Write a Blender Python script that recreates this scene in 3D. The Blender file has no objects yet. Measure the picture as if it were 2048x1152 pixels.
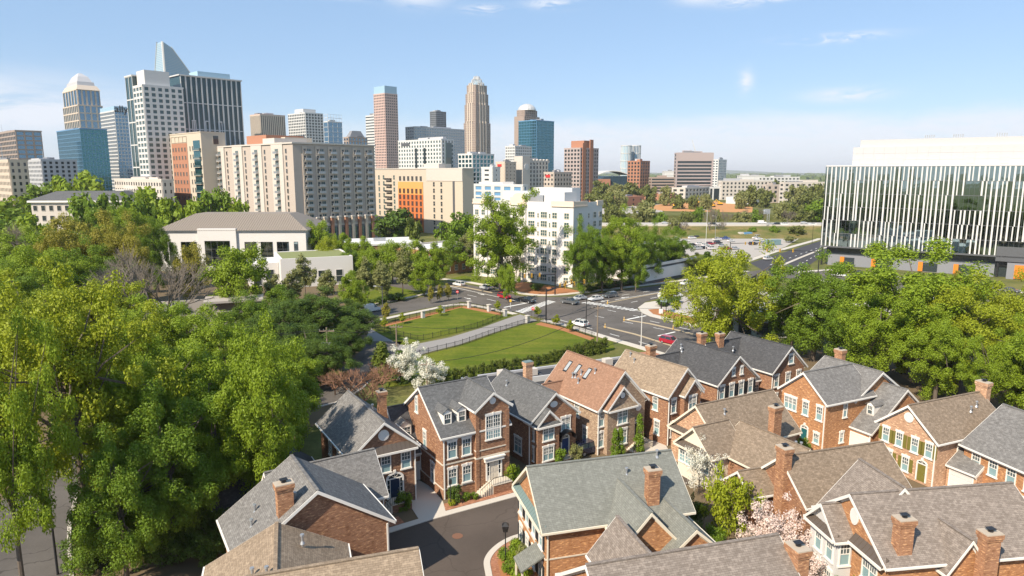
import bpy, math, random
import numpy as np
from mathutils import Matrix, Vector
S = bpy.context.scene
COL = S.collection
rnd = random.Random(7)
R = math.radians
# ---------------------------------------------------------------- camera, sky, sun, exposure
CAMH, PITCH, FPX = 36.0, R(9.6), 1365.0
cd = bpy.data.cameras.new('camera'); cam = bpy.data.objects.new('camera', cd); COL.objects.link(cam)
cam.location = (0, 0, CAMH); cam.rotation_euler = (R(90) - PITCH, 0, 0)
cd.sensor_width = 36.0; cd.lens = 36.0 * FPX / 2048.0; cd.clip_start = .5; cd.clip_end = 60000
S.camera = cam
SUN_TH, SUN_EL = R(40), R(41)          # the sun stands to the left of and behind the camera
sdir = Vector((-math.sin(SUN_TH) * math.cos(SUN_EL), -math.cos(SUN_TH) * math.cos(SUN_EL), math.sin(SUN_EL)))
W = bpy.data.worlds.new('World'); S.world = W; W.use_nodes = True
nt = W.node_tree; nt.nodes.clear()
def N(t, nt_=None, **k):
    n = (nt_ or nt).nodes.new(t)
    for a, b in k.items(): setattr(n, a, b)
    return n
def lk(a, b, nt_=None): b.id_data.links.new(a, b)
def ma(op, a, b=None, c=None, nt_=None, clamp=False):
    n = N('ShaderNodeMath', nt_, operation=op, use_clamp=clamp)
    for i, v in enumerate((a, b, c)):
        if v is None: continue
        if isinstance(v, (int, float)): n.inputs[i].default_value = v
        else: lk(v, n.inputs[i], nt_)
    return n.outputs[0]
sky = N('ShaderNodeTexSky', sky_type='NISHITA', sun_disc=False, sun_elevation=SUN_EL, sun_rotation=math.atan2(sdir.x, sdir.y), altitude=200, air_density=1.0, dust_density=.12, ozone_density=2.2)
tc = N('ShaderNodeTexCoord'); sx = N('ShaderNodeSeparateXYZ'); lk(tc.outputs['Generated'], sx.inputs[0])
X_, Y_, Z_ = sx.outputs
el = ma('ARCSINE', Z_)                                   # radians above the horizon
az = ma('ARCTAN2', X_, Y_)                               # radians right of the view direction
mp = N('ShaderNodeCombineXYZ'); lk(az, mp.inputs[0]); lk(ma('MULTIPLY', el, 3.5), mp.inputs[1])
def noise(vec, sc, det=6, rough=.6, nt_=None, dist=0):
    n = N('ShaderNodeTexNoise', nt_); n.inputs['Scale'].default_value = sc; n.inputs['Detail'].default_value = det; n.inputs['Roughness'].default_value = rough; n.inputs['Distortion'].default_value = dist
    if vec is not None: lk(vec, n.inputs['Vector'], nt_)
    return n.outputs['Fac']
def ramp(v, lo, hi, nt_=None, o0=0., o1=1.):
    n = N('ShaderNodeMapRange', nt_, interpolation_type='SMOOTHSTEP')
    for i, q in ((0, v), (1, lo), (2, hi), (3, o0), (4, o1)):
        if isinstance(q, (int, float)): n.inputs[i].default_value = q
        else: lk(q, n.inputs[i], nt_)
    return n.outputs[0]
n1 = noise(mp.outputs[0], 6, 7, .62, dist=.6); n2 = noise(mp.outputs[0], 19, 7, .62, dist=1.2)
def blob(a, e, sa, se):                                   # a soft-edged cloud centred at azimuth a, elevation e (degrees)
    da = ma('DIVIDE', ma('SUBTRACT', az, R(a)), R(sa)); de = ma('DIVIDE', ma('SUBTRACT', el, R(e)), R(se))
    return ma('EXPONENT', ma('MULTIPLY', ma('ADD', ma('MULTIPLY', da, da), ma('MULTIPLY', de, de)), -1))
bank = ma('MULTIPLY', ramp(ma('ADD', el, ma('MULTIPLY', n1, -.05)), .062, .03), ramp(az, -.30, .12, o0=.35, o1=1.))
bank = ma('MULTIPLY', bank, ramp(n2, .2, .6, o0=.55, o1=.95))
cl = ma('MULTIPLY', blob(-36, 4.4, 8, 1.9), ramp(n1, .3, .55))
for a, e, sa, se, lo in ((-7.5, 13.6, 2.2, .8, .42), (-2.0, 12.6, 1.6, .3, .5), (3.2, 13.0, 1.8, .35, .48), (14.5, 13.2, 1.6, .6, .46), (17.5, 12.6, 1.5, .4, .5), (18.3, 6.9, .5, .75, .47), (25.2, 5.6, 2.4, .45, .40), (-14, 13.3, 2.5, .3, .5), (20.5,12.6,1.2,.2,.45), (24.5, 9.6, 3, .3, .5)):
    cl = ma('ADD', cl, ma('MULTIPLY', blob(a, e, sa, se), ramp(n2, lo - .12, lo + .1)))
cl = ma('ADD', cl, bank, clamp=True)
cmix = N('ShaderNodeMixRGB'); lk(ma('MULTIPLY', cl, .9), cmix.inputs[0])
tint = N('ShaderNodeMixRGB', blend_type='MULTIPLY'); tint.inputs[0].default_value = 1; lk(sky.outputs[0], tint.inputs[1]); tint.inputs[2].default_value = (.99, .985, 1.05, 1)
veil = N('ShaderNodeMixRGB'); veil.inputs[0].default_value = .5; lk(tint.outputs[0], veil.inputs[1]); veil.inputs[2].default_value = (3.4, 5.4, 8.0, 1)      # thin even cirrus veil
lk(veil.outputs[0], cmix.inputs[1]); cmix.inputs[2].default_value = (7.2, 7.5, 8.2, 1)
bg = N('ShaderNodeBackground'); bg.inputs[1].default_value = .087; lk(cmix.outputs[0], bg.inputs[0])
wo = N('ShaderNodeOutputWorld'); lk(bg.outputs[0], wo.inputs[0])
sl = bpy.data.lights.new('sun', 'SUN'); sun = bpy.data.objects.new('sun', sl); COL.objects.link(sun)
sl.energy = 4.9; sl.angle = R(.55); sl.color = (1, .885, .73)
sun.rotation_euler = (-sdir).to_track_quat('-Z', 'Y').to_euler()
S.view_settings.view_transform = 'Standard'; S.view_settings.look = 'None'; S.view_settings.gamma = 1; S.view_settings.use_curve_mapping = False
S.view_settings.exposure = .57
S.cycles.max_bounces = 6; S.cycles.diffuse_bounces = 2; S.cycles.glossy_bounces = 3; S.cycles.transmission_bounces = 3; S.cycles.transparent_max_bounces = 4
S.cycles.use_denoising = True
# ---------------------------------------------------------------- survey helpers: photo bearing -> place on the ground
cP, sP = math.cos(PITCH), math.sin(PITCH)
def ray(px, py):
    a, b = (px - 1024) / FPX, (576 - py) / FPX
    return a, cP + b * sP, -sP + b * cP
def at(px, py, z=0.):
    d = ray(px, py); t = (z - CAMH) / d[2]; return Vector((d[0] * t, d[1] * t, z))
def zat(px, py, D):
    d = ray(px, py); return CAMH + d[2] * D / d[1]
def xat(px, D, py=345):
    d = ray(px, py); return d[0] * D / d[1]
# ---------------------------------------------------------------- materials
MATS = {}
def newmat(name):
    m = bpy.data.materials.new(name); m.use_nodes = True; MATS[name] = m
    t = m.node_tree; b = t.nodes['Principled BSDF']
    return m, t, b
def rgb(c): return (c[0], c[1], c[2], 1)
def mixc(t, f, a, b, mode='MIX'):
    n = N('ShaderNodeMixRGB', t, blend_type=mode)
    for i, v in ((0, f), (1, a), (2, b)):
        if isinstance(v, (int, float)): n.inputs[i].default_value = v
        elif isinstance(v, tuple): n.inputs[i].default_value = rgb(v)
        else: lk(v, n.inputs[i], t)
    return n.outputs[0]
def hsvvar(t, col, amt, seed_out):
    n = N('ShaderNodeHueSaturation', t); lk(ramp(seed_out, 0, 1, t, 1 - amt, 1 + amt), n.inputs['Value']); lk(col, n.inputs['Color']); return n.outputs[0]
def bump(t, b, h, st=.3, dist=.02):
    n = N('ShaderNodeBump', t); n.inputs['Strength'].default_value = st; n.inputs['Distance'].default_value = dist; lk(h, n.inputs['Height']); lk(n.outputs[0], b.inputs['Normal'])
def plain(name, c, rough=.75, var=.12, sc=.8, metal=0., spec=.4, bmp=0., c2=None):
    m, t, b = newmat(name)
    co = N('ShaderNodeTexCoord', t).outputs['Object']
    n = noise(co, sc, 6, .65, t); n2 = noise(co, sc * 9, 3, .6, t)
    f = ma('ADD', ma('MULTIPLY', n, .7), ma('MULTIPLY', n2, .3), nt_=t)
    lo = c2 or tuple(x * (1 - var * 1.6) for x in c); hi = tuple(min(1, x * (1 + var)) for x in c)
    lk(mixc(t, ramp(f, .3, .7, t), lo, hi), b.inputs['Base Color'])
    b.inputs['Roughness'].default_value = rough; b.inputs['Metallic'].default_value = metal; b.inputs['Specular IOR Level'].default_value = spec
    if bmp: bump(t, b, n2, bmp, .05)
    return m
def brick(name, c1, c2, mortar=(.35, .28, .21), pale=.12):
    m, t, b = newmat(name)
    uv = N('ShaderNodeTexCoord', t).outputs['UV']
    br = N('ShaderNodeTexBrick', t); lk(uv, br.inputs['Vector'])
    br.inputs['Scale'].default_value = 1; br.inputs['Brick Width'].default_value = .23; br.inputs['Row Height'].default_value = .078; br.inputs['Mortar Size'].default_value = .006; br.inputs['Bias'].default_value = 0
    br.inputs['Color1'].default_value = rgb(c1); br.inputs['Color2'].default_value = rgb(c2); br.inputs['Mortar'].default_value = rgb(mortar)
    sq = N('ShaderNodeMapping', t); sq.inputs['Scale'].default_value = (2.2, 6.5, 1); lk(uv, sq.inputs[0])
    n = noise(uv, .55, 5, .6, t); n3 = noise(sq.outputs[0], 1.1, 2, .5, t)
    c = mixc(t, ramp(n, .3, .7, t, .0, .45), br.outputs['Color'], tuple(x * .68 for x in c1))
    c = mixc(t, ramp(n3, .57, .66, t, 0, .6), c, (c2[0] * 1.6 + .06, c2[1] * 1.75 + .06, c2[2] * 1.7 + .03))
    c = mixc(t, ramp(n3, .44, .33, t, 0, .6), c, tuple(x * .5 for x in c1))
    lk(c, b.inputs['Base Color']); b.inputs['Roughness'].default_value = .85; b.inputs['Specular IOR Level'].default_value = .25
    bump(t, b, br.outputs['Fac'], -.4, .01)
    return m
def shingle(name, c1, c2, tab=(.34, .15), contrast=1.):
    m, t, b = newmat(name)
    uv = N('ShaderNodeTexCoord', t).outputs['UV']
    br = N('ShaderNodeTexBrick', t); lk(uv, br.inputs['Vector'])
    br.inputs['Scale'].default_value = 1; br.inputs['Brick Width'].default_value = tab[0]; br.inputs['Row Height'].default_value = tab[1]; br.inputs['Mortar Size'].default_value = .012; br.inputs['Mortar Smooth'].default_value = .6
    br.inputs['Color1'].default_value = rgb(c1); br.inputs['Color2'].default_value = rgb(c2); br.inputs['Mortar'].default_value = rgb(tuple(x * .5 for x in c1))
    n = noise(uv, .35, 5, .6, t); n3 = noise(uv, 2.6, 3, .6, t)
    st = N('ShaderNodeMapping', t); st.inputs['Scale'].default_value = (2.5, .25, 1); lk(uv, st.inputs[0])
    ns = noise(st.outputs[0], 1.0, 4, .6, t)
    c = mixc(t, ramp(n, .3, .72, t, 0, .35), br.outputs['Color'], tuple(x * .7 for x in c1))
    c = mixc(t, ramp(n3, .45, .75, t, 0, .4 * contrast), c, tuple(min(1, x * 1.5) for x in c2))
    c = mixc(t, ramp(ns, .5, .75, t, 0, .3), c, tuple(x * .72 for x in c1))
    lk(c, b.inputs['Base Color']); b.inputs['Roughness'].default_value = .9; b.inputs['Specular IOR Level'].default_value = .2
    bump(t, b, br.outputs['Fac'], -.5, .02)
    return m
def glass(name, c, rough=.06, var=.25, spec=.6, sc=.45, metal=0.):
    m, t, b = newmat(name)
    co = N('ShaderNodeTexCoord', t).outputs['Object']; oi = N('ShaderNodeObjectInfo', t)
    n = noise(co, sc, 2, .5, t)
    f = ma('ADD', ma('MULTIPLY', n, .6), ma('MULTIPLY', oi.outputs['Random'], .4), nt_=t)
    lk(mixc(t, ramp(f, .25, .75, t), tuple(x * (1 - var) for x in c), tuple(x * (1 + var) for x in c)), b.inputs['Base Color'])
    b.inputs['Roughness'].default_value = rough; b.inputs['Specular IOR Level'].default_value = spec; b.inputs['Metallic'].default_value = metal
    n2 = noise(co, .22, 2, .5, t); bump(t, b, n2, .05, .3)
    return m
def leaf(name, a, b_, dark=.35, trans=.27):
    m, t, b = newmat(name)
    oi = N('ShaderNodeObjectInfo', t); at_ = N('ShaderNodeAttribute', t, attribute_name='v')
    f = ma('ADD', ma('MULTIPLY', oi.outputs['Random'], .45), ma('MULTIPLY', at_.outputs['Fac'], .55), nt_=t)
    c = mixc(t, f, a, b_)
    b.inputs['Roughness'].default_value = .55; b.inputs['Specular IOR Level'].default_value = .25
    tr = N('ShaderNodeBsdfTranslucent', t); mx = N('ShaderNodeMixShader', t); mx.inputs[0].default_value = trans
    lk(c, b.inputs['Base Color']); lk(mixc(t, .35, c, (.45, .5, .02)), tr.inputs['Color'])
    out = t.nodes['Material Output']
    lk(b.outputs[0], mx.inputs[1], t); lk(tr.outputs[0], mx.inputs[2], t); lk(mx.outputs[0], out.inputs[0], t)
    return m
def objpaint(name):                                       # car paint that takes its colour from the object
    m, t, b = newmat(name)
    oi = N('ShaderNodeObjectInfo', t); lk(oi.outputs['Color'], b.inputs['Base Color'])
    b.inputs['Roughness'].default_value = .25; b.inputs['Coat Weight'].default_value = .6; b.inputs['Coat Roughness'].default_value = .05
    return m
# bricks
BR_RED = brick('brick_red', (.27, .122, .065), (.355, .178, .10))
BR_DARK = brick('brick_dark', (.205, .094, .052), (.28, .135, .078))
BR_ORG = brick('brick_orange', (.43, .19, .078), (.51, .25, .112))
BR_PINK = brick('brick_pink', (.50, .285, .17), (.58, .355, .225))
BR_TAN = brick('brick_tan', (.34, .23, .155), (.42, .30, .21))
BR_CHIM = brick('brick_chimney', (.35, .16, .08), (.45, .225, .118))
# roofs
RF_GREY = shingle('shingle_grey', (.155, .147, .138), (.232, .223, .21))
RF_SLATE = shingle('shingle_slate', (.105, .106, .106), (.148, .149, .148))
RF_DARK = shingle('shingle_dark', (.065, .065, .067), (.095, .095, .097))
RF_GREEN = shingle('shingle_green_grey', (.188, .192, .168), (.222, .226, .2), (.45, .16))
RF_BROWN = shingle('shingle_brown', (.198, .151, .107), (.295, .228, .166))
RF_TAN = shingle('shingle_tan', (.248, .187, .131), (.352, .272, .193))
RF_RUST = shingle('shingle_rust', (.275, .155, .10), (.325, .192, .127))
RF_WARM = shingle('shingle_warm_grey', (.198, .163, .136), (.295, .25, .212))
TRIM = plain('white_trim', (.74, .71, .65), .6, .06, 2)
CREAM = plain('cream_trim', (.70, .63, .50), .7, .06, 2)
STONE = plain('limestone', (.56, .50, .41), .85, .12, 2)
CONC = plain('concrete', (.48, .44, .38), .9, .14, .6, bmp=.1)
CONC_D = plain('concrete_weathered', (.30, .27, .235), .95, .3, .5, bmp=.2)
def asphalt(name, c, wear=1.):
    m, t, b = newmat(name); co = N('ShaderNodeTexCoord', t).outputs['Object']
    x = mixc(t, ramp(noise(co, .07, 5, .6, t), .35, .65, t), tuple(v * .82 for v in c), tuple(v * 1.12 for v in c))
    x = mixc(t, ramp(noise(co, .45, 5, .65, t), .55, .75, t, 0, .5 * wear), x, tuple(v * .6 for v in c))
    x = mixc(t, ramp(noise(co, 7, 3, .7, t), .5, .8, t, 0, .4), x, tuple(v * 1.5 for v in c))
    vo = N('ShaderNodeTexVoronoi', t, feature='DISTANCE_TO_EDGE'); vo.inputs['Scale'].default_value = .16
    wv = N('ShaderNodeVectorMath', t, operation='ADD'); nn = N('ShaderNodeTexNoise', t); nn.inputs['Scale'].default_value = .8; lk(co, nn.inputs['Vector']); lk(co, wv.inputs[0]); lk(nn.outputs['Color'], wv.inputs[1]); lk(wv.outputs[0], vo.inputs['Vector'])
    x = mixc(t, ramp(vo.outputs['Distance'], .012, .004, t, 0, .7 * wear), x, tuple(v * .45 for v in c))
    lk(x, b.inputs['Base Color']); b.inputs['Roughness'].default_value = .93; b.inputs['Specular IOR Level'].default_value = .2
    return m
ASPH = asphalt('asphalt', (.125, .113, .102))
ASPH_N = plain('asphalt_new', (.058, .057, .062), .92, .12, .3, spec=.2)
ASPH_B = asphalt('asphalt_court', (.098, .079, .066), .5)
PAINT = plain('road_paint', (.70, .70, .67), .8, .15, 3)
PAINT_Y = plain('road_paint_yellow', (.37, .30, .20), .8, .15, 3)
def turf(name, a, b_, c_):
    m, t, b = newmat(name); co = N('ShaderNodeTexCoord', t).outputs['Object']
    st = N('ShaderNodeMapping', t); st.inputs['Rotation'].default_value = (0, 0, R(-40)); st.inputs['Scale'].default_value = (.12, 1.0, 1); lk(co, st.inputs[0])
    c = mixc(t, ramp(noise(co, .09, 4, .6, t), .35, .68, t), a, b_)
    c = mixc(t, ramp(noise(st.outputs[0], .55, 3, .6, t), .42, .66, t, 0, .5), c, c_)
    c = mixc(t, ramp(noise(co, 1.4, 5, .7, t), .4, .75, t, 0, .55), c, tuple(x * .55 for x in a))
    lk(c, b.inputs['Base Color']); b.inputs['Roughness'].default_value = .95; b.inputs['Specular IOR Level'].default_value = .1; bump(t, b, noise(co, 5, 4, .7, t), .6, .06)
    return m
LAWN = turf('lawn', (.085, .125, .011), (.145, .17, .018), (.195, .19, .035))
ROUGHG = turf('rough_grass', (.10, .115, .035), (.19, .175, .06), (.13, .15, .04))
EARTH = plain('forest_floor', (.12, .09, .055), .97, .35, .12, spec=.1, bmp=.4, c2=(.05, .06, .022))
MULCH = plain('pine_straw', (.30, .135, .062), .95, .25, .5, spec=.1, bmp=.3)
CLAY = plain('red_clay', (.42, .215, .095), .95, .2, .05, spec=.1, bmp=.3)
GRAVEL = plain('gravel_lot', (.37, .34, .305), .95, .12, .06, spec=.1, bmp=.2)
PAVER = brick('brick_paver', (.34, .13, .065), (.42, .18, .10), pale=0)
METALRF = plain('standing_seam_bronze', (.27, .225, .18), .6, .08, .5, metal=.1)
BLACK = plain('black_metal', (.018, .018, .02), .45, .1, 3)
RUBBER = plain('rubber', (.02, .02, .02), .8, .1, 3)
STEEL = plain('galvanised_steel', (.42, .43, .44), .4, .08, 2, metal=.6)
WOODP = plain('weathered_wood', (.20, .155, .115), .9, .2, 2)
SIGY = plain('signal_yellow', (.72, .40, .03), .5, .08, 3)
SIGR = plain('sign_red', (.55, .03, .03), .5, .05, 3)
WHITE = plain('white_paint', (.58, .57, .55), .6, .04, .3)
WHITEB = plain('white_stucco', (.62, .595, .56), .85, .08, .25)
BEIGE = plain('beige_precast', (.50, .42, .34), .85, .1, .2)
BEIGE2 = plain('pale_precast', (.52, .47, .415), .85, .08, .2)
SAND = plain('sand_stucco', (.50, .43, .34), .85, .08, .2)
TAUPE = plain('taupe_stucco', (.43, .365, .31), .85, .08, .2)
GREYP = plain('grey_precast', (.40, .40, .41), .8, .1, .2)
DGREY = plain('dark_grey_panel', (.085, .088, .095), .6, .1, .3)
MGREY = plain('mid_grey_panel', (.20, .205, .22), .7, .08, .3)
PINKG = plain('pink_granite', (.50, .35, .30), .6, .1, .15)
MAUVE = plain('mauve_precast', (.37, .305, .285), .7, .1, .15)
TOWERT = plain('taupe_granite', (.33, .255, .21), .55, .1, .15)
BRKF = plain('distant_brick', (.33, .155, .095), .9, .18, .3)
RUSTO = plain('orange_stucco', (.52, .155, .045), .85, .08, .2)
YELO = plain('yellow_stucco', (.56, .32, .10), .85, .08, .2)
BLUEP = plain('blue_panel', (.12, .26, .42), .6, .1, .3)
ROOFM = plain('roof_membrane', (.62, .61, .58), .9, .1, .15)
ROOFD = plain('black_membrane_roof', (.035, .036, .04), .8, .2, .2)
SEDUM = plain('sedum_roof', (.17, .185, .07), .95, .25, .25, bmp=.3)
ORANGE = plain('orange_door_panel', (.62, .20, .02), .5, .05, .5)
TEALP = plain('teal_door', (.02, .115, .125), .4, .05, 1)
NAVY = plain('navy_door', (.012, .03, .07), .35, .05, 1)
OLIVE = plain('olive_paint', (.165, .145, .03), .6, .1, 2)
COPPER = plain('weathered_copper', (.145, .20, .19), .5, .1, 2)
PENT = plain('bronze_pent_roof', (.12, .095, .075), .5, .15, 1, metal=.3)
G_HOUSE = glass('house_glass', (.17, .26, .27), .08, .45, .6, .9)
G_SASH = glass('upper_sash_glass', (.055, .075, .08), .06, .5)
G_DTEAL = glass('dark_teal_glass', (.018, .042, .046), .06, .5, .6, .12)
SCREEN = plain('plant_screen_grey', (.46, .455, .45), .6, .04, .3)
G_DARK = glass('dark_glass', (.022, .03, .034), .05, .4)
G_TEAL = glass('teal_curtain_wall', (.035, .125, .145), .05, .4, .7, .05, metal=.75)
G_BLUE = glass('blue_curtain_wall', (.09, .17, .24), .05, .35, .7, .05, metal=.75)
G_GRN = glass('green_curtain_wall', (.24, .31, .31), .03, .25, .6, .08, metal=1.)
G_APT = glass('apartment_glass', (.045, .075, .078), .06, .5)
G_SKY = glass('pale_sky_glass', (.26, .38, .46), .06, .25, .6, .05)
CAPS = plain('chimney_cap_stone', (.38, .32, .25), .9, .2, 2)
G_SKYL = glass('skylight_glass', (.30, .32, .32), .08, .2)
PAINTC = objpaint('car_paint')
L_SPR = leaf('leaves_spring_green', (.082, .16, .012), (.215, .30, .02))
L_YEL = leaf('leaves_yellow_green', (.13, .19, .012), (.285, .33, .02))
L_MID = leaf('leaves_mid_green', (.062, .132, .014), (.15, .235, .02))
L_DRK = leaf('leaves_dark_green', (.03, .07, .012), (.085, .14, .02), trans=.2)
L_RUST = leaf('leaves_bronze', (.24, .16, .03), (.30, .27, .04))
L_CON = leaf('conifer_green', (.05, .085, .012), (.12, .155, .022), trans=.15)
L_PALE = leaf('leaves_pale_sage', (.13, .155, .045), (.24, .25, .09))
L_WHT = leaf('blossom_white', (.62, .58, .45), (.82, .80, .70), trans=.3)
L_PNK = leaf('blossom_pink', (.70, .44, .40), (.85, .68, .62), trans=.3)
L_FAR = leaf('leaves_far', (.075, .105, .022), (.155, .175, .045), trans=.2)
BARK = plain('bark', (.10, .08, .062), .95, .3, 2, bmp=.4)
BARKG = plain('bark_grey', (.13, .11, .09), .95, .3, 2, bmp=.4)
# ---------------------------------------------------------------- mesh builder
class MB:
    def __init__(s): s.v = []; s.f = []
    def add(s, vs, fs):
        n = len(s.v); s.v += [tuple(p) for p in vs]; s.f += [tuple(i + n for i in f) for f in fs]; return s
    def box(s, x0, x1, y0, y1, z0, z1):
        return s.add([(x0, y0, z0), (x1, y0, z0), (x1, y1, z0), (x0, y1, z0), (x0, y0, z1), (x1, y0, z1), (x1, y1, z1), (x0, y1, z1)],
                     [(0, 3, 2, 1), (4, 5, 6, 7), (0, 1, 5, 4), (1, 2, 6, 5), (2, 3, 7, 6), (3, 0, 4, 7)])
    def poly(s, pts): return s.add(pts, [tuple(range(len(pts)))])
    def prism(s, pts, z0, z1):                             # plan polygon, counter-clockwise
        n = len(pts)
        return s.add([(x, y, z0) for x, y in pts] + [(x, y, z1) for x, y in pts],
                     [tuple(range(n))[::-1], tuple(range(n, 2 * n))] + [(i, (i + 1) % n, n + (i + 1) % n, n + i) for i in range(n)])
    def slab(s, pts, t):                                   # a 3-D polygon thickened downwards by t
        n = len(pts)
        return s.add([tuple(p) for p in pts] + [(p[0], p[1], p[2] - t) for p in pts],
                     [tuple(range(n)), tuple(range(n, 2 * n))[::-1]] + [((i + 1) % n, i, n + i, n + (i + 1) % n) for i in range(n)])
    def tube(s, p0, p1, r0, r1=None, n=6, cap=True):
        p0, p1 = Vector(p0), Vector(p1); r1 = r0 if r1 is None else r1
        d = (p1 - p0).normalized(); a = d.orthogonal().normalized(); b = d.cross(a)
        vs = []
        for p, r in ((p0, r0), (p1, r1)):
            for i in range(n):
                t = 2 * math.pi * i / n; vs.append(tuple(p + a * (r * math.cos(t)) + b * (r * math.sin(t))))
        fs = [(i, (i + 1) % n, n + (i + 1) % n, n + i) for i in range(n)]
        if cap: fs += [tuple(range(n))[::-1], tuple(range(n, 2 * n))]
        return s.add(vs, fs)
    def bar(s, p0, p1, w, h):                              # a box swept along a segment (w across, h up)
        p0, p1 = Vector(p0), Vector(p1); d = (p1 - p0); q = Vector((-d.y, d.x, 0))
        q = q.normalized() * w / 2 if q.length > 1e-6 else Vector((w / 2, 0, 0)); u = Vector((0, 0, h)) if abs(d.z) < d.length * .95 else Vector((0, h, 0))
        vs = [p0 - q, p0 + q, p0 + q + u, p0 - q + u, p1 - q, p1 + q, p1 + q + u, p1 - q + u]
        return s.add([tuple(v) for v in vs], [(0, 1, 2, 3), (7, 6, 5, 4), (0, 4, 5, 1), (1, 5, 6, 2), (2, 6, 7, 3), (3, 7, 4, 0)])
    def disc(s, c, r, y0, y1, n=20, ry=None):              # a disc in the x-z plane between depths y0 and y1
        ry = ry or r
        P = [(c[0] + r * math.cos(2 * math.pi * i / n), c[1] + ry * math.sin(2 * math.pi * i / n)) for i in range(n)]
        return s.add([(x, y0, z) for x, z in P] + [(x, y1, z) for x, z in P], [tuple(range(n)), tuple(range(n, 2 * n))[::-1]] + [((i + 1) % n, i, n + i, n + (i + 1) % n) for i in range(n)])
    def mesh(s, name, mat=None):
        m = bpy.data.meshes.new(name); m.from_pydata(s.v, [], s.f)
        uvl = m.uv_layers.new(name='UVMap')
        for p in m.polygons:
            nn = p.normal; t = Vector((-nn.y, nn.x, 0))
            t = t.normalized() if t.length > 1e-3 else Vector((1, 0, 0)); b = nn.cross(t)
            for li in p.loop_indices:
                co = m.vertices[m.loops[li].vertex_index].co; uvl.data[li].uv = (co.dot(t), co.dot(b))
        if mat: m.materials.append(mat)
        return m
    def build(s, name, mat, parent=None, loc=None, rz=0):
        return link(name, s.mesh(name, mat), parent, loc, rz)
def link(name, mesh, parent=None, loc=None, rz=0):
    o = bpy.data.objects.new(name, mesh); COL.objects.link(o)
    if parent is not None: o.parent = parent
    if loc is not None: o.location = loc
    o.rotation_euler = (0, 0, rz); return o
def tag(o, label=None, cat=None, group=None, kind=None):
    for k, v in (('label', label), ('category', cat), ('group', group), ('kind', kind)):
        if v: o[k] = v
    return o
def thing(name, label, cat, loc=(0, 0, 0), rz=0, group=None):
    o = bpy.data.objects.new(name, None); COL.objects.link(o); o.location = loc; o.rotation_euler = (0, 0, rz); o.empty_display_size = .5
    return tag(o, label, cat, group)
def copy_tree(o, parent=None):
    c = o.copy(); COL.objects.link(c); c.parent = parent
    for ch in list(o.children): copy_tree(ch, c)
    return c
_cache = {}
def shared(key, fn):
    if key not in _cache: _cache[key] = fn()
    return _cache[key]
# ---------------------------------------------------------------- the setting: ground, roads, lawns
def sheet(name, pts, z, mat, px=True, kind='structure', t=None):
    P = [at(*p) if px else Vector((p[0], p[1], 0)) for p in pts]
    a = sum(P[i].x * P[(i + 1) % len(P)].y - P[(i + 1) % len(P)].x * P[i].y for i in range(len(P)))
    if a < 0: P = P[::-1]
    mb = MB()
    if t: mb.prism([(p.x, p.y) for p in P], z - t, z)
    else: mb.poly([(p.x, p.y, z) for p in P])
    return tag(mb.build(name, mat), kind=kind)
def smooth(pts, n=6):
    out = []
    for i in range(len(pts) - 1):
        p0, p1, p2, p3 = pts[max(i - 1, 0)], pts[i], pts[i + 1], pts[min(i + 2, len(pts) - 1)]
        for k in range(n):
            t = k / n; out.append(.5 * ((2 * p1) + (p2 - p0) * t + (2 * p0 - 5 * p1 + 4 * p2 - p3) * t * t + (3 * p1 - p0 - 3 * p2 + p3) * t ** 3))
    return out + [pts[-1]]
def offs(pts, d):
    out = []
    for i, p in enumerate(pts):
        a = pts[max(i - 1, 0)]; b = pts[min(i + 1, len(pts) - 1)]; q = (b - a); q = Vector((-q.y, q.x, 0)).normalized()
        out.append(p + q * d)
    return out
def strip(name, pts, w0, w1, z, mat, t=None, parent=None, kind='structure'):
    a, b = offs(pts, w0), offs(pts, w1); mb = MB()
    for i in range(len(pts) - 1):
        q = [a[i], a[i + 1], b[i + 1], b[i]]
        if (q[1] - q[0]).cross(q[3] - q[0]).z < 0: q = q[::-1]
        if t: mb.slab([(p.x, p.y, z) for p in q], t)
        else: mb.poly([(p.x, p.y, z) for p in q])
    o = mb.build(name, mat, parent)
    return tag(o, kind=kind) if parent is None else o
PX = lambda L, z=0.: [at(p[0], p[1], z) for p in L]
WP = lambda L: [Vector((p[0], p[1], 0)) for p in L]
g = MB(); g.poly([(-30000, -3000, 0), (30000, -3000, 0), (30000, 45000, 0), (-30000, 45000, 0)]); tag(g.build('ground', ROUGHG), kind='structure')
sheet('woodland_ground', [(-130, 20), (-8, 20), (-8, 50), (-16, 62), (-30, 84), (-24, 128), (-38, 170), (-60, 240), (-200, 260), (-200, 60)], .012, EARTH, False)
sheet('garden_ground', [(-8, 20), (85, 20), (110, 140), (60, 136), (-15, 104), (-24, 92), (-16, 64)], .014, EARTH, False)
back_street = strip('back_street', smooth(PX([(40, 1290), (60, 1040), (170, 890), (420, 825), (640, 797), (725, 735), (772, 683)])), -3.6, 3.6, .05, ASPH)
strip('back_street_kerb', smooth(PX([(40, 1290), (60, 1040), (170, 890), (420, 825), (640, 797), (725, 735)])), -3.95, -3.6, .15, CONC, .14)
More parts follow.
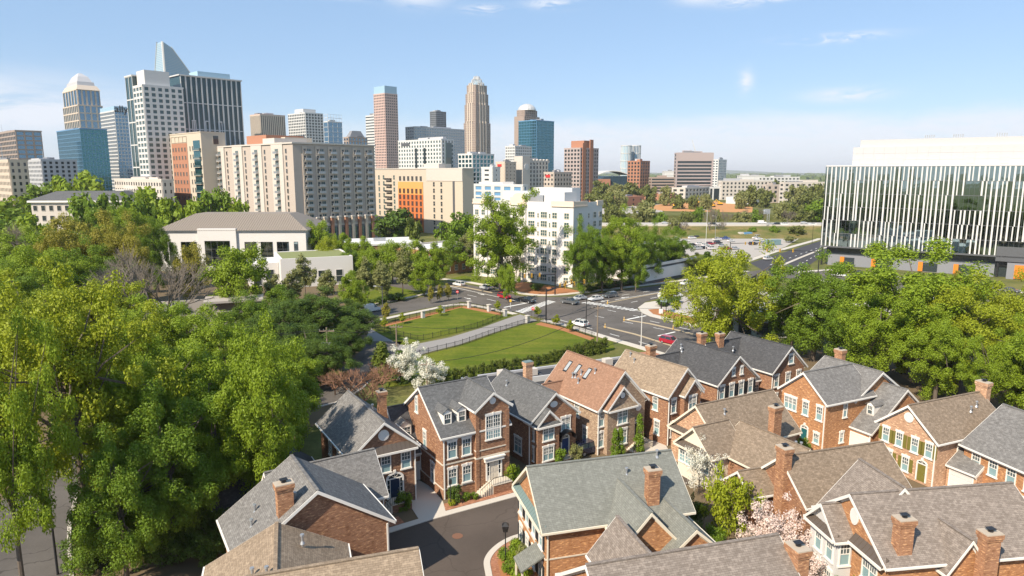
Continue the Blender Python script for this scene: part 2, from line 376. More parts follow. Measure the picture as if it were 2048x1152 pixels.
# the intersection
main_road = sheet('main_road', [(780, 572), (871, 590), (924, 604), (1004, 617.6), (1087, 638), (1221, 675), (1266, 688), (1420, 735), (1500, 680), (1335, 638), (1290, 629), (1276, 619), (1268, 611), (1174, 592), (1102, 594), (1039, 592), (986, 579), (926, 567.5), (878, 561), (790, 547)], .03, ASPH)
cross_road = sheet('cross_street', [(1090, 598), (1171, 590), (1361, 566), (1440, 553), (1545, 536), (1615, 548), (1480, 572), (1395, 581), (1330, 594), (1290, 604), (1272, 620), (1200, 625)], .034, ASPH)
side_street = sheet('side_street', [(640, 640), (758, 611), (871, 589), (930, 600), (915, 606), (849, 617), (740, 638), (640, 668)], .026, ASPH)
far_road = sheet('far_road', [(1500, 526), (1634, 484), (1700, 462), (1712, 470), (1642, 514), (1598, 545), (1545, 552)], .038, ASPH_N)
front_street = sheet('hospital_front_street', [(1545, 538), (1612, 540), (1700, 548), (1800, 559), (2120, 598), (2120, 616), (1780, 576), (1640, 559), (1560, 556)], .03, ASPH)
DRIVE = plain('drive_asphalt', (.25, .235, .22), .93, .12, .15, spec=.2)
sheet('curved_drive', [(738, 655), (758, 668), (792, 686), (812, 692), (840, 687), (900, 675), (960, 657), (1010, 639), (1040, 629), (1075, 641), (1040, 649), (980, 668), (920, 689), (860, 704), (800, 722), (745, 735), (728, 700)], .042, DRIVE)
lawn_a = sheet('fenced_lawn', [(740, 657), (830, 634), (924, 611), (1012, 627), (1030, 629), (960, 654), (900, 671), (840, 684), (800, 690), (770, 672)], .05, LAWN)
lawn_b = sheet('hedge_lawn', [(790, 727), (860, 707), (920, 692), (980, 671), (1040, 652), (1076, 644), (1130, 657), (1225, 684), (1230, 700), (870, 768), (770, 775)], .046, LAWN)
for nm, P in (('fence_bed', [(760, 651), (845, 630), (922, 612), (924, 615), (850, 634), (768, 654)]), ('fence_bed', [(926, 612), (1004, 626), (1000, 631), (924, 616)]), ('fence_bed', [(1082, 645), (1130, 656), (1190, 676), (1180, 681), (1126, 662), (1070, 649)])):
    sheet(nm, P, .056, MULCH)
wk = strip('sidewalk', smooth(PX([(640, 668), (740, 643), (849, 620), (924, 608), (1004, 621), (1035, 628)])), -1.6, .1, .13, CONC, .12)
strip('sidewalk', smooth(PX([(1080, 642), (1130, 653), (1221, 681), (1266, 694), (1420, 741)])), -.1, 1.8, .13, CONC, .12)
strip('sidewalk', smooth(PX([(758, 609), (871, 586), (895, 581)])), .1, 1.7, .13, CONC, .12)
strip('sidewalk', smooth(PX([(880, 559), (926, 564.5), (986, 576), (1039, 588), (1080, 592), (1120, 591), (1171, 586), (1361, 563), (1500, 543)])), .1, 2.2, .13, CONC, .12)
sheet('corner_island', [(1276, 616), (1284, 626), (1300, 633), (1345, 644), (1390, 655), (1420, 640), (1380, 606), (1330, 600), (1290, 606)], .13, CONC, t=.12)
sheet('corner_bed', [(1296, 620), (1306, 629), (1340, 637), (1390, 650), (1400, 640), (1320, 618)], .15, MULCH)
sheet('filling_station_forecourt', [(1308, 613), (1400, 630), (1500, 660), (1640, 650), (1580, 590), (1480, 580), (1380, 590)], .14, GRAVEL)
for nm, P in (('lawn_strip', [(885, 560), (928, 551), (1000, 566), (1042, 584), (990, 574), (930, 563)]), ('mulch_bank', [(1000, 560), (1060, 566), (1140, 578), (1170, 585), (1120, 590), (1044, 588)]), ('mulch_bank', [(1174, 585), (1230, 560), (1330, 556), (1360, 562), (1260, 574)])):
    sheet(nm, P, .02, LAWN if 'lawn' in nm else MULCH)
sheet('station_lawn', [(700, 600), (760, 575), (880, 566), (880, 582), (758, 607), (700, 620)], .02, LAWN)
sheet('gravel_lot', [(1255, 486), (1330, 472), (1460, 470), (1600, 476), (1570, 494), (1500, 517), (1440, 521), (1400, 512), (1260, 514)], .03, GRAVEL)
sheet('lot_verge', [(1395, 508), (1470, 516), (1502, 519), (1500, 526), (1400, 528), (1360, 518)], .04, LAWN)
sheet('hospital_lawn', [(1640, 561), (1720, 568), (1800, 580), (1790, 596), (1660, 580), (1625, 566)], .04, LAWN)
for nm, Q, z, m_ in (('site_terrace', [(1180, 432), (1700, 428), (1700, 384), (1180, 392)], 4.6, ROUGHG), ('clay_site', [(1285, 415), (1330, 407), (1420, 401), (1505, 414), (1505, 425), (1330, 422)], 4.7, CLAY), ('site_yard', [(1192, 418), (1325, 408), (1325, 424), (1200, 430)], 4.65, GRAVEL)):
    Q = PX(Q, z); Q = Q if (Q[1] - Q[0]).cross(Q[2] - Q[0]).z > 0 else Q[::-1]; tag(MB().slab([tuple(q) for q in Q], 4.6 if 'terr' in nm else .04).build(nm, m_), kind='structure')
# freeway on its embankment
fy0, fy1, fz = 402., 430., 5.0
em = MB(); em.add([(30, 376, .0), (236, 376, .0), (236, fy0 - 1, fz), (30, fy0 - 1, fz)], [(0, 1, 2, 3)]).add([(30, fy1 + 1, fz), (236, fy1 + 1, fz), (236, 470, 0), (30, 470, 0)], [(0, 1, 2, 3)]).add([(236, 376, 0), (236, 470, 0), (236, fy1 + 1, fz), (236, fy0 - 1, fz)], [(0, 1, 2, 3)])
BANK = turf('embankment_grass', (.10, .125, .03), (.27, .195, .085), (.16, .16, .05))
tag(em.build('freeway_embankment', BANK), kind='structure')
fw = MB(); fw.box(30, 420, fy0, fy1, fz - 1.2, fz + .02); tag(fw.build('freeway', plain('freeway_concrete', (.42, .39, .35), .9, .1, .05)), kind='structure')
fp = tag(MB().box(30, 420, fy0 - .8, fy0 - .05, fz - 1.3, fz + .85).build('freeway_parapet', CONC), kind='structure')
for x in (245, 262, 279):
    fp2 = MB().box(x - .8, x + .8, fy0 + 2, fy1 - 2, 0, fz - 1.2).build('freeway_pier', CONC); tag(fp2, 'concrete pier under the freeway overpass', 'pier', 'freeway piers')
# townhouse court
court = sheet('court_street', [(-14.2, 62.6), (-8.15, 66.9), (.62, 72.0), (12, 78.6), (27, 87), (31, 81), (9, 68), (3.2, 64.7), (.2, 63.4), (-1.6, 61.6), (-2.6, 59.2), (-2.4, 56.6), (-1.2, 48), (1, 30), (-4, 30), (-5, 37), (-9, 50), (-10.2, 57)], .03, ASPH_B, False)
cn = WP([(-14.2, 63.2), (-8.15, 67.2), (.62, 72.3), (12, 78.9), (27, 87.3)])
strip('court_kerb', cn, -.35, .55, .1, CONC, .09)
strip('brick_walk', WP([(-8.3, 67.9), (-3.6, 70.6), (.5, 73.0)]), 0, 1.5, .06, PAVER)
strip('brick_walk', WP([(-14, 64.2), (-11.2, 66.0)]), 0, 1.6, .06, PAVER)
ks = smooth(WP([(6, 66.3), (3.2, 64.7), (.2, 63.4), (-1.6, 61.6), (-2.6, 59.2), (-2.4, 56.6), (-1.6, 51), (-.4, 40)]))
strip('island_kerb', ks, .0, .6, .12, CONC, .1)
strip('brick_walk', ks, .6, 1.35, .07, PAVER)
ISL = list(ks)
strip('planting_bed', ks, 1.35, 4.4, .09, MULCH)
sheet('driveway', [(836, 960), (862, 975), (886, 1004), (893, 1030), (842, 1046), (812, 1000)], .07, CONC)
sheet('driveway', [(1648, 912), (1700, 880), (1745, 893), (1760, 930), (1700, 940)], .07, CONC)
sheet('driveway', [(1862, 978), (1900, 965), (1930, 985), (1900, 1010)], .07, CONC)
sheet('entry_court', [(1290, 890), (1322, 876), (1340, 905), (1290, 915)], .07, CONC)
# painted markings on the roads
def mark(parent, name, a, b, w, z, mat=PAINT):
    a, b = Vector(a), Vector(b); d = (b - a).normalized(); q = Vector((-d.y, d.x, 0)) * w / 2
    P = [a - q, b - q, b + q, a + q]
    return MB().poly([(p.x, p.y, z) for p in P]).build(name, mat, parent)
def dashes(parent, a, b, z, w=.16, on=3., off=6., mat=PAINT, solid=False):
    a, b = Vector(a), Vector(b); L = (b - a).length; d = (b - a) / L
    if solid: return mark(parent, 'lane_line', a, b, w, z, mat)
    s = 0
    while s + on < L:
        mark(parent, 'lane_dash', a + d * s, a + d * (s + on), w, z, mat); s += on + off
md = (at(1266, 688) - at(924, 604)).normalized(); mq = Vector((-md.y, md.x, 0))
def crosswalk(parent, p, q, ln, w, gap, dirv, z):
    p, q = Vector(p), Vector(q); L = (q - p).length; d = (q - p) / L; s = 0
    while s < L:
        c = p + d * s; mark(parent, 'crosswalk_bar', c - dirv * ln / 2, c + dirv * ln / 2, w, z); s += gap
crosswalk(main_road, at(1040, 624), at(1103, 602.5), 3.2, .6, 1.25, md, .037)
crosswalk(cross_road, at(1172, 605), at(1268, 620), 3.0, .6, 1.3, (at(1361, 567) - at(1174, 592)).normalized(), .041)
mark(main_road, 'stop_line', at(1008, 615), at(1054, 606), .6, .037); mark(main_road, 'stop_line', at(1250, 640), at(1292, 631.5), .6, .037)
mark(main_road, 'stop_line', at(1316, 672), at(1350, 664), .5, .037)
for a, b, so in (((900, 573), (1050, 606), True), ((905, 583), (1030, 611), False), ((935, 590), (1015, 607), False), ((1190, 632), (1330, 660), False), ((1120, 640), (1300, 690), False), ((1215, 620), (1290, 636), False), ((1300, 642), (1400, 664), False)):
    dashes(main_road, at(*a), at(*b), .037, .28 if so else .22, solid=so)
for a, b, so in (((1200, 597), (1370, 572), False), ((1230, 600), (1375, 575), True), ((1262, 605), (1385, 580), False)):
    dashes(cross_road, at(*a), at(*b), .041, .25, solid=so)
for a in ((935, 597), (962, 588.5), (1210, 602), (1250, 595), (1330, 583)):                       # turn arrows
    c = at(*a); mb = MB(); d = md if a[0] < 1100 else (at(1174, 592) - at(1361, 567)).normalized(); q = Vector((-d.y, d.x, 0))
    mb.poly([tuple(c + d * u + q * v + Vector((0, 0, .043))) for u, v in ((-1.6, -.15), (.4, -.15), (.4, -.6), (1.8, 0), (.4, .6), (.4, .15), (-1.6, .15))]); mb.build('turn_arrow', PAINT, main_road)
for P in ([(1208, 654), (1270, 669), (1360, 697), (1400, 710)], [(1247, 639.5), (1300, 648), (1360, 662), (1420, 678)]):
    strip('median', PX(P), -.28, .28, .15, PAINT_Y, .15)
strip('median', PX([(1213, 607), (1300, 590), (1377, 577.5), (1440, 567)]), -.3, .3, .15, PAINT_Y, .15)
strip('median', PX([(900, 572), (930, 575), (985, 586)]), -.28, .28, .15, PAINT_Y, .15)
for a, b in (((1540, 530), (1650, 491)), ((1585, 537), (1650, 501))): dashes(far_road, at(*a), at(*b), .044, .3)
strip('median', PX([(1560, 533), (1600, 516), (1660, 492)]), -.7, .7, .17, CONC, .15)
strip('sidewalk', PX([(1500, 524), (1560, 503), (1634, 482), (1690, 463)]), .2, 3.0, .15, CONC, .13)
strip('sidewalk', PX([(1600, 546), (1660, 541), (1800, 556), (2120, 596)]), .1, 3.0, .15, CONC, .13)
strip('sidewalk', PX([(1640, 560), (1780, 578), (2120, 618)]), -2.5, 0, .15, CONC, .13)
for a, b in (((1640, 549), (1800, 567)), ((1800, 567), (2100, 606))): dashes(front_street, at(*a), at(*b), .037, .18, mat=PAINT_Y, solid=True)
mh = MB().disc((0, 0), .55, 0, .01, 16); 
man = mh.build('drain_cover', plain('rusty_iron', (.16, .08, .05), .8, .2, 3), None); man.location = at(915, 1072, .045); man.rotation_euler = (R(90), 0, 0); tag(man, 'rusty round drain cover in the court street', 'drain cover')
# ---------------------------------------------------------------- townhouses
def win_meshes(w, h, style):
    def mk():
        f, p, s = MB(), MB(), MB(); c = .11
        f.box(-w / 2 - c, -w / 2, -.07, .05, -c * .5, h + c); f.box(w / 2, w / 2 + c, -.07, .05, -c * .5, h + c); f.box(-w / 2, w / 2, -.07, .05, h, h + c); f.box(-w / 2, w / 2, -.07, .05, -c * .5, 0)
        nx = {'s': 3, 'd': 6, 't': 9, 'n': 2}[style]; nz = max(2, round(h / .45))
        t = .022
        f.box(-w / 2, w / 2, -.035, .03, h * .5 - .035, h * .5 + .035)
        for i in range(1, nx):
            x = -w / 2 + w * i / nx; tt = .06 if (style == 'd' and i == 3) or (style == 't' and i % 3 == 0) else t
            z0 = 0 if (tt > t or style == 'n' or h > 2.2) else h * .5
            f.box(x - tt, x + tt, -.03, .02, z0 + .001, h - .001)
        for k in range(1, nz):
            z = h * k / nz
            if abs(z - h / 2) < .05 or (z < h / 2 and style != 'n' and h <= 2.2): continue
            f.box(-w / 2 + .001, w / 2 - .001, -.028, .018, z - t, z + t)
        p.box(-w / 2, w / 2, .0, .04, 0, h * .5); p2 = MB().box(-w / 2, w / 2, .0, .04, h * .5, h)
        s.box(-w / 2 - .2, w / 2 + .2, -.13, .04, -.2, -.06)
        l_ = MB().box(-w / 2 - .18, w / 2 + .18, -.085, .04, h + .115, h + .34).box(-.1, .1, -.12, .039, h + .10, h + .40)
        return f.mesh('window', TRIM), p.mesh('pane', G_HOUSE), s.mesh('sill', TRIM), l_.mesh('lintel', TRIM), p2.mesh('pane', G_SASH)
    return shared(('win', w, h, style), mk)
class House:
    def __init__(s, name, label, x, y, yaw, wall, roof, trim=None):
        s.t = thing(name, label, 'house', (x, y, 0), R(yaw)); s.wall, s.roof, s.trim = wall, roof, trim or TRIM
        s.yaw = yaw
    def face(s, b, fc, u, out=0.):
        x0, y0, w, d = b[:4]
        return {'F': ((x0 + u, y0 - out), 0), 'R': ((x0 + w + out, y0 + u), R(90)), 'B': ((x0 + w - u, y0 + d + out), R(180)), 'L': ((x0 - out, y0 + d - u), R(-90))}[fc]
    def block(s, x0, y0, w, d, ze, zr, ax='v', o=.35, wall=None, roof=None, ends='FB', o_end=None, z0=0., eaves=True, rname='roof'):
        """a gabled block: ridge along v (gables front and back) or u (gables left and right)"""
        wall = wall or s.wall; roof = roof or s.roof; T = .16; oe = o if o_end is None else o_end
        mb, rf, tr = MB(), MB(), MB()
        if ax == 'v': loc = lambda a, b_, z: (x0 + a, y0 + b_, z); W_, D_ = w, d
        else: loc = lambda a, b_, z: (x0 + b_, y0 + d - a, z); W_, D_ = d, w
        h = W_ / 2; k = (zr - ze) / h
        mb.add([loc(0, 0, z0), loc(W_, 0, z0), loc(W_, 0, ze), loc(h, 0, zr), loc(0, 0, ze), loc(0, D_, z0), loc(W_, D_, z0), loc(W_, D_, ze), loc(h, D_, zr), loc(0, D_, ze)],
               [(0, 1, 2, 3, 4), (9, 8, 7, 6, 5), (1, 6, 7, 2), (5, 0, 4, 9)] + [(4, 3, 8, 9), (3, 2, 7, 8)])
        dz = .05 + T
        for sg in (0, 1):
            e = -o if sg == 0 else W_ + o
            ez = ze - o * k
            P = [loc(e, -oe, ez + dz), loc(h, -oe, zr + dz), loc(h, D_ + oe, zr + dz), loc(e, D_ + oe, ez + dz)]
            if sg == 0: P = P[::-1]
            rf.slab(P, T)
            for yy, sgn in ((-oe, -1), (D_ + oe, 1)):               # rake boards
                a, b_ = (yy - .05, yy - .005) if sgn < 0 else (yy + .005, yy + .05)
                Q = [loc(e, a, ez + dz - .02), loc(h, a, zr + dz - .02), loc(h, b_, zr + dz - .02), loc(e, b_, ez + dz - .02)]
                tr.slab(Q if sg else Q[::-1], .30)
                sf0, sf1 = (yy, -.002) if sgn < 0 else (D_ + .002, yy)          # soffit
                Q = [loc(e, sf0, ez + dz - T - .01), loc(h, sf0, zr + dz - T - .01), loc(h, sf1, zr + dz - T - .01), loc(e, sf1, ez + dz - T - .01)]
                tr.slab(Q if sg else Q[::-1], .04)
                f0, f1 = (-.045, -.003) if sgn < 0 else (D_ + .003, D_ + .045)       # frieze board under the soffit
                ee = -.05 if sg == 0 else W_ + .05
                Q = [loc(ee, f0, ze + .05 * k - .06), loc(h, f0, zr - .01), loc(h, f1, zr - .01), loc(ee, f1, ze + .05 * k - .06)]
                tr.slab(Q if sg else Q[::-1], .24)
            if eaves:
                g0, g1 = (e - .13, e - .005) if sg == 0 else (e + .005, e + .13)
                q0, q1 = (loc(g0, -oe, 0), loc(g1, D_ + oe, 0))
                tr.box(min(q0[0], q1[0]), max(q0[0], q1[0]), min(q0[1], q1[1]), max(q0[1], q1[1]), ez + dz - .20, ez + dz - .03)
                w0, w1 = (e, -.003) if sg == 0 else (W_ + .003, e)
                q0, q1 = loc(w0, -.0, 0), loc(w1, D_, 0); tr.box(min(q0[0], q1[0]), max(q0[0], q1[0]), min(q0[1], q1[1]), max(q0[1], q1[1]), ez - .10, ez - .05)
                c0, c1 = (-.06, -.004) if sg == 0 else (W_ + .004, W_ + .06)
                q0, q1 = loc(c0, 0, 0), loc(c1, D_, 0); tr.box(min(q0[0], q1[0]), max(q0[0], q1[0]), min(q0[1], q1[1]), max(q0[1], q1[1]), ez - .32, ez - .1)
        mb.build('wall', wall, s.t); r = rf.build(rname, roof, s.t); tr.build('eaves_trim', s.trim, s.t)
        rc = MB(); a, b_ = loc(h - .14, -oe, zr + dz + .005), loc(h + .14, D_ + oe, zr + dz + .035)
        rc.box(min(a[0], b_[0]), max(a[0], b_[0]), min(a[1], b_[1]), max(a[1], b_[1]), zr + dz - .04, zr + dz + .035); rc.build('ridge_cap', roof, r)
        s.last = (x0, y0, w, d); return s.last
    def win(s, b, fc, u, z, w=.95, h=1.75, st='s', shut=None, n=1, step=0):
        for i in range(n):
            (x, y), rz = s.face(b, fc, u + i * step, .02)
            f, p, q, l_, p2 = win_meshes(w, h, st)
            o = link('window', f, s.t, (x, y, z), rz); link('pane', p, o); link('pane', p2, o); link('sill', q, o); link('lintel', l_, o)
            if shut:
                m = shared(('sh', w, h, shut.name), lambda: shutter(h, shut))
                for sx_ in (-1, 1): link('shutter', m, s.t, (x + math.cos(rz) * sx_ * (w / 2 + .36), y + math.sin(rz) * sx_ * (w / 2 + .36), z), rz)
    def door(s, b, fc, u, z, mat, w=1.05, h=2.15, arch=True, side=True):
        (x, y), rz = s.face(b, fc, u, .03)
        e = .34 if side else .0
        f, p, g_ = MB(), MB(), MB()
        f.box(-w / 2 - e - .16, -w / 2 - e, -.1, .04, 0, h + .1); f.box(w / 2 + e, w / 2 + e + .16, -.1, .04, 0, h + .1)
        f.box(-w / 2 - .06, -w / 2, -.07, .04, 0, h); f.box(w / 2, w / 2 + .06, -.07, .04, 0, h)
        p.box(-w / 2, w / 2, -.02, .03, .02, h)
        for zz in (.25, .95, 1.65):
            for sg in (-1, 1): p.box(sg * w * .25 - .18, sg * w * .25 + .18, -.04, -.021, zz, zz + .42)
        if side:
            for sg in (-1, 1):
                x0_, x1_ = sorted((sg * (w / 2 + .07), sg * (w / 2 + e))); g_.box(x0_, x1_, -.01, .03, .6, h)
                f.box(x0_, x1_, -.05, .03, 0, .6)
                for zz in (1.1, 1.6): f.box(x0_, x1_, -.04, .028, zz - .02, zz + .02)
        hw = w / 2 + e + .16
        if arch:
            n = 10; P0 = [(hw * math.cos(math.pi * i / n), h + .1 + hw * .62 * math.sin(math.pi * i / n)) for i in range(n + 1)]; k = .74
            P1 = [(a * k, h + .1 + (c - h - .1) * k) for a, c in P0]
            for i in range(n):
                f.add([(P0[i][0], -.1, P0[i][1]), (P0[i + 1][0], -.1, P0[i + 1][1]), (P1[i + 1][0], -.1, P1[i + 1][1]), (P1[i][0], -.1, P1[i][1]), (P0[i][0], .04, P0[i][1]), (P0[i + 1][0], .04, P0[i + 1][1]), (P1[i + 1][0], .04, P1[i + 1][1]), (P1[i][0], .04, P1[i][1])], [(0, 3, 2, 1), (0, 1, 5, 4), (3, 7, 6, 2)])
            g_.add([(a, -.01, c) for a, c in P1], [tuple(range(n + 1))[::-1]])
            for i in (3, 5, 7): f.bar((0, -.04, h + .12), (P1[i][0], -.04, P1[i][1]), .03, .03)
            f.box(-hw, hw, -.09, .04, h + .0, h + .1); f.box(-.13, .13, -.15, .04, h + .1 + hw * .6, h + .1 + hw * .62 + .28)
        else:
            f.box(-hw - .2, hw + .2, -.28, .04, h + .1, h + .5); f.box(-hw - .32, hw + .32, -.38, .04, h + .5, h + .64)
        o = p.build('door', mat, s.t, (x, y, z), rz); f.build('door_surround', s.trim, o); g_.build('sidelight', G_DARK, o)
        MB().tube((w / 2 - .13, -.09, 1.0), (w / 2 - .13, -.02, 1.0), .035).build('handle', STEEL, o)
    def steps(s, b, fc, u, z, w=1.9, out=1.5, mat=None, rail=True, side=-1):
        (x, y), rz = s.face(b, fc, u, 0)
        m, c = MB(), MB(); n = max(2, round(z / .18)); 
        m.box(-w / 2, w / 2, -out, -.01, 0, z - .08); c.box(-w / 2 - .06, w / 2 + .06, -out - .05, -.012, z - .08, z)
        for i in range(n):
            zz = z * (1 - (i + 1) / (n + 1)); xx = side * (w / 2 + .28 * i)
            c.box(min(xx, xx + side * .3), max(xx, xx + side * .3), -out + .05, -.1, 0, zz)
        m.build('stoop', mat or s.wall, s.t, (x, y, 0), rz); c.build('steps', STONE, s.t, (x, y, 0), rz)
        if rail:
            r = MB(); e = side * (w / 2 + .28 * n)
            for yy in (-out + .02,):
                r.bar((-side * w / 2, yy, z + .85), (side * w / 2, yy, z + .85), .05, .05); r.bar((side * w / 2, yy, z + .85), (e, yy, .95), .05, .05)
                for i in range(12): xx = -side * w / 2 + side * w * i / 11; r.box(xx - .015, xx + .015, yy - .015, yy + .015, z, z + .86)
                for i in range(1, n + 1): xx = side * (w / 2 + .28 * i); r.box(xx - .015, xx + .015, yy - .015, yy + .015, .02, z + .85 - i * (z - .1) / n)
            r.build('railing', BLACK, s.t, (x, y, 0), rz)
    def garage(s, b, fc, u, w=2.6, h=2.3):
        (x, y), rz = s.face(b, fc, u, .02); m = MB(); m.box(-w / 2, w / 2, -.01, .05, 0, h)
        for k in range(4):
            for i in range(4): m.box(-w / 2 + w * i / 4 + .07, -w / 2 + w * (i + 1) / 4 - .07, -.035, -.009, h * k / 4 + .07, h * (k + 1) / 4 - .06)
        o = m.build('garage_door', WHITE, s.t, (x, y, 0), rz)
        MB().box(-w / 2 - .14, -w / 2, -.06, .04, 0, h + .14).box(w / 2, w / 2 + .14, -.06, .04, 0, h + .14).box(-w / 2, w / 2, -.06, .04, h, h + .14).build('door_frame', TRIM, o)
    def chimney(s, x, y, z0, z1, w=1.2, d=.75, cap='pot', mat=None):
        m = MB().box(x - w / 2, x + w / 2, y - d / 2, y + d / 2, z0, z1 - .55)
        m.box(x - w / 2 - .06, x + w / 2 + .06, y - d / 2 - .06, y + d / 2 + .06, z1 - .55, z1 - .35).box(x - w / 2 - .12, x + w / 2 + .12, y - d / 2 - .12, y + d / 2 + .12, z1 - .35, z1)
        o = m.build('chimney', mat or BR_CHIM, s.t)
        MB().box(x - w / 2 - .1, x + w / 2 + .1, y - d / 2 - .1, y + d / 2 + .1, z1, z1 + .09).build('chimney_cap', {'cop': COPPER}.get(cap, CAPS), o)
        if cap != 'cop': MB().tube((x, y, z1 + .09), (x, y, z1 + .3), .2, .17, 8).box(x - .3, x + .3, y - .25, y + .25, z1 + .33, z1 + .37).build('flue', BLACK, o)
    def vents(s, L):
        for x, y, z in L:
            m = MB().tube((x, y, z - .3), (x, y, z + .55), .09, .09, 8).tube((x, y, z + .55), (x, y, z + .68), .17, .15, 8).tube((x, y, z - .1), (x, y, z + .12), .2, .1, 8); m.build('vent_pipe', STEEL, s.t)
    def round_vent(s, b, fc, u, z, r=.42, ry=None, mat=None):
        (x, y), rz = s.face(b, fc, u, .0); ry = ry or r
        o = MB().disc((0, 0), r + .1, -.09, .02, 24, ry + .1).build('round_vent', mat or TRIM, s.t, (x, y, z), rz); m = MB()
        m.disc((0, 0), r, -.105, -.085, 24, ry).build('louvre', plainw, o)
    def pent(s, b, fc, z, h=.75, out=.5, mat=None, u0=-.1, u1=None):
        L = b[2] if fc in 'FB' else b[3]; u1 = L + .1 if u1 is None else u1
        (x, y), rz = s.face(b, fc, 0, 0)
        m = MB().slab([(u0, -out, z), (u1, -out, z), (u1, -.01, z + h), (u0, -.01, z + h)], .06); o = m.build('pent_roof', mat or PENT, s.t, (x, y, 0), rz)
        t = MB().box(u0, u1, -out - .12, -out - .005, z - .2, z + .02).box(u0, u1, -out, -.01, z - .16, z - .1).box(u0 + .1, u1 - .1, -.07, -.008, z - .42, z - .16); t.build('cornice', s.trim, o)
        k = MB()
        for i in range(int((u1 - u0) / .5)): k.slab([(u0 + .5 * i, -out, z + .05), (u0 + .5 * i + .04, -out, z + .05), (u0 + .5 * i + .04, -.01, z + h + .05), (u0 + .5 * i, -.01, z + h + .05)], .05)
        k.build('seam', mat or PENT, o)
    def dormer(s, x, y, z0, w=1.15, h=1.5, dep=2.0, rz=0, wall=None):
        m = MB().box(-w / 2, w / 2, 0, dep, 0, h); d = m.build('dormer', wall or s.trim, s.t, (x, y, z0), rz)
        r = MB(); o = .16; hh = w * .42
        r.slab([(-w / 2 - o, -o, h - .05), (0, -o, h + hh), (0, dep + .6, h + hh), (-w / 2 - o, dep + .6, h - .05)][::-1], .08).slab([(w / 2 + o, -o, h - .05), (0, -o, h + hh), (0, dep + .6, h + hh), (w / 2 + o, dep + .6, h - .05)], .08); r.build('dormer_roof', s.roof, d)
        MB().add([(-w / 2, -.01, h - .02), (w / 2, -.01, h - .02), (0, -.01, h + hh - .1)], [(0, 1, 2)]).build('dormer_gable', s.trim, d)
        f, p, q, l_, p2 = win_meshes(w - .36, h - .45, 's'); ww = link('window', f, d, (0, -.03, .22)); 
        pp = MB().box(-w / 2 + .2, w / 2 - .2, -.035, -.005, .2, h - .2).build('pane', G_SASH, d)
    def pipe(s, b, fc, u, z1):
        (x, y), rz = s.face(b, fc, u, .07); MB().box(-.06, .06, -.06, .05, .05, z1).build('downpipe', s.trim, s.t, (x, y, 0), rz)
    def band(s, b, z, h=.16, out=.06, faces='FLR', mat=None):
        x0, y0, w, d = b; m = MB()
        if 'F' in faces: m.box(x0 - out, x0 + w + out, y0 - out, y0 - .004, z, z + h)
        if 'L' in faces: m.box(x0 - out, x0 - .004, y0, y0 + d, z, z + h)
        if 'R' in faces: m.box(x0 + w + .004, x0 + w + out, y0, y0 + d, z, z + h)
        m.build('string_course', mat or STONE, s.t)
plainw = plain('vent_white', (.66, .64, .60), .7, .05, 2)
def shutter(h, mat):
    m = MB().box(-.22, .22, -.05, .0, 0, h)
    for k in range(int(h / .12)): m.box(-.17, .17, -.065, -.049, .06 + .12 * k, .12 + .12 * k)
    return m.mesh('shutter', mat)
BLKS = plain('black_shutter', (.02, .022, .025), .5, .1, 2)
# --- A: grey gable house with the blank brick gable wall towards the court
h = House('brick_townhouse', 'grey-roofed brick townhouse with wide blank brick gable and white-capped chimney', -20.86, 48.2, 31.8, BR_RED, RF_GREY)
b = h.block(0, 0, 12.03, 7.3, 6.7, 10.8, 'v', o=.45); h.pipe(b, 'F', 11.9, 6.3); h.pipe(b, 'R', .3, 6.3)
h.chimney(3.7, .75, 8.6, 11.7, 1.25, .75); h.vents([(2.0, 4.2, 8.2), (1.4, 2.6, 7.8), (4.6, 1.1, 9.9)])
h.win(b, 'R', 2.2, 4.2, n=2, step=2.6); h.win(b, 'R', 2.2, 1.2, n=2, step=2.6)
b = h.block(4.4, 7.5, 10.2, 6.4, 5.2, 8.4, 'u', o_end=.25); h.pipe(b, 'F', 10.0, 4.9); h.win(b, 'F', 8.6, 1.4)
# --- B: brown roofed house filling the bottom edge
h = House('brick_townhouse', 'brown shingled townhouse roof touching the blank brick gable wall', -12.99, 35.01, 18, BR_RED, RF_TAN)
b = h.block(-2, 0, 10.4, 11, 6.59, 10.58, 'u'); h.win(b, 'R', 3, 4.2, n=2, step=3.5); h.win(b, 'R', 3, 1.2, n=2, step=3.5)
b2 = h.block(-5.6, 7, 9.9, 8.3, 6.4, 8.95, 'v', o_end=.02); h.vents([(-2.2, 9.6, 8.3), (-1.2, 8.6, 8.8), (1.2, 12.6, 8.6)])
# --- C: dark gable house with arched navy door
h = House('brick_townhouse', 'dark brick townhouse with round gable vent and navy front door', -16.81, 67.4, 31, BR_DARK, RF_GREY)
b = h.block(0, 0, 7.21, 11.66, 6.72, 9.74, 'v', o=.4)
h.pent(b, 'F', 6.42, .75, .5); h.round_vent(b, 'F', 3.6, 8.35, .5)
for u in (1.2, 3.75, 6.05): h.win(b, 'F', u, 4.15, .95, 1.75)
h.win(b, 'F', 1.5, 1.3, .95, 1.6); h.door(b, 'F', 4.7, 1.0, NAVY); h.steps(b, 'F', 4.9, 1.0, 2.2, 1.6, side=-1); h.pipe(b, 'F', 7.1, 6.2)
h.win(b, 'L', 4, 4.15, n=2, step=3.2)
h.chimney(6.15, 7.3, 7.2, 10.7, .95, .7)
c = h.block(7.22, 4.6, 2.5, 8.0, 3.6, 8.0, 'u', o=.3, o_end=0., roof=RF_DARK, ends=''); h.garage(c, 'F', 1.25, 2.0, 2.2)
h.dormer(8.5, 6.0, 4.9, 1.5, 1.6, 2.4, wall=CREAM); h.vents([(4.9, 7.0, 8.8)])
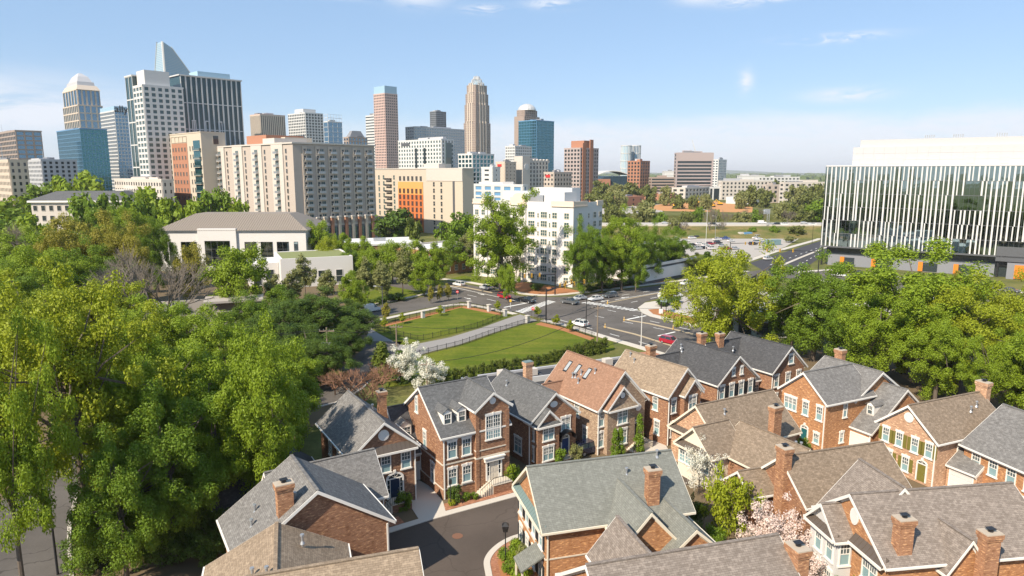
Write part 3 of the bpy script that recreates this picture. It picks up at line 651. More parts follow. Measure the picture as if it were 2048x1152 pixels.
# --- D: brick house with tall projecting bay
h = House('brick_townhouse', 'brick townhouse with two dormers and a tall gabled entrance bay', -7.64, 71.12, 31.3, BR_RED, RF_SLATE)
b = h.block(0, 0, 8.3, 11.1, 7.42, 11.39, 'u', o=.35)
y = h.block(3.97, -.42, 4.26, 6.2, 9.88, 11.5, 'v', o=.32, o_end=.35)
h.round_vent(y, 'F', 2.13, 10.6, .3); h.band(b, 4.0); h.band(y, 4.0, .2, .08); h.band(b, 1.15, .14); h.band(y, 4.9, .12)
for z in (1.55, 4.75):
    for u in (1.15, 2.95): h.win(b, 'F', u, z, .95, 1.8)
h.win(y, 'F', 2.2, 6.15, 1.8, 2.7, 'd'); h.door(y, 'F', 2.25, 1.15, STONE, 1.1, 2.2, arch=False); h.steps(y, 'F', 2.6, 1.15, 2.4, 1.5, side=-1)
MB().box(3.97 - .05, 4.35, -.49, -.424, .02, 9.2).build('corner_pilaster', BR_RED, h.t); MB().box(7.85, 8.28, -.49, -.424, .02, 9.2).build('corner_pilaster', BR_RED, h.t)
for x in (1.15, 2.95): h.dormer(x, 1.05, 8.15, 1.1, 1.55, 2.2)
h.win(b, 'L', 4.2, 8.2, .6, 1.7); h.win(b, 'L', 6.4, 4.6, .7, 1.8); h.win(b, 'L', 8.4, 1.2, .8, 2.0); h.win(b, 'L', 4.6, 1.5, .7, 1.8); h.pipe(b, 'F', .12, 7.1); h.vents([(6.2, 7.2, 10.6)])
# --- E
h = House('brick_townhouse', 'brick townhouse with blue arched door and two-storey bay window', 2.33, 79.5, 32.8, BR_RED, RF_SLATE)
b = h.block(0, 0, 6.95, 11.44, 6.1, 9.0, 'v', o=.4)
q = h.block(.25, -1.0, 3.3, 2.2, 5.7, 7.3, 'v', o=.3, ends='F'); h.pent(q, 'F', 5.5, .35, .35, mat=RF_SLATE)
for z in (1.0, 3.6): h.win(q, 'F', 1.65, z, 1.5, 1.6, 'd'); h.win(q, 'L', 1.1, z, .75, 1.6)
h.win(b, 'F', 5.3, 3.9, 1.3, 1.5, 'd'); h.door(b, 'F', 5.2, .6, plain('blue_door', (.02, .055, .17), .35, .05, 1), side=False); h.steps(b, 'F', 5.2, .5, 1.8, 1.2, rail=False)
aw = MB(); n = 10
for i in range(n):
    a0, a1 = math.pi * i / n, math.pi * (i + 1) / n
    aw.slab([(5.2 + 1.2 * math.cos(a0), -1.0, 2.8 + 1.15 * math.sin(a0)), (5.2 + 1.2 * math.cos(a0), -.01, 2.8 + 1.15 * math.sin(a0)), (5.2 + 1.2 * math.cos(a1), -.01, 2.8 + 1.15 * math.sin(a1)), (5.2 + 1.2 * math.cos(a1), -1.0, 2.8 + 1.15 * math.sin(a1))], .07)
aw.build('arched_hood', BLACK, h.t); h.round_vent(b, 'F', 3.4, 7.6, .45, .3)
h.win(b, 'L', 8.6, 1.0, 1.5, 1.9, 'd'); h.win(b, 'L', 4.2, 3.9, .9, 1.5); h.chimney(4.9, 8.0, 7.0, 10.9, 1.05, .75, 'cop', BR_PINK); h.vents([(1.9, 8.6, 8.0)]); h.pipe(b, 'L', 11.2, 5.6)
k = h.block(-2.6, 7.2, 2.7, 4.5, 3.2, 5.2, 'u', wall=BR_DARK, roof=RF_DARK)
# --- F
h = House('brick_townhouse', 'tan brick townhouse with rust-brown roof and three skylights', 11.01, 83.26, 32.9, BR_TAN, RF_RUST)
b = h.block(0, 0, 8.09, 11.52, 6.35, 10.54, 'v', o=.4)
q = h.block(1.0, -.7, 4.7, 4.0, 6.3, 8.75, 'v', o=.35, ends='F'); h.pent(q, 'F', 6.0, .5, .4, mat=RF_BROWN)
h.round_vent(q, 'F', 2.4, 7.7, .4, mat=G_DARK); h.round_vent(b, 'F', 6.9, 5.2, .4)
for z in (1.1, 3.9): h.win(q, 'F', 2.5, z, 1.5, 1.8, 'd'); h.win(b, 'F', .5, z, .75, 1.8)
h.door(b, 'F', 6.8, .9, BLACK, side=False); h.steps(b, 'F', 6.8, .9, 2.0, 2.0, STONE)
h.win(b, 'L', 7.2, 4.0, .8, 1.7); h.win(b, 'L', 9.0, 1.0, .8, 1.9); h.win(b, 'L', 4.4, 1.0, .8, 1.9); h.pipe(b, 'F', -.0, 6)
h.block(-2.2, 7.0, 4.8, 3.8, 5.0, 7.4, 'u', wall=BR_TAN, o_end=.3)
for i, (u, v) in enumerate(((2.5, 9.7), (2.5, 7.6), (2.5, 5.4))):
    kk = (10.54 - 6.35) / 4.045; z = 6.35 + kk * u + .26
    m = MB().slab([(u - .62, v - .4, z - .62 * kk), (u + .62, v - .4, z + .62 * kk), (u + .62, v + .4, z + .62 * kk), (u - .62, v + .4, z - .62 * kk)], .16); o = m.build('skylight', BLACK, h.t)
    MB().slab([(u - .5, v - .28, z - .5 * kk + .03), (u + .5, v - .28, z + .5 * kk + .03), (u + .5, v + .28, z + .5 * kk + .03), (u - .5, v + .28, z - .5 * kk + .03)], .02).build('skylight_pane', G_SKYL, o)
h.vents([(1.6, 7.4, 8.3), (1.7, 6.9, 8.4), (2.2, 6.3, 8.9), (2.9, 4.2, 9.5), (1.3, 5.8, 8.0)])
# --- G
h = House('brick_townhouse', 'red brick townhouse with tan roof and small front gable beside the skylight roof', 20.58, 86.27, 34.6, BR_RED, RF_TAN)
b = h.block(0, 0, 6.32, 10.98, 7.04, 10.2, 'v', o=.4)
q = h.block(2.4, -.7, 3.2, 3.0, 6.9, 8.6, 'v', o=.3, ends='F')
h.win(q, 'F', 1.6, 4.6, 1.35, 1.7, 'd'); h.win(b, 'F', 1.1, 4.5, .75, 1.7); h.win(b, 'F', 1.1, 1.2, .75, 1.8); h.win(b, 'F', 5.9, 5.0, .7, 1.5)
h.win(b, 'L', 8.8, 4.5, .75, 1.7); h.win(b, 'L', 6.2, 4.5, .75, 1.7); h.win(b, 'L', 9.2, 1.2, .8, 1.7); h.pipe(b, 'F', .15, 6.6); h.chimney(5.1, 8.2, 8.0, 11.3, 1.2, .8); h.vents([(2.1, 8.5, 9.2), (2.6, 9.8, 9.7)])
# --- H
h = House('brick_townhouse', 'dark-roofed brick townhouse with black shuttered windows under the gable', 29.03, 92.87, 31.4, BR_RED, RF_DARK)
b = h.block(0, 0, 8.03, 11.64, 6.56, 9.95, 'v', o=.4)
for u in (1.0, 3.0, 5.0, 7.0): h.win(b, 'F', u, 4.2, .85, 1.75, shut=BLKS); h.win(b, 'F', u, 1.1, .85, 1.75, shut=BLKS)
h.win(b, 'F', 3.2, 7.3, .45, .9, 'n'); h.win(b, 'F', 4.9, 7.3, .45, .9, 'n'); h.pipe(b, 'F', .1, 6.2)
q = h.block(-2.6, 7.4, 5.5, 4.4, 6.2, 8.6, 'u', o_end=.3); h.chimney(6.4, 9.2, 8.0, 11.2, 1.2, .85); h.vents([(2.2, 9.2, 8.9), (2.6, 9.8, 9.2)])
# --- I
h = House('brick_townhouse', 'dark-roofed brick townhouse with tall french window grid on its side wall', 39.0, 98.81, 30.6, BR_RED, RF_DARK)
b = h.block(0, 0, 7.43, 11.07, 6.54, 9.85, 'v', o=.4)
for u in (1.1, 3.7, 6.2): h.win(b, 'F', u, 4.1, .85, 1.6); h.win(b, 'F', u, 1.1, .85, 1.7)
h.win(b, 'F', 4.2, 7.3, 1.0, 1.2); h.pipe(b, 'F', .1, 6.2)
q = h.block(-2.6, 2.2, 2.65, 4.0, 4.9, 6.4, 'u', o_end=.1); h.win(q, 'F', 1.35, .6, 1.9, 3.4, 'd')
q = h.block(-4.6, 6.6, 8.2, 4.6, 6.4, 9.4, 'u', o_end=.3); h.chimney(-2.0, 8.6, 8.0, 10.9, 1.1, .8); h.vents([(-.2, 7.4, 8.2)])
# --- J
h = House('brick_townhouse', 'bright orange brick townhouse with teal arched door and dormered garage', 37.08, 90.05, -64.4, BR_ORG, RF_GREY)
b = h.block(0, 0, 7.27, 8.5, 6.99, 9.95, 'v', o=.4)
h.win(b, 'F', 1.6, 4.4, 1.9, 1.6, 't'); h.win(b, 'F', 4.1, 4.4, .8, 1.7); h.win(b, 'F', 6.3, 4.4, .8, 1.7); h.door(b, 'F', 4.2, .5, TEALP, .95, 2.0, side=False); h.win(b, 'F', 6.1, 1.2, .75, 1.2)
h.win(b, 'R', 3.5, 4.6, .55, 1.7); h.win(b, 'R', 3.2, 1.2, .6, 1.2); h.pipe(b, 'F', 7.15, 6.6); h.steps(b, 'F', 4.2, .5, 1.8, 1.2, STONE, rail=False)
q = h.block(-1.5, 5.6, 8.5, 9.2, 6.5, 9.6, 'u', o=.4)
g_ = h.block(7.05, 4.9, 3.2, 12, 3.2, 8.0, 'u', o=.3, o_end=.3); h.garage(g_, 'F', 1.6, 2.6, 2.3); h.dormer(8.6, 6.6, 4.75, 1.0, 1.5, 2.0); h.chimney(0, 11.0, 8, 11.0, 1.2, .8); h.pipe(g_, 'F', 3.15, 3)
# --- K
h = House('brick_townhouse', 'pale pink brick townhouse with olive shutters and olive arched door', 45.59, 80.56, -66.6, BR_PINK, RF_BROWN)
b = h.block(0, 0, 7.4, 12.3, 5.75, 8.78, 'v', o=.4)
h.round_vent(b, 'F', 3.7, 7.4, .5)
for u in (.95, 2.75, 4.75, 6.5): h.win(b, 'F', u, 3.5, .75, 1.6, shut=OLIVE)
h.door(b, 'F', 5.9, .3, OLIVE, 1.0, 2.1, side=False); h.win(b, 'F', 3.8, .8, .75, 1.6, shut=OLIVE); h.win(b, 'F', 1.6, .8, .75, 1.6, shut=OLIVE); h.pipe(b, 'F', 7.3, 5.4)
h.win(b, 'R', 4, 3.4, .75, 1.5); h.chimney(3.9, 12.9, .2, 10.2, 1.4, .8, mat=BR_PINK); h.vents([(5.2, 9.8, 7.9), (5.6, 8.2, 7.6)])
g_ = h.block(7.5, 2.0, 3.4, 8, 2.8, 5.6, 'u', o=.3, o_end=0, roof=RF_GREY); h.garage(g_, 'F', 1.7, 2.5, 2.2)
# --- L
h = House('brick_townhouse', 'brick townhouse with long grey roof and a row of blind-filled windows', 52.02, 74.29, -75.8, BR_ORG, RF_GREY)
b = h.block(0, 0, 13.5, 10.58, 5.3, 9.31, 'u', o=.4)
for u in (1.6, 3.7, 5.8, 7.8, 9.8): h.win(b, 'F', u, 3.1, .9, 1.7)
for u in (1.6, 5.8, 7.8): h.win(b, 'F', u, .6, .9, 1.5)
# --- M
h = House('brick_townhouse', 'low brown-roofed house with cream sunroom and pale brick gable', 24.38, 74.6, 27.9, BR_PINK, RF_BROWN, CREAM)
b = h.block(0, 0, 12.32, 8.79, 4.55, 8.32, 'u', o=.4); h.pent(b, 'L', 4.35, .5, .5, u0=-.1, u1=6); h.win(b, 'L', 2.2, 1.2, 1.0, 1.9, 'd')
q = h.block(-2.2, -.6, 4.6, 5.6, 4.2, 6.7, 'u', wall=CREAM, o_end=.5); h.pent(q, 'L', 4.0, .6, .6)
for u in (.75, 1.75, 2.75, 3.75, 4.75): h.win(q, 'L', u, 1.9, .8, 1.7, 'n')
h.win(q, 'F', 1.2, 1.2, .8, 1.9, 'n')
w_ = h.block(.3, -7.8, 8.0, 9.0, 4.0, 6.5, 'v', o=.4, wall=BR_RED); h.win(w_, 'L', 6.6, 1.2, .9, 1.7); h.win(b, 'F', 2.9, 2.6, .7, .9, 'n')
h.chimney(7.0, -1.1, 3, 8.8, 1.25, .85, 'cap'); h.vents([(3.0, 3.0, 7.3), (5.5, -5.4, 5.7), (5.0, -6.5, 6.1)])
# --- N
h = House('brick_townhouse', 'brown-roofed brick house with tall stepped chimney behind the pink blossom', 28.81, 61.57, 17.2, BR_RED, RF_BROWN)
b = h.block(-.3, 0, 12.2, 7.6, 4.4, 7.63, 'u', o=.4); h.chimney(-.7, 3.2, .0, 9.0, .9, 1.25); h.win(b, 'L', 1.4, 1.0, .8, 1.7)
q = h.block(-3.2, 4.6, 4.2, 4.0, 3.6, 5.2, 'u', wall=BR_RED); h.win(q, 'F', .9, 1.4, .8, 1.6); h.vents([(7.6, 1.2, 5.8)])
# --- O
h = House('brick_townhouse', 'brick townhouse with wide green-grey roof and black shutters facing the court', 2.84, 53.15, 15.2, BR_ORG, RF_GREEN, CREAM)
b = h.block(0, 0, 13.32, 8.59, 6.55, 10.03, 'u', o=.45)
for i in range(4): h.win(b, 'L', 1.2 + 2.05 * i, 4.2, .8, 1.7, shut=BLKS)
for i in range(4): h.win(b, 'L', 1.2 + 2.05 * i, 1.1, .8, 1.7, shut=BLKS)
h.pent(b, 'L', 6.3, .5, .5, mat=COPPER); h.pipe(b, 'F', .15, 6.1); h.band(b, 3.6, .12)
q = h.block(5.6, -3.6, 4.2, 6.0, 6.4, 8.7, 'v', o=.35); h.win(q, 'L', 4.6, 3.8, .9, 2.0, n=1); h.win(q, 'L', 4.6, .9, .9, 2.0)
h.block(9.0, -4.6, 4.6, 6.0, 5.2, 7.2, 'v', o=.3); h.chimney(10.1, .75, 6.8, 10.3, 1.1, .8); h.vents([(8.6, 2.9, 9.0), (12.1, 3.9, 9.9)])
pc = MB().slab([(-2.1, 0.2, 2.75), (-2.1, 2.6, 2.75), (-.02, 2.6, 3.9), (-.02, .2, 3.9)][::-1], .14); pc.build('porch_roof', RF_GREEN, h.t); MB().box(-2.0, -1.85, .35, .5, .1, 2.6).box(-2.0, -1.85, 2.3, 2.45, .1, 2.6).build('porch_post', CREAM, h.t)
# --- P
h = House('brick_townhouse', 'warm grey patterned roof with tall end chimney in front of the garden', 7.24, 35.87, 15.4, BR_ORG, RF_WARM)
b = h.block(-.6, 0, 13.8, 11, 6.59, 10.56, 'u', o=.4); h.chimney(14.0, 3.9, .0, 10.6, .9, 1.3)
h.block(3.0, 8.0, 4.4, 6.0, 6.0, 8.6, 'v', o=.35)
# --- Q
h = House('brick_townhouse', 'warm grey patterned roof with oval gable window and white bay front', 28.68, 47.84, 8, BR_ORG, RF_WARM)
b = h.block(0, 0, 14.2, 9.1, 6.55, 9.87, 'u', o=.4); h.round_vent(b, 'L', 4.9, 8.25, .42, .62); h.pent(b, 'L', 6.3, .65, .6, u0=5.2)
q = h.block(-1.3, 4.2, 4.0, 3.9, 6.4, 8.3, 'u', wall=WHITE, o_end=.5); h.pent(q, 'L', 6.2, .5, .5); h.win(q, 'L', 1.3, 4.0, .8, 1.9, 's'); h.win(q, 'L', 2.9, 4.0, .8, 1.9, 's'); h.win(q, 'F', .65, 4.0, .8, 1.9); h.win(q, 'L', 1.3, 1.0, .8, 1.9, 's'); h.win(q, 'L', 2.9, 1.0, .8, 1.9, 's')
h.win(b, 'L', 7.2, 3.9, 1.6, 1.9, 'd'); h.win(b, 'L', 7.2, .9, 1.6, 1.9, 'd')
h.block(.9, 4.6, 6.8, 5.2, 6.5, 10.2, 'v', o=.35); h.block(4.6, -.6, 3.1, 4, 6.2, 8.35, 'v', o=.4)
h.chimney(1.6, .7, 6.9, 9.8, 1.2, .85); h.chimney(7.2, -1.3, 4, 9.3, 1.2, .85)
h = House('brick_townhouse', 'tan-brown low roof wing with a skylight below the gabled dormer', 31.2, 39.6, 8, BR_ORG, RF_TAN)
b = h.block(1.4, -1, 14, 9.2, 4.2, 6.6, 'u', o=.3)
u, v = 3.2, 1.6; h.dormer(7.6, .9, 5.4, 1.4, 1.5, 2.2)
kk = 2.4 / 4.6; z = 4.2 + kk * (v + 1) + .24
MB().slab([(u - .5, v - .8, z - .8 * kk), (u + .5, v - .8, z - .8 * kk), (u + .5, v + .8, z + .8 * kk), (u - .5, v + .8, z + .8 * kk)], .1).build('skylight', COPPER, h.t)
MB().slab([(u - .38, v - .65, z - .65 * kk + .03), (u + .38, v - .65, z - .65 * kk + .03), (u + .38, v + .65, z + .65 * kk + .03), (u - .38, v + .65, z + .65 * kk + .03)], .02).build('skylight_pane', G_DARK, h.t)
# --- small dark-roofed outbuilding by the wood, and the garden wall behind the green-grey roof
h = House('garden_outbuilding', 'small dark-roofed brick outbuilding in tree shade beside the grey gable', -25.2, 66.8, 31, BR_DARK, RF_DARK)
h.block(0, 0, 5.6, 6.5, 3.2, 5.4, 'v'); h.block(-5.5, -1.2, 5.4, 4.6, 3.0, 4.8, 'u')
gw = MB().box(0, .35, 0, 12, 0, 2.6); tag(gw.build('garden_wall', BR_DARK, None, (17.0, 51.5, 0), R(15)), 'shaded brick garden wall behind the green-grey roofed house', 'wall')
# ---------------------------------------------------------------- larger buildings
def cor(pl, pc, pr, D, yaw=47):
    """near corner on bearing pc at distance D; lengths of the right-hand (F) and left-hand (L) faces that end on bearings pr, pl"""
    a = R(yaw); x0 = xat(pc, D); tr, tl = xat(pr, 1.), xat(pl, 1.)
    wf = (tr * D - x0) / (math.cos(a) - tr * math.sin(a)); wl = (tl * D - x0) / (-math.sin(a) - tl * math.cos(a))
    return (x0, D), wf, wl
class Bld:
    def __init__(s, name, label, org, yaw, cat='building', group=None, z=0):
        s.t = thing(name, label, cat, (org[0], org[1], z), R(yaw), group)
    face = House.face
    def box(s, x, y, w, d, z0, z1, mat, name='wall', parent=None):
        MB().box(x, x + w, y, y + d, z0, z1).build(name, mat, parent or s.t); return (x, y, w, d)
    def grid(s, b, fc, z0, z1, nx, nz, pw, sh, mat, out=.3, name='facade_grid', u0=0, u1=None, panes=None, vert=True, horiz=True, edge=True):
        L = (b[2] if fc in 'FB' else b[3]) if u1 is None else u1 - u0
        (x, y), rz = s.face(b, fc, u0, .02)
        m = MB(); 
        if vert:
            for i in range(nx + 1):
                if not edge and i in (0, nx): continue
                c = L * i / nx; a0, a1 = max(0, c - pw / 2), min(L, c + pw / 2)
                m.box(a0, a1, -out, 0, z0, z1)
        if horiz:
            for k in range(nz + 1):
                c = z0 + (z1 - z0) * k / nz; m.box(.01, L - .01, -out + .03, 0, max(z0, c - sh / 2), min(z1, c + sh / 2))
        o = tag(m.build(name, mat, s.t, (x, y, 0), rz), kind='stuff')
        if panes:
            cw, ch = L / nx - (pw if vert else .1), (z1 - z0) / nz - (sh if horiz else .1)
            me = shared(('pane', round(cw, 2), round(ch, 2), panes.name), lambda: MB().box(-cw / 2, cw / 2, -.06, 0, -ch / 2, ch / 2).mesh('window_pane', panes))
            for i in range(nx):
                for k in range(nz):
                    u = L * (i + .5) / nx; link('window_pane', me, s.t, (x + u * math.cos(rz), y + u * math.sin(rz), z0 + (z1 - z0) * (k + .5) / nz), rz)
        return o
    def punched(s, b, fc, us, zs, w, h, glass_, frame=None, name='window', mull=True, split=(2, 2)):
        def mk():
            f = MB().box(-w / 2 - .1, -w / 2, -.1, .02, -.1, h + .1).box(w / 2, w / 2 + .1, -.1, .02, -.1, h + .1).box(-w / 2, w / 2, -.1, .02, h, h + .1).box(-w / 2, w / 2, -.14, .02, -.14, 0)
            for i in range(1, split[0]): f.box(-w / 2 + w * i / split[0] - .05, -w / 2 + w * i / split[0] + .05, -.07, .0, 0, h)
            for i in range(1, split[1]): f.box(-w / 2, w / 2, -.068, .0, h * i / split[1] - .05, h * i / split[1] + .05)
            return f.mesh(name, frame or TRIM), MB().box(-w / 2, w / 2, -.04, 0, 0, h).mesh('pane', glass_)
        f, p = shared(('pw', w, h, glass_.name, (frame or TRIM).name, split, name), mk)
        for u in us:
            for z in zs:
                (x, y), rz = s.face(b, fc, u, .02); o = link(name, f, s.t, (x, y, z), rz); link('pane', p, o)
    def slabs(s, b, fc, u0, u1, zs, out, mat, rail=None, name='balcony', h=.2):
        me = shared(('bal', round(u1 - u0, 2), out, mat.name), lambda: MB().box(0, u1 - u0, -out, 0, 0, h).mesh(name, mat))
        rm = shared(('balr', round(u1 - u0, 2), out, (rail or STEEL).name), lambda: MB().box(0, u1 - u0, -out, -out + .06, h, h + 1.05).box(0, .06, -out + .06, 0, h, h + 1.05).box(u1 - u0 - .06, u1 - u0, -out + .06, 0, h, h + 1.05).mesh('balcony_rail', rail or STEEL))
        for z in zs:
            (x, y), rz = s.face(b, fc, u0, .02); o = link(name, me, s.t, (x, y, z), rz); link('balcony_rail', rm, o)
    def cap(s, b, z, out=.5, h=.7, mat=None, name='parapet'):
        MB().box(b[0] - out, b[0] + b[2] + out, b[1] - out, b[1] + b[3] + out, z, z + h).build(name, mat or BEIGE2, s.t)
    def tapered(s, b, z0, z1, k0, k1, mat, name='crown', kx=None):
        cx, cy = b[0] + b[2] / 2, b[1] + b[3] / 2; vs = []
        for z, k in ((z0, k0), (z1, k1)):
            for sx_, sy_ in ((-1, -1), (1, -1), (1, 1), (-1, 1)): vs.append((cx + sx_ * b[2] / 2 * k, cy + sy_ * b[3] / 2 * k, z))
        MB().add(vs, [(0, 3, 2, 1), (4, 5, 6, 7), (0, 1, 5, 4), (1, 2, 6, 5), (2, 3, 7, 6), (3, 0, 4, 7)]).build(name, mat, s.t)
def simple(name, label, pl, pc, pr, D, ytop, wall, gl, fl=3.6, bay=4., pw=1.2, sh=1.4, yaw=47, out=.4, z0=0, top=None, vert=True, horiz=True, faces='FL', group=None, base=None, inset=None):
    org, wf, wl = cor(pl, pc, pr, D, yaw); wl = max(wl, 8.); wf = max(wf, 5.); s = Bld(name, label, org, yaw, group=group); zt = zat(pc, ytop, D)
    b = s.box(.1, .1, wf - .2, wl - .2, z0, zt - .05, gl, 'glass_core'); b = (0, 0, wf, wl)
    b = (.1, .1, wf - .2, wl - .2)
    for fc in faces:
        L = wf if fc in 'FB' else wl; s.grid(b, fc, z0, zt, max(1, round(L / bay)), max(1, round((zt - z0) / fl)), pw, sh, wall, out, vert=vert, horiz=horiz)
    s.box(-.32, -.32, wf + .64, wl + .64, zt - .02, zt + 1.0, top or wall, 'parapet')
    q = random.Random(int(pc * 7 + D))
    for _ in range(q.choice((2, 3, 4))):
        a_, c_ = q.uniform(.12, .4) * wf, q.uniform(.12, .4) * wl; x_, y_ = q.uniform(.05, .5) * wf, q.uniform(.05, .5) * wl; s.box(x_, y_, a_, c_, zt + 1.0, zt + 1.0 + q.uniform(.6, 2.6) * (D / 700) ** .5, q.choice((GREYP, MGREY, wall)), 'rooftop_unit')
    if q.random() < .4: MB().tube((wf * .4, wl * .4, zt), (wf * .4, wl * .4, zt + q.uniform(5, 11)), .25, .1, 5).build('antenna', STEEL, s.t)
    return s, b, zt
# the hospital-like glass block with white fins
fl_ = at(1637, 529); s = Bld('fin_clad_office', 'wide glass office block with vertical white fins and white rooftop plant', (fl_.x, fl_.y), -36)
Lh, z0h, z1h = 86., 7.6, 38.2; b = (0, 0, Lh, 46)
s.box(0, .4, Lh, 45.2, z0h, z1h, G_GRN, 'glass_core')
nb = 60; fz_ = [z0h + (z1h - z0h) * k / 6 for k in range(7)]
fin = shared('fin', lambda: None); rf_ = random.Random(3)
def fins(i, k0, k1, sh=0):
    w_ = .36 + .2 * ((i * 7) % 3) / 2
    me = shared(('fin', k0, k1, round(w_, 2)), lambda: MB().box(-w_ / 2, w_ / 2, -.3, 0, fz_[k0] + .05, fz_[k1] - .05).mesh('fin', WHITE))
    link('fin', me, s.t, (Lh * (i + .3 + .25 * ((i * 5) % 4) / 4 + sh) / nb, .38, 0))
for i in range(nb):
    if i >= 40: lo_ = 1
    else: lo_ = 0
    gaps = [(5, 9, 1, 2), (5, 7, 0, 1), (30, 36, 3, 4), (32, 35, 4, 5), (31, 34, 0, 1), (45, 49, 3, 4)]
    on = [k for k in range(lo_, 6) if not any(a <= i < c and k0 <= k < k1 for a, c, k0, k1 in gaps)]
    k = 0
    while k < len(on):
        j = k
        while j + 1 < len(on) and on[j + 1] == on[j] + 1: j += 1
        a_, c_ = on[k], on[j] + 1; m_ = rf_.choice([a_] * 2 + list(range(a_ + 1, c_)) * 2) if c_ - a_ > 1 else a_
        if m_ > a_: fins(i, a_, m_, 0); fins(i, m_, c_, .22)
        else: fins(i, a_, c_, .15 * (i % 3))
        k = j + 1
pw_ = Lh / 43; pmesh = shared('gpanel', lambda: MB().box(-pw_ / 2 + .03, pw_ / 2 - .03, -.04, 0, .08, (z1h - z0h) / 6 - .08).mesh('glass_panel', G_GRN))
for i in range(43):
    for k in range(6):
        o = link('glass_panel', pmesh, s.t, (pw_ * (i + .5), .39, fz_[k])); o.rotation_euler = (rf_.gauss(0, .004), 0, rf_.gauss(0, .006))
mm = MB()
for i in range(nb + 1): mm.box(Lh * i / nb - .03, Lh * i / nb + .03, .25, .34, z0h, z1h)
for z in fz_: mm.box(0, Lh, .24, .41, z - .1, z + .1)
mm.build('mullion', DGREY, s.t)
s.box(8, 7, Lh, 34, z1h, 45.6, SCREEN, 'plant_screen'); s.box(10, 9, Lh - 6, 30, 45.6, 48.4, SCREEN, 'plant_screen'); s.box(0, .5, Lh, 45, z1h, z1h + .5, WHITE, 'roof_edge')
pj = MB()
for i in range(1, 24): pj.box(8 + i * 3.6 - .04, 8 + i * 3.6 + .04, 6.93, 7.0, z1h, 45.6)
for z in (40.8, 43.2): pj.box(8, 8 + Lh, 6.95, 7.0, z - .04, z + .04)
pj.build('panel_joint', GREYP, s.t)
for x in (10.5, 20, 45, 55, 66, 86): s.box(x, 6.9, 5.5 if x < 30 else 2.5, .1, z1h + 1.0, z1h + 3.2, BEIGE2, 'louvre')
for x in (31, 40, 53, 64): 
    for k in range(5): s.box(x + k * .7, 12, .35, .35, 48.4, 49.8, STEEL, 'flue_stack')
s.box(2, 3.0, Lh - 4, 40, 0, z0h, G_DARK, 'lobby_glass'); s.box(3, 1.4, 54, 1.5, 0, 4.2, MGREY, 'plinth'); s.box(-.2, .2, Lh, 3.2, z0h - .5, z0h + .0, DGREY, 'soffit')
for x, w_ in ((7.5, 5), (18.5, 6), (34, 6), (45, 6)): s.box(x, 1.2, w_, .25, .3, 3.4, G_DARK, 'shopfront'); s.box(x - .05, .95, 1.5, .3, .2, 3.6, ORANGE, 'orange_panel')
s.box(57, .2, 30, 3, z0h - 1.9, z0h + 3.2, DGREY, 'canopy'); s.box(60.5, -1.6, 26, 4, 0, 5.4, MGREY, 'entrance_frame'); s.box(66, -1.9, 18, .4, .3, 4.4, G_APT, 'entrance_glass'); s.box(62.6, -2.0, 3.1, .5, .3, 4.9, ORANGE, 'orange_panel')
s.box(.6, .3, .6, .6, 0, z0h, BLACK, 'column'); s.box(57.5, 1, .6, .6, 0, z0h, BLACK, 'column')
# white seven-storey block at the intersection
org, wf, wl = cor(948, 1150, 1206, 214, 51); ZA = zat(1150, 404, 214)
s = Bld('white_apartment_block', 'white seven-storey apartment block with arched parapet behind the big oak', org, 51)
b = s.box(0, 0, wf, wl, 0, ZA - 1.0, WHITEB)
P_ = plain('cream_cornice', (.66, .54, .42), .85, .08, .4)
fzs = [1.2 + (ZA - 3.6) / 8 * k for k in range(8)]
for u0, u1, ht in ((0, wl * .15, 1.6), (wl * .40, wl * .55, 2.6), (wl * .80, wl, 1.6)):
    (x, y), rz = s.face(b, 'L', u0, .02); L = u1 - u0
    MB().box(0, L, -.5, 0, 0, ZA - 1).build('pavilion', WHITEB, s.t, (x, y, 0), rz)
    MB().box(-.1, L + .1, -.7, .6, ZA - 1.5, ZA - 1.5 + ht).box(-.25, L + .25, -.9, .0, ZA - 1.6, ZA - 1.3).build('cornice', P_, s.t, (x, y, 0), rz)
    if ht > 2: MB().disc((L / 2, ZA + .9), L * .36, -.65, .5, 20, 1.5).build('arched_parapet', P_, s.t, (x, y, 0), rz)
MB().box(-.5, wf * .45, -.12, .5, ZA - 1.5, ZA + .1).box(-.6, wf * .45, -.3, .3, ZA - 1.6, ZA - 1.3).build('cornice', P_, s.t); MB().box(wf * .8, wf + .3, -.25, .5, ZA - 1.5, ZA + .1).build('cornice', P_, s.t)
MB().box(.3, wf - .3, .02, .4, ZA - 1, ZA - .3).box(.02, .4, .3, wl, ZA - 1, ZA - .3).build('parapet', WHITEB, s.t)
def off(b_, d): return (b_[0] - d, b_[1], b_[2] + d, b_[3])
bp = off(b, .5)
s.punched(bp, 'L', [wl * .83, wl * .94], fzs, 1.7, 1.7, G_APT, CREAM); s.punched(bp, 'L', [wl * .04, wl * .11, wl * .44, wl * .51], fzs, 1.5, 1.7, G_APT, CREAM)
s.punched(b, 'L', [wl * .60], fzs, 2.5, 1.7, G_APT, CREAM, split=(3, 2)); s.punched(b, 'L', [wl * .72], fzs, 2.4, 1.8, G_APT, CREAM, split=(3, 2)); s.punched(b, 'L', [wl * .665, wl * .775], fzs, .5, 1.3, G_APT, CREAM, split=(1, 2)); s.punched(b, 'L', [wl * .2, wl * .28, wl * .35], fzs, 1.8, 1.7, G_APT, CREAM)
s.punched(b, 'F', [wf * .2, wf * .72, wf * .93], fzs, 1.5, 1.7, G_APT, CREAM); s.punched(b, 'F', [wf * .5], fzs, .6, 1.4, G_APT, CREAM, split=(1, 2))
(x, y), rz = s.face(b, 'L', wl * .475, 0); en = MB()
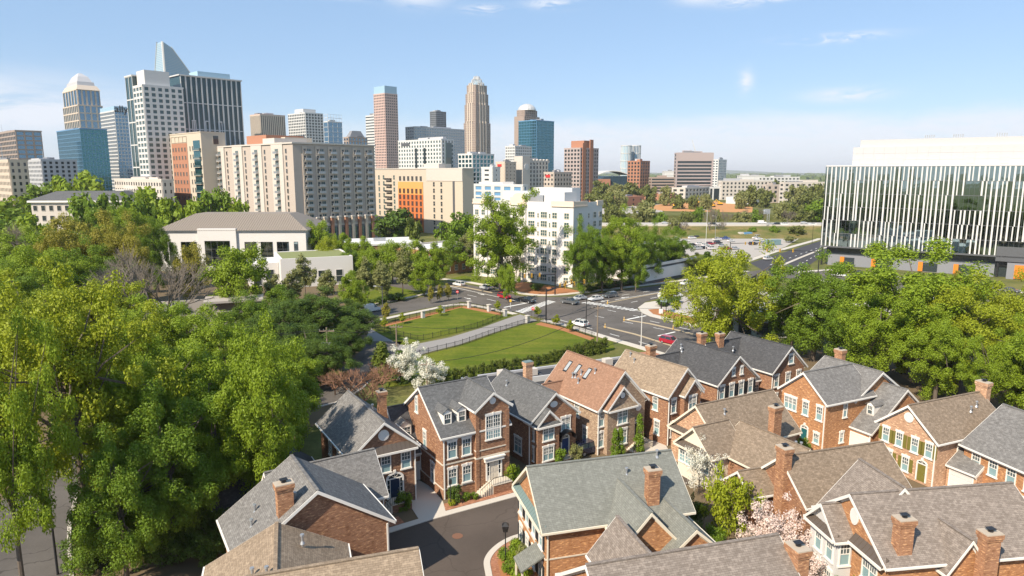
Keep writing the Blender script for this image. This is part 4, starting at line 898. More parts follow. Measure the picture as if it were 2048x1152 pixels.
for q in (-2.2, -.9, .9, 2.2): en.tube((q, -2.6, .6), (q, -2.6, 7.2), .38, .32, 10)
en.box(-3, 3, -3.1, 0, 7.2, 8.3).box(-3, 3, -3.1, 0, 0, .6); en.build('portico', BEIGE2, s.t, (x, y, 0), rz); s.punched(b, 'L', [wl * .475], [2, 9.5], 2.2, 3.0, G_DARK, BEIGE2)
for x, y, w_, d_, h_ in ((6, wl * .52, 12, 12, 3.6), (3, wl * .14, 7, 8, 3.8), (11, wl * .2, 5, 16, 5), (14, wl * .62, 6, 13, 3.4)): s.box(x, y, w_, d_, ZA - 1, ZA - 1 + h_ , WHITE, 'penthouse')
s.box(4, wl * .36, 3, 6, ZA - 1, ZA + 1.6, STEEL, 'air_handler')
# tan and brick apartments with glass slab
org, wf, wl = cor(339, 407, 455, 380, 47); zt = zat(407, 265, 380)
s = Bld('tan_apartment_tower', 'tan apartment tower with brick infill and thin dark glass slab', org, 47); b = s.box(0, 0, wf, wl, 0, zt, SAND)
s.box(2, -.0 + wl, wf * .3, 9, 0, zt + .3, G_GRN, 'glass_slab'); s.box(.5, wl - 2, wf * .5, 13, zt + .3, zt + 1.2, DGREY, 'roof_plate')
nz = 11; zz = [2 + (zt - 7) / nz * k for k in range(nz)]
(x, y), rz = s.face(b, 'L', wl * .14, .02); MB().box(0, wl * .46, -.15, 0, 2, zt - 5).build('brick_panel', BRKF, s.t, (x, y, 0), rz)
bq = off(b, .17); s.punched(bq, 'L', [wl * f for f in (.19, .27, .36, .45, .54)], zz, 1.6, 2.1, G_APT, BRKF, split=(2, 1)); s.punched(b, 'L', [wl * f for f in (.06, .68, .75)], zz, 1.1, 2.6, G_DARK, SAND, split=(1, 1))
s.grid(b, 'L', zt - 4.6, zt - 1.2, 4, 1, .4, .3, SAND, .3, u0=wl * .14, u1=wl * .6); s.box(-.2, wl * .04, .3, wl * .18, 4, zt - 4, G_TEAL, 'corner_glass'); s.slabs(b, 'L', wl * .80, wl * .98, zz, 1.2, SAND, G_APT)
s.punched(b, 'F', [wf * .6], [zt - 6], 3, 4.5, G_DARK, SAND, split=(1, 1)); s.cap(b, zt, .2, .6, SAND); s.box(wf * .55, wl * .3, wf * .6, wl * .9, zt - 3, zt + 1.5, BRKF, 'brick_wing')
# long beige balcony apartments
org, wf, wl = cor(430, 588, 750, 332, 47); zt = zat(588, 287, 332)
s = Bld('beige_apartment_block', 'long beige apartment block with stacked balconies and brick pier podium', org, 47); b = s.box(0, 0, wf, wl, 0, zt, TAUPE)
nz = 11; zb = 13.; fh = (zt - zb - 1.5) / nz; zz = [zb + fh * k for k in range(nz)]
for i in range(6):                                        # pale vertical bays on the long right face
    u = wf * (.10 + .152 * i); s.box(u, -.35, wf * .055, .4, 9, zt - 1, BEIGE, 'pier_bay')
us = [wf * (.165 + .152 * i) for i in range(6)]; wd = round(wf * .075, 1)
s.punched(b, 'F', us, [z + .2 for z in zz], wd, fh - .9, G_APT, BEIGE, split=(3, 1))
for u in us: s.slabs(b, 'F', u - wd * .5, u + wd * .5, zz, 1.0, BEIGE2, STEEL)
s.punched((0, -.35, wf, wl), 'F', [wf * (.1275 + .152 * i) for i in range(6)], [z + .4 for z in zz], 1.3, fh - 1.2, G_DARK, BEIGE, split=(1, 2))
for i in range(4):
    u = wl * (.03 + .245 * i); s.box(-.5, wl - u - wl * .13, .6, wl * .13, 3, zt + (.8 if i % 2 else 0), BEIGE2, 'pale_bay')
bw = (-.5, 0, wf, wl); uu = [wl * (.095 + .245 * i) for i in range(4)]
s.punched(bw, 'L', uu, [z + .2 for z in zz], 3.2, fh - .9, G_APT, BEIGE2, split=(3, 1))
for u in uu: s.slabs(bw, 'L', u - 1.7, u + 1.7, zz, 1.3, BEIGE2, STEEL)
s.punched(b, 'L', [wl * (.19 + .245 * i) for i in range(4)], [z + .3 for z in zz], 1.4, fh - 1.1, G_DARK, TAUPE, split=(1, 1))
s.cap(b, zt, .6, .7, BEIGE2); s.box(-.8, -.8, wf + 1.2, wl + 1.2, 9.5, 10.6, BEIGE2, 'podium_cornice'); s.box(-.2, -.5, wf + .3, 1, 0, 9.4, MGREY, 'podium'); 
for i in range(10): s.box(wf * (.13 + .087 * i), -1.9, 1.5, 1.5, 0, 13.6, BRKF if i % 2 else BEIGE, 'brick_pier'); s.box(wf * (.13 + .087 * i) - .2, -2.1, 1.9, 1.9, 13.6, 14.3, BEIGE2, 'pier_cap')
for i in range(9): s.box(wf * (.155 + .087 * i) + .6, -.7, wf * .05, .25, 1, 8.6, G_BLUE, 'podium_glass')
s.box(wf * .05, wl * .25, 18, 12, zt, zt + 3.4, BEIGE2, 'roof_house'); s.box(wf * .2, wl * .5, 22, 22, zt, zt + 6, BRKF, 'brick_penthouse'); s.box(wf * .38, wl * .45, 16, 10, zt, zt + 5, SAND, 'roof_house')
# orange and yellow apartments
org, wf, wl = cor(750, 925, 932, 392, 47); zt = zat(925, 338, 392)
s = Bld('orange_apartment_block', 'cream apartment block with orange and yellow gridded centre panel', org, 47); b = s.box(0, 0, wf + 6, wl, 0, zt, SAND)
(x, y), rz = s.face(b, 'L', wl * .29, .02)
L1 = wl * .29; m1 = zt * .60; zq = zt * .80
MB().box(0, L1, -.3, 0, 0, m1).build('orange_panel', RUSTO, s.t, (x, y, 0), rz); MB().box(0, L1, -.3, 0, m1, zq).build('yellow_panel', YELO, s.t, (x, y, 0), rz)
bq = off(b, .32); nz = 9; fh = (zt - 4) / nz; us = [wl * (.29 + .29 * (i + .5) / 6) for i in range(6)]
s.punched(bq, 'L', us, [.8 + fh * k for k in range(7)], 1.9, fh - 1.0, G_DARK, RUSTO, split=(2, 1)); s.punched(b, 'L', us, [.8 + fh * k for k in (7, 8)], 1.9, fh - 1, G_DARK, TAUPE, split=(2, 1))
s.punched(b, 'L', [wl * .70, wl * .78], [1.5 + fh * k for k in range(nz)], 1.5, fh - 1.3, G_DARK, SAND, split=(1, 2)); s.box(-.1, wl * .08, .2, 1.8, 0, zt, DGREY, 'dark_strip')
s.punched(b, 'L', [wl * f for f in (.05, .11, .24)], [1.5 + fh * k for k in range(nz)], 1.5, fh - 1.2, G_APT, SAND, split=(1, 2)); s.slabs(b, 'L', wl * .14, wl * .21, [1 + fh * k for k in range(nz)], 1.4, BEIGE2, BLACK); s.box(-.25, 0, .3, wl * .38, zt * .82, zt, BEIGE2, 'pale_panel')
s.cap(b, zt, .3, .6, BEIGE2); s.box(4, wl * .3, 10, 14, zt, zt + 3.2, BEIGE2, 'roof_house')
# big white residential tower
org, wf, wl = cor(282, 300, 378, 400, 47); zt = zat(300, 171, 400)
s = Bld('white_grid_tower', 'tall white residential tower with square window grid and dark glazed bays', org, 47)
b = s.box(.1, .1, wf, wl, 0, zt, G_APT, 'glass_core'); s.grid(b, 'F', 0, zt, 6, 27, 1.5, 1.25, WHITE, .4, panes=G_APT); s.grid(b, 'L', 0, zt, 3, 27, 1.3, 1.25, WHITE, .4, panes=G_APT); s.cap(b, zt, .4, .8, WHITE)
z2 = zt + 8; b2 = s.box(wf + .2, 3, 37, 20, 0, z2, G_DTEAL, 'glazed_wing'); s.grid(b2, 'F', zt * .0, z2, 12, 6, .8, .5, WHITE, .5); s.cap(b2, z2, .8, .7, WHITE)
for i in range(3): s.box(wf + 5 + i * 8, 2.3, .5, .5, 10, z2 - 26, WHITE, 'white_frame'); s.box(wf + 7 + i * 8, 2.3, .5, .5, 10, z2 - 26, WHITE, 'white_frame'); s.box(wf + 5 + i * 8, 2.3, 2.5, .5, z2 - 26, z2 - 25.4, WHITE, 'white_frame')
s.box(2, 1.5, wf * .62, 12, zt, zt + 9, WHITE, 'roof_house'); b3 = s.box(-.1, wl + .2, 10, 11, 0, zt + 6.5, G_DTEAL, 'glass_tower'); s.grid(b3, 'L', 0, zt + 6.5, 2, 7, .5, .7, WHITE, .3); s.box(-.6, wl, 14, 12, zt + 6.5, zt + 7.3, WHITE, 'roof_plate'); s.box(wf + 12, 6, 20, 12, z2 + .7, z2 + 4, G_SKY, 'roof_glass')
b4 = s.box(-9, wl + 4, 10, 16, 0, 26, WHITE, 'podium_wing'); s.punched(b4, 'L', [3, 7, 11], [4, 8, 12, 16, 20], 1.8, 2, G_DARK, WHITE, split=(1, 1))
# institutional building with bronze metal roof and its sedum-roofed annex
D = 252; xl, xr = xat(316, D, 461), xat(608, D, 461); zt = 14.4; w_ = xr - xl
s = Bld('institute_building', 'white stone institute with bronze seamed hip roof among trees', (xl, D), 2); b = s.box(0, 0, w_, 34, 0, zt, WHITEB)
MB().add([(-1, -1, zt + .5), (w_ + 1, -1, zt + .5), (w_ + 1, 35, zt + .5), (-1, 35, zt + .5), (9, 12, zt + 6), (w_ - 9, 12, zt + 6), (w_ - 9, 23, zt + 6), (9, 23, zt + 6)], [(0, 1, 5, 4), (1, 2, 6, 5), (2, 3, 7, 6), (3, 0, 4, 7), (4, 5, 6, 7)]).build('metal_roof', METALRF, s.t)
for i in range(int(w_ / .9)):
    x = i * .9; t0 = min(1, min(x + 1, w_ + 1 - x) / 10); MB().slab([(x, -1, zt + .62), (x + .07, -1, zt + .62), (x + .07, -1 + 13 * t0, zt + .62 + 5.5 * t0), (x, -1 + 13 * t0, zt + .62 + 5.5 * t0)], .1).build('roof_seam', METALRF, s.t)
s.box(-.5, -.5, w_ + 1, 35, zt, zt + .5, TRIM, 'cornice'); s.box(w_ * .27, -.9, w_ * .26, 1.5, 0, zt + 1.2, WHITEB, 'entrance_pavilion')
s.punched((0, -.9, w_, 30), 'F', [w_ * .40], [2], 9, 9, G_GRN, DGREY, split=(4, 3))
s.punched(b, 'F', [w_ * .2], [2], 5.5, 8.6, G_GRN, DGREY, split=(3, 3)); s.punched(b, 'F', [w_ * .62, w_ * .73, w_ * .84], [2.5], 4.2, 8, G_GRN, DGREY, split=(2, 3)); s.punched(b, 'F', [w_ * .93, w_ * .08], [2.5], 1.3, 8, G_GRN, DGREY, split=(1, 3))
D = 212; xl, xr = xat(562, D, 540), xat(705, D, 540); zt = 9.3; w_ = xr - xl
s = Bld('garden_roof_annex', 'low white annex with green planted roof in front of the institute', (xl, D), 24); b = s.box(0, 0, w_, 22, 0, zt - .6, WHITEB)
s.box(.8, .8, w_ - 1.6, 20.4, zt - .6, zt - .2, SEDUM, 'planted_roof'); MB().box(0, w_, 0, .7, zt - .6, zt).box(0, w_, 21.3, 22, zt - .6, zt).box(0, .7, .7, 21.3, zt - .6, zt).box(w_ - .7, w_, .7, 21.3, zt - .6, zt).build('parapet', WHITEB, s.t)
bb = s.box(-9, 7, 8.9, 16, 0, 7.4, WHITEB); s.punched(bb, 'L', [2, 5.2, 8.4, 11.6, 14.4], [.4], 2.2, 4.6, G_DARK, WHITEB, split=(1, 1)); s.punched(bb, 'F', [2.4, 6.2], [.4], 2.4, 4.8, G_DARK, WHITEB, split=(1, 1)); s.punched(b, 'F', [w_ * .3, w_ * .55, w_ * .8], [1], 2, 4, G_DARK, WHITEB, split=(1, 2))
# classical hall at the left with hipped slate roof
D = 300; xl, xr = xat(62, D, 410), xat(245, D, 410); zt = zat(150, 405, D); w_ = xr - xl
s = Bld('school_building', 'pale classical school building with dark hipped roof and brick ground floor', (xl, D), 4); b = s.box(0, 0, w_, 26, 0, zt, BEIGE2)
MB().add([(-1, -1, zt + .8), (w_ + 1, -1, zt + .8), (w_ + 1, 27, zt + .8), (-1, 27, zt + .8), (6, 9, zt + 4.6), (w_ - 6, 9, zt + 4.6), (w_ - 6, 17, zt + 4.6), (6, 17, zt + 4.6)], [(0, 1, 5, 4), (1, 2, 6, 5), (2, 3, 7, 6), (3, 0, 4, 7), (4, 5, 6, 7)]).build('hip_roof', RF_SLATE, s.t)
s.box(-1, -1, w_ + 2, 28, zt, zt + .8, TRIM, 'cornice'); n = 12; s.punched(b, 'F', [w_ * (i + .5) / n for i in range(n)], [zt - 3.6, zt - 8], 1.6, 2.2, G_DARK, BEIGE2, split=(1, 1)); s.punched(b, 'L', [2 + 3.1 * i for i in range(8)], [zt - 3.6, zt - 8], 1.3, 2.2, G_DARK, BEIGE2, split=(1, 1))
s.box(-.3, -7, w_ * .55, 7, 0, 6, BRKF, 'ground_floor_wing'); s.box(-.6, -7.3, w_ * .55 + .6, 7.2, 6, 6.8, TRIM, 'wing_cornice'); MB().tube((w_ * .62, -4, 0), (w_ * .62, -4, 9), 1.6, 1.6, 16).build('vent_drum', BEIGE2, s.t)
# low brick office, white roofed shed, ruined concrete frame, dark shop row
D = 238; org, wf, wl = cor(797, 868, 940, D, 47); zt = 8.6
s = Bld('flat_brick_office', 'low flat-roofed brick office with small gable behind green street trees', (xat(868, D), D), 47); b = s.box(0, 0, 24, 22, 0, zt, BR_ORG); s.box(.6, .6, 22.8, 20.8, zt, zt + .15, ROOFM, 'flat_roof'); MB().box(0, 24, 0, .5, zt, zt + .8).box(0, 24, 21.5, 22, zt, zt + .8).box(0, .5, .5, 21.5, zt, zt + .8).box(23.5, 24, .5, 21.5, zt, zt + .8).build('parapet', BEIGE2, s.t)
s.punched(b, 'L', [2.5 + 3.3 * i for i in range(6)], [1.2, 4.9], 1.3, 1.9, G_APT, TRIM); s.punched(b, 'F', [2.5 + 3.6 * i for i in range(6)], [1.2, 4.9], 1.3, 1.9, G_APT, TRIM)
for x, y in ((5, 6), (9, 12), (12, 9), (13, 10.6), (14, 12.2)): s.box(x, y, 1.3, 1.1, zt + .1, zt + 1.3, GREYP, 'rooftop_unit')
s = Bld('white_roof_shed', 'long low building with pale flat roof below the beige apartments', (xat(690, 275), 275), 20); b = s.box(0, 0, 30, 26, 0, 6.5, BR_DARK); s.box(-.3, -.3, 30.6, 26.6, 6.5, 7.2, ROOFM, 'flat_roof'); s.box(12, 10, 5, 2, 7.2, 8.6, STEEL, 'rooftop_unit'); s.punched(b, 'F', [3 + 4 * i for i in range(6)], [1.5], 2, 2.4, G_DARK, TRIM)
c0 = at(380, 640); s = Bld('ruined_concrete_frame', 'half-demolished concrete building shell behind the bare tree', (-85, 143), 20)
s.box(0, 0, 26, .5, 0, 5.2, CONC_D, 'ruin_wall'); s.box(0, 12, 30, .5, 0, 6.2, CONC_D, 'ruin_wall'); s.box(-.3, -.3, 12, 12.8, 5.2, 5.8, CONC_D, 'roof_slab'); s.box(17, 5, 13, 8, 6.2, 6.7, CONC_D, 'roof_slab'); s.box(-9, -6, 14, 5, 3.4, 3.9, CONC_D, 'roof_slab'); s.box(-9, -6, .4, 5, 0, 3.4, CONC_D, 'ruin_wall')
for k in range(3): MB().bar((14 + k * 1.4, 1, 0.3), (18 + k * 1.4, 9, 6.2), .5, .4).build('fallen_beam', CONC_D, s.t)
r0, r1 = at(955, 752, 4), at(1330, 703, 4); an = math.degrees(math.atan2(r1.y - r0.y, r1.x - r0.x)); Ls = (r1 - r0).length
s = Bld('shop_row', 'low black-roofed shop row between the conifer hedge and brick houses', (r0.x, r0.y), an); b = s.box(0, -13, Ls * .92, 13, 0, 3.7, WHITEB); s.box(.4, -12.6, Ls * .92 - .8, 12.2, 3.7, 3.85, ROOFD, 'flat_roof'); MB().box(0, Ls * .92, -.4, 0, 3.7, 4.2).box(0, Ls * .92, -13, -12.6, 3.7, 4.0).build('parapet', GREYP, s.t)
for i in range(1, 7): s.box(Ls * .92 * i / 7, -12.6, .25, 12.2, 3.85, 3.98, DGREY, 'party_wall')
for i in range(6): s.box(3 + Ls * .13 * i, -2.0 - (i % 3), 1.5, 1.2, 3.85, 4.9, BEIGE2, 'rooftop_unit')
s.box(1, -6.2, Ls * .5, .25, 3.85, 4.7, WHITE, 'roof_screen'); s.box(-3.5, -7, 3.4, 6, 0, 3.4, BR_RED, 'brick_end'); s.box(Ls * .8, -3.5, 4, 3, 3.85, 4.6, BRKF, 'brick_parapet'); s.box(-2.6, -5, .9, .9, 3.4, 5.2, BR_RED, 'chimney')
D = 128; s = Bld('filling_station_shop', 'white low shop half hidden behind the yellow-green willow', (xat(1440, 150), 150), -12); b = s.box(0, 0, 22, 12, 0, 5.4, WHITE); s.box(.4, .4, 21.2, 11.2, 5.4, 5.6, ROOFM, 'flat_roof'); s.punched(b, 'F', [3, 7, 11, 15, 19], [.6], 2.6, 2.6, G_DARK, DGREY); 
l0 = at(1654, 582, 4.5); s = Bld('white_flat_shed', 'low white flat-roofed shed across from the glass office', (l0.x, l0.y), -38); s.box(0, 0, 26, 14, 0, 4.2, WHITE); s.box(.4, .4, 25.2, 13.2, 4.2, 4.35, ROOFM, 'flat_roof')
l0 = at(1290, 575, 0); s = Bld('parking_deck', 'white parking deck wall under the street trees', (l0.x, l0.y + 4), 46); b = s.box(0, 0, 34, 30, 1.0, 4.8, WHITEB); s.box(.3, .3, 33, 29, .0, 1.0, DGREY, 'gap_shade_box'); s.box(0, -.1, 34, .3, 5.6, 6.5, WHITEB, 'parapet'); s.box(.5, .5, 33, 29, 4.8, 5.6, DGREY, 'opening_shade_box')  # solid dark grey boxes paint the shade of the base gap and deck opening
# ---------------------------------------------------------------- skyline
G_TWR = glass('tower_glass', (.11, .09, .085), .15, .2)
simple('brown_glass_office', 'brown-framed glass office block with stepped top at the far left', -60, 40, 92, 620, 262, TOWERT, G_BLUE, 4, 6, 1.4, 1.2)
simple('beige_office', 'beige stone office with regular windows left of the school', -40, 20, 58, 420, 322, BEIGE, G_DARK, 4, 3.6, 1.8, 1.8)
simple('grey_apartment_row', 'long grey apartment row behind the wooded street', 30, 85, 156, 520, 321, GREYP, G_DARK, 3.2, 4, 2, 1.4)
s, b, zt = simple('teal_glass_block', 'teal glass office block below the domed tower', 122, 168, 222, 700, 258, BLUEP, G_TEAL, 4, 3, .25, .35, out=.15)
s, b, zt = simple('domed_crown_tower', 'tan and blue tower with stepped domed crown', 140, 170, 218, 1100, 210, BEIGE, G_BLUE, 12, 9, 2.2, 1.8, out=.8)
zz = zat(170, 178, 1100); s.box(b[2] * .04, b[3] * .04, b[2] * .92, b[3] * .92, zt, zz, G_BLUE, 'upper_shaft'); s.grid((b[2] * .04, b[3] * .04, b[2] * .92, b[3] * .92), 'F', zt, zz, 5, 1, 2.5, 2, BEIGE, .8); s.grid((b[2] * .04, b[3] * .04, b[2] * .92, b[3] * .92), 'L', zt, zz, 5, 1, 2.5, 2, BEIGE, .8)
z3 = zat(170, 168, 1100); s.tapered(b, zz, z3, .98, .8, BEIGE); z4, z5, z6 = zat(170, 160, 1100), zat(170, 148, 1100), zat(170, 140, 1100); s.tapered(b, z3, z4, .72, .68, GREYP, 'crown_step'); s.tapered(b, z4, z5, .62, .42, GREYP, 'dome'); s.tapered(b, z5, z6, .42, .12, GREYP, 'dome')
s, b, zt = simple('lettered_office_tower', 'blue glass office tower with white grid and black lettering', 212, 240, 266, 800, 222, WHITE, G_BLUE, 4, 3.6, .7, 1.2)
z2 = zat(240, 212, 800); s.box(b[0], b[1], b[2], b[3], zt + 1, z2, G_SKY, 'crown_glass')
tx = bpy.data.curves.new('sign', 'FONT'); tx.body = 'ally'; tx.size = 11; tx.extrude = .3; to = bpy.data.objects.new('sign', tx); COL.objects.link(to); dg = bpy.context.evaluated_depsgraph_get(); dg.update(); tm = bpy.data.meshes.new_from_object(to.evaluated_get(dg)); bpy.data.objects.remove(to); tm.materials.clear(); tm.materials.append(BLACK)
so = link('sign_lettering', tm, s.t, (b[2] * .02, b[1] - .6, zt - 1), 0); so.rotation_euler = (R(90), 0, 0)
D = 900; org, wf, wl = cor(322, 346, 418, D, 47); s = Bld('spire_glass_tower', 'blue glass tower with tall slanted pyramid top', org, 47)
za, zb_, zc = zat(346, 175, D), zat(346, 92, D), zat(346, 82, D)
s.box(0, 0, wf, wl, 0, za, G_BLUE, 'shaft')
P = [(0, 0, za), (wf, 0, za), (wf, wl, za), (0, wl, za), (wf * .02, wl * .05, zc), (wf * .24, wl * .05, zb_), (wf * .24, wl * .5, zb_), (wf * .02, wl * .5, zc)]
MB().add(P, [(0, 1, 5, 4), (1, 2, 6, 5), (2, 3, 7, 6), (3, 0, 4, 7), (4, 5, 6, 7)]).build('slanted_top', G_SKY, s.t)
m = MB()
for i in range(1, 26):
    t = i / 26
    A = [Vector(P[j]).lerp(Vector(P[j + 4]), t) for j in range(4)]
    for j, k in ((0, 1), (3, 0)): m.bar(A[j] + Vector((-.15, -.15, 0)), A[k] + Vector((-.15, -.15, 0)), .3, .3)
m.bar(P[0], P[4], 1.8, 1.8); m.bar(P[3], P[7], 1.5, 1.5); m.bar(P[1], P[5], 1.2, 1.2); m.build('mullion', WHITE, s.t)
TS = [('tan_slab_tower', 'tan concrete slab tower with fine vertical ribs', 507, 527, 576, 1000, 229, BEIGE, G_DARK, 60, 3, 1.6, 2.5, PINKG),
      ('twin_white_tower', 'white and grey gridded twin apartment towers', 582, 616, 651, 1050, 226, WHITE, G_DARK, 4.2, 5, 1.6, 1.5, None),
      ('blue_wedge_tower', 'slim blue glass tower with open white crown', 652, 660, 688, 1150, 244, WHITE, G_BLUE, 8, 9, .4, .6, None),
      ('barrel_roof_office', 'low dark office with barrel roof between towers', 690, 700, 737, 900, 275, TOWERT, G_BLUE, 4.5, 5, 2, 1.6, None),
      ('white_striped_tower', 'white banded office tower beside the pink granite tower', 735, 752, 757, 1250, 231, WHITE, G_DARK, 5, 60, .4, 3, None),
      ('white_condo', 'white condominium with dark balcony stack and glazed corner', 798, 884, 908, 720, 279, WHITE, G_APT, 4, 4.6, 2.2, 1.7, None),
      ('grey_slab_office', 'broad grey office slab behind the white condominium', 813, 830, 930, 1250, 254, GREYP, G_BLUE, 5, 6, 3, 3.4, None),
      ('dark_box_tower', 'dark grey box tower rising over the grey slab', 862, 874, 894, 1500, 223, MGREY, G_DARK, 4, 4, .8, 1.2, None),
      ('white_teal_block', 'white and teal gridded block below the tallest tower', 917, 945, 988, 640, 309, WHITE, G_TEAL, 4, 5, 1.3, 1.2, None),
      ('white_small_block', 'small plain white block with few windows', 963, 985, 1000, 600, 336, WHITE, G_DARK, 4, 12, 8, 2.5, None),
      ('teal_glass_tower', 'dark teal glass tower in front of the dome-topped tower', 1037, 1072, 1107, 1000, 241, BLUEP, G_TEAL, 4, 3, .2, .35, None),
      ('white_hotel', 'white hotel slab beside the teal glass tower', 1011, 1030, 1063, 880, 293, WHITE, G_DARK, 3.6, 3.6, 1.5, 1.6, None),
      ('tan_hotel', 'tan hotel block with small red roof sign', 992, 1010, 1032, 700, 325, BEIGE, G_DARK, 3.6, 5, 4, 2.4, None),
      ('clock_front_hall', 'pale hall with clock front and round-topped bays', 1030, 1045, 1096, 720, 322, BEIGE2, G_DARK, 4.2, 5, 2.6, 1.5, None),
      ('taupe_hotel', 'taupe hotel block with flat roof and red sign', 1088, 1108, 1143, 620, 346, TAUPE, G_DARK, 4, 4, 2, 2, None),
      ('brown_stepped_tower', 'brown brick tower with pale window grid and stepped top', 1128, 1160, 1196, 760, 297, MAUVE, G_DARK, 4, 4.2, 1.7, 1.7, None),
      ('brown_brick_flats', 'brown brick flats with blue glass end', 1255, 1280, 1299, 860, 323, BRKF, G_DARK, 4, 5, 2, 1.5, None),
      ('striped_government_block', 'mauve-grey office block with dark horizontal window bands', 1349, 1352, 1425, 850, 307, MAUVE, G_DARK, 4.3, 400, .8, 1.5, None),
      ('white_hillside_offices', 'cluster of small white offices right of the striped block', 1424, 1436, 1452, 1100, 320, WHITE, G_BLUE, 4, 5, 2, 2, None)]
for nm, lb, pl, pc, pr, D, yt, wm, gm, fl, bay, pw, sh, top in TS:
    s, b, zt = simple(nm, lb, pl, pc, pr, D, yt, wm, gm, fl, bay, pw, sh, yaw=4 if 'government' in nm else 47, top=top)
    if nm == 'twin_white_tower': s.box(b[2] * .1, b[3] * .2, b[2] * .7, b[3] * .5, zt + 1, zt + 7, WHITE, 'roof_house')
    if nm == 'blue_wedge_tower': s.grid(b, 'F', zt + 1, zat(pc, 228, D), 5, 2, .4, .6, WHITE, .3); s.grid(b, 'L', zt + 1, zat(pc, 228, D), 2, 2, .4, .6, WHITE, .3)
    if nm == 'brown_stepped_tower': s.box(b[2] * .35, 4, b[2] * .4, 18, zt, zat(pc, 280, D), BRKF, 'upper_shaft'); s.box(b[2] * .1, -1, 6, 1.2, 0, zt + 6, BRKF, 'brick_shaft'); s.box(b[2] * .5, -1, 6, 1.2, 0, zt + 10, BRKF, 'brick_shaft')
    if nm == 'striped_government_block': s.box(-.5, -.55, b[2] + 1, .6, zt - 9, zt + 1.2, MAUVE, 'blank_fascia'); s.box(-.6, -.6, 2, .7, 0, zt, MAUVE, 'corner_pier'); s.box(b[2] - 1.4, -.6, 2, .7, 0, zt, MAUVE, 'corner_pier')
    if nm == 'barrel_roof_office': s.tapered(b, zt + 1, zt + 9, .8, .45, MGREY, 'barrel_roof')
    if nm == 'clock_front_hall':
        s.box(-1, -1, 12, 12, 0, zt + 5, BEIGE2, 'clock_tower'); MB().disc((5, zt - 6), 3.4, -1.3, -1, 20).build('clock_face', WHITE, s.t)
        for i in range(6): MB().disc((14 + i * 5.4, zt), 2.2, -.3, 2, 12).build('round_gable', BEIGE2, s.t)
    if nm in ('tan_hotel', 'taupe_hotel'): s.box(-.7, b[3] * .35, .4, b[3] * .45, zt - 4, zt - 1.6, SIGR, 'roof_sign')
    if nm == 'white_condo': s.box(b[2] * .3, -1, b[2] * .5, 1.3, 0, zt - 3, G_APT, 'balcony_stack'); s.box(-.8, b[3] * .35, .5, 3, 0, zt - 8, G_DARK, 'dark_strip'); s.box(-.8, b[3] * .55, .5, 3, 0, zt - 8, G_DARK, 'dark_strip'); s.box(-.8, b[3] * .72, .4, b[3] * .2, zt - 5, zt - 2, DGREY, 'roof_sign_panel')
# pink granite tower with glass cap
s, b, zt = simple('pink_granite_tower', 'pink granite tower with small square windows and glass cap', 752, 774, 799, 1200, 187, PINKG, G_DARK, 4.6, 4.4, 1.9, 2.1)
s.box(b[0] + .5, b[1] + .5, b[2] - 1, b[3] - 1, zt + 1, zat(774, 171, 1200), G_SKY, 'glass_cap')
# the tallest tower: stepped shaft and crown of rods
D = 1670; org, wf, wl = cor(929, 952, 981, D, 47); s = Bld('tallest_crown_tower', 'tallest taupe granite tower with setbacks and spiky silver crown', org, 47)
lv = [(0, 1.0, 240), (240, .94, 205), (0, .88, 184), (0, .80, 168)]; zprev = 0; ys = [245, 208, 186, 168]; ks = [1.0, .92, .84, .74]
for k, yy in zip(ks, ys):
    z = zat(952, yy, D); o_ = (1 - k) / 2; bb = s.box(wf * o_, wl * o_, wf * k, wl * k, zprev, z, G_TWR, 'shaft'); n = round(11 * k)
    for fc in 'FL': s.grid(bb, fc, zprev, z, n, max(2, round((z - zprev) / 5.5)), wf / 11 * .52, 1.7, TOWERT, .9)
    for sx_, sy_ in ((.30, -.015), (.5, -.02), (.7, -.015)): s.box(wf * (o_ + k * sx_) - 1.6, wl * o_ - 1.6, 3.2, 1.6, zprev, z + 4, BEIGE, 'vertical_rib'); s.box(wf * o_ - 1.6, wl * (o_ + k * sx_) - 1.6, 1.6, 3.2, zprev, z + 4, BEIGE, 'vertical_rib')
    zprev = z
CRN = plain('silver_crown', (.62, .60, .56), .4, .1, .5, metal=.4); cx, cy = wf / 2, wl / 2; m = MB()
for k, (y0_, y1_) in enumerate(((170, 162), (163, 155), (156, 149))):
    r0, r1 = wf * (.36 - .09 * k), wf * (.33 - .10 * k); za, zb_ = zat(952, y0_, D), zat(952, y1_, D)
    for i in range(28):
        t = 2 * math.pi * i / 28; m.tube((cx + r0 * math.cos(t), cy + r0 * math.sin(t), za), (cx + r1 * math.cos(t), cy + r1 * math.sin(t), zb_), .9, .4, 4)
m.build('crown_rods', CRN, s.t); MB().tube((cx, cy, zprev), (cx, cy, zat(952, 158, D)), wf * .3, wf * .12, 12).build('crown_core', G_SKY, s.t); MB().tube((cx, cy, zat(952, 158, D)), (cx, cy, zat(952, 144, D)), .8, .2, 6).build('mast', STEEL, s.t)
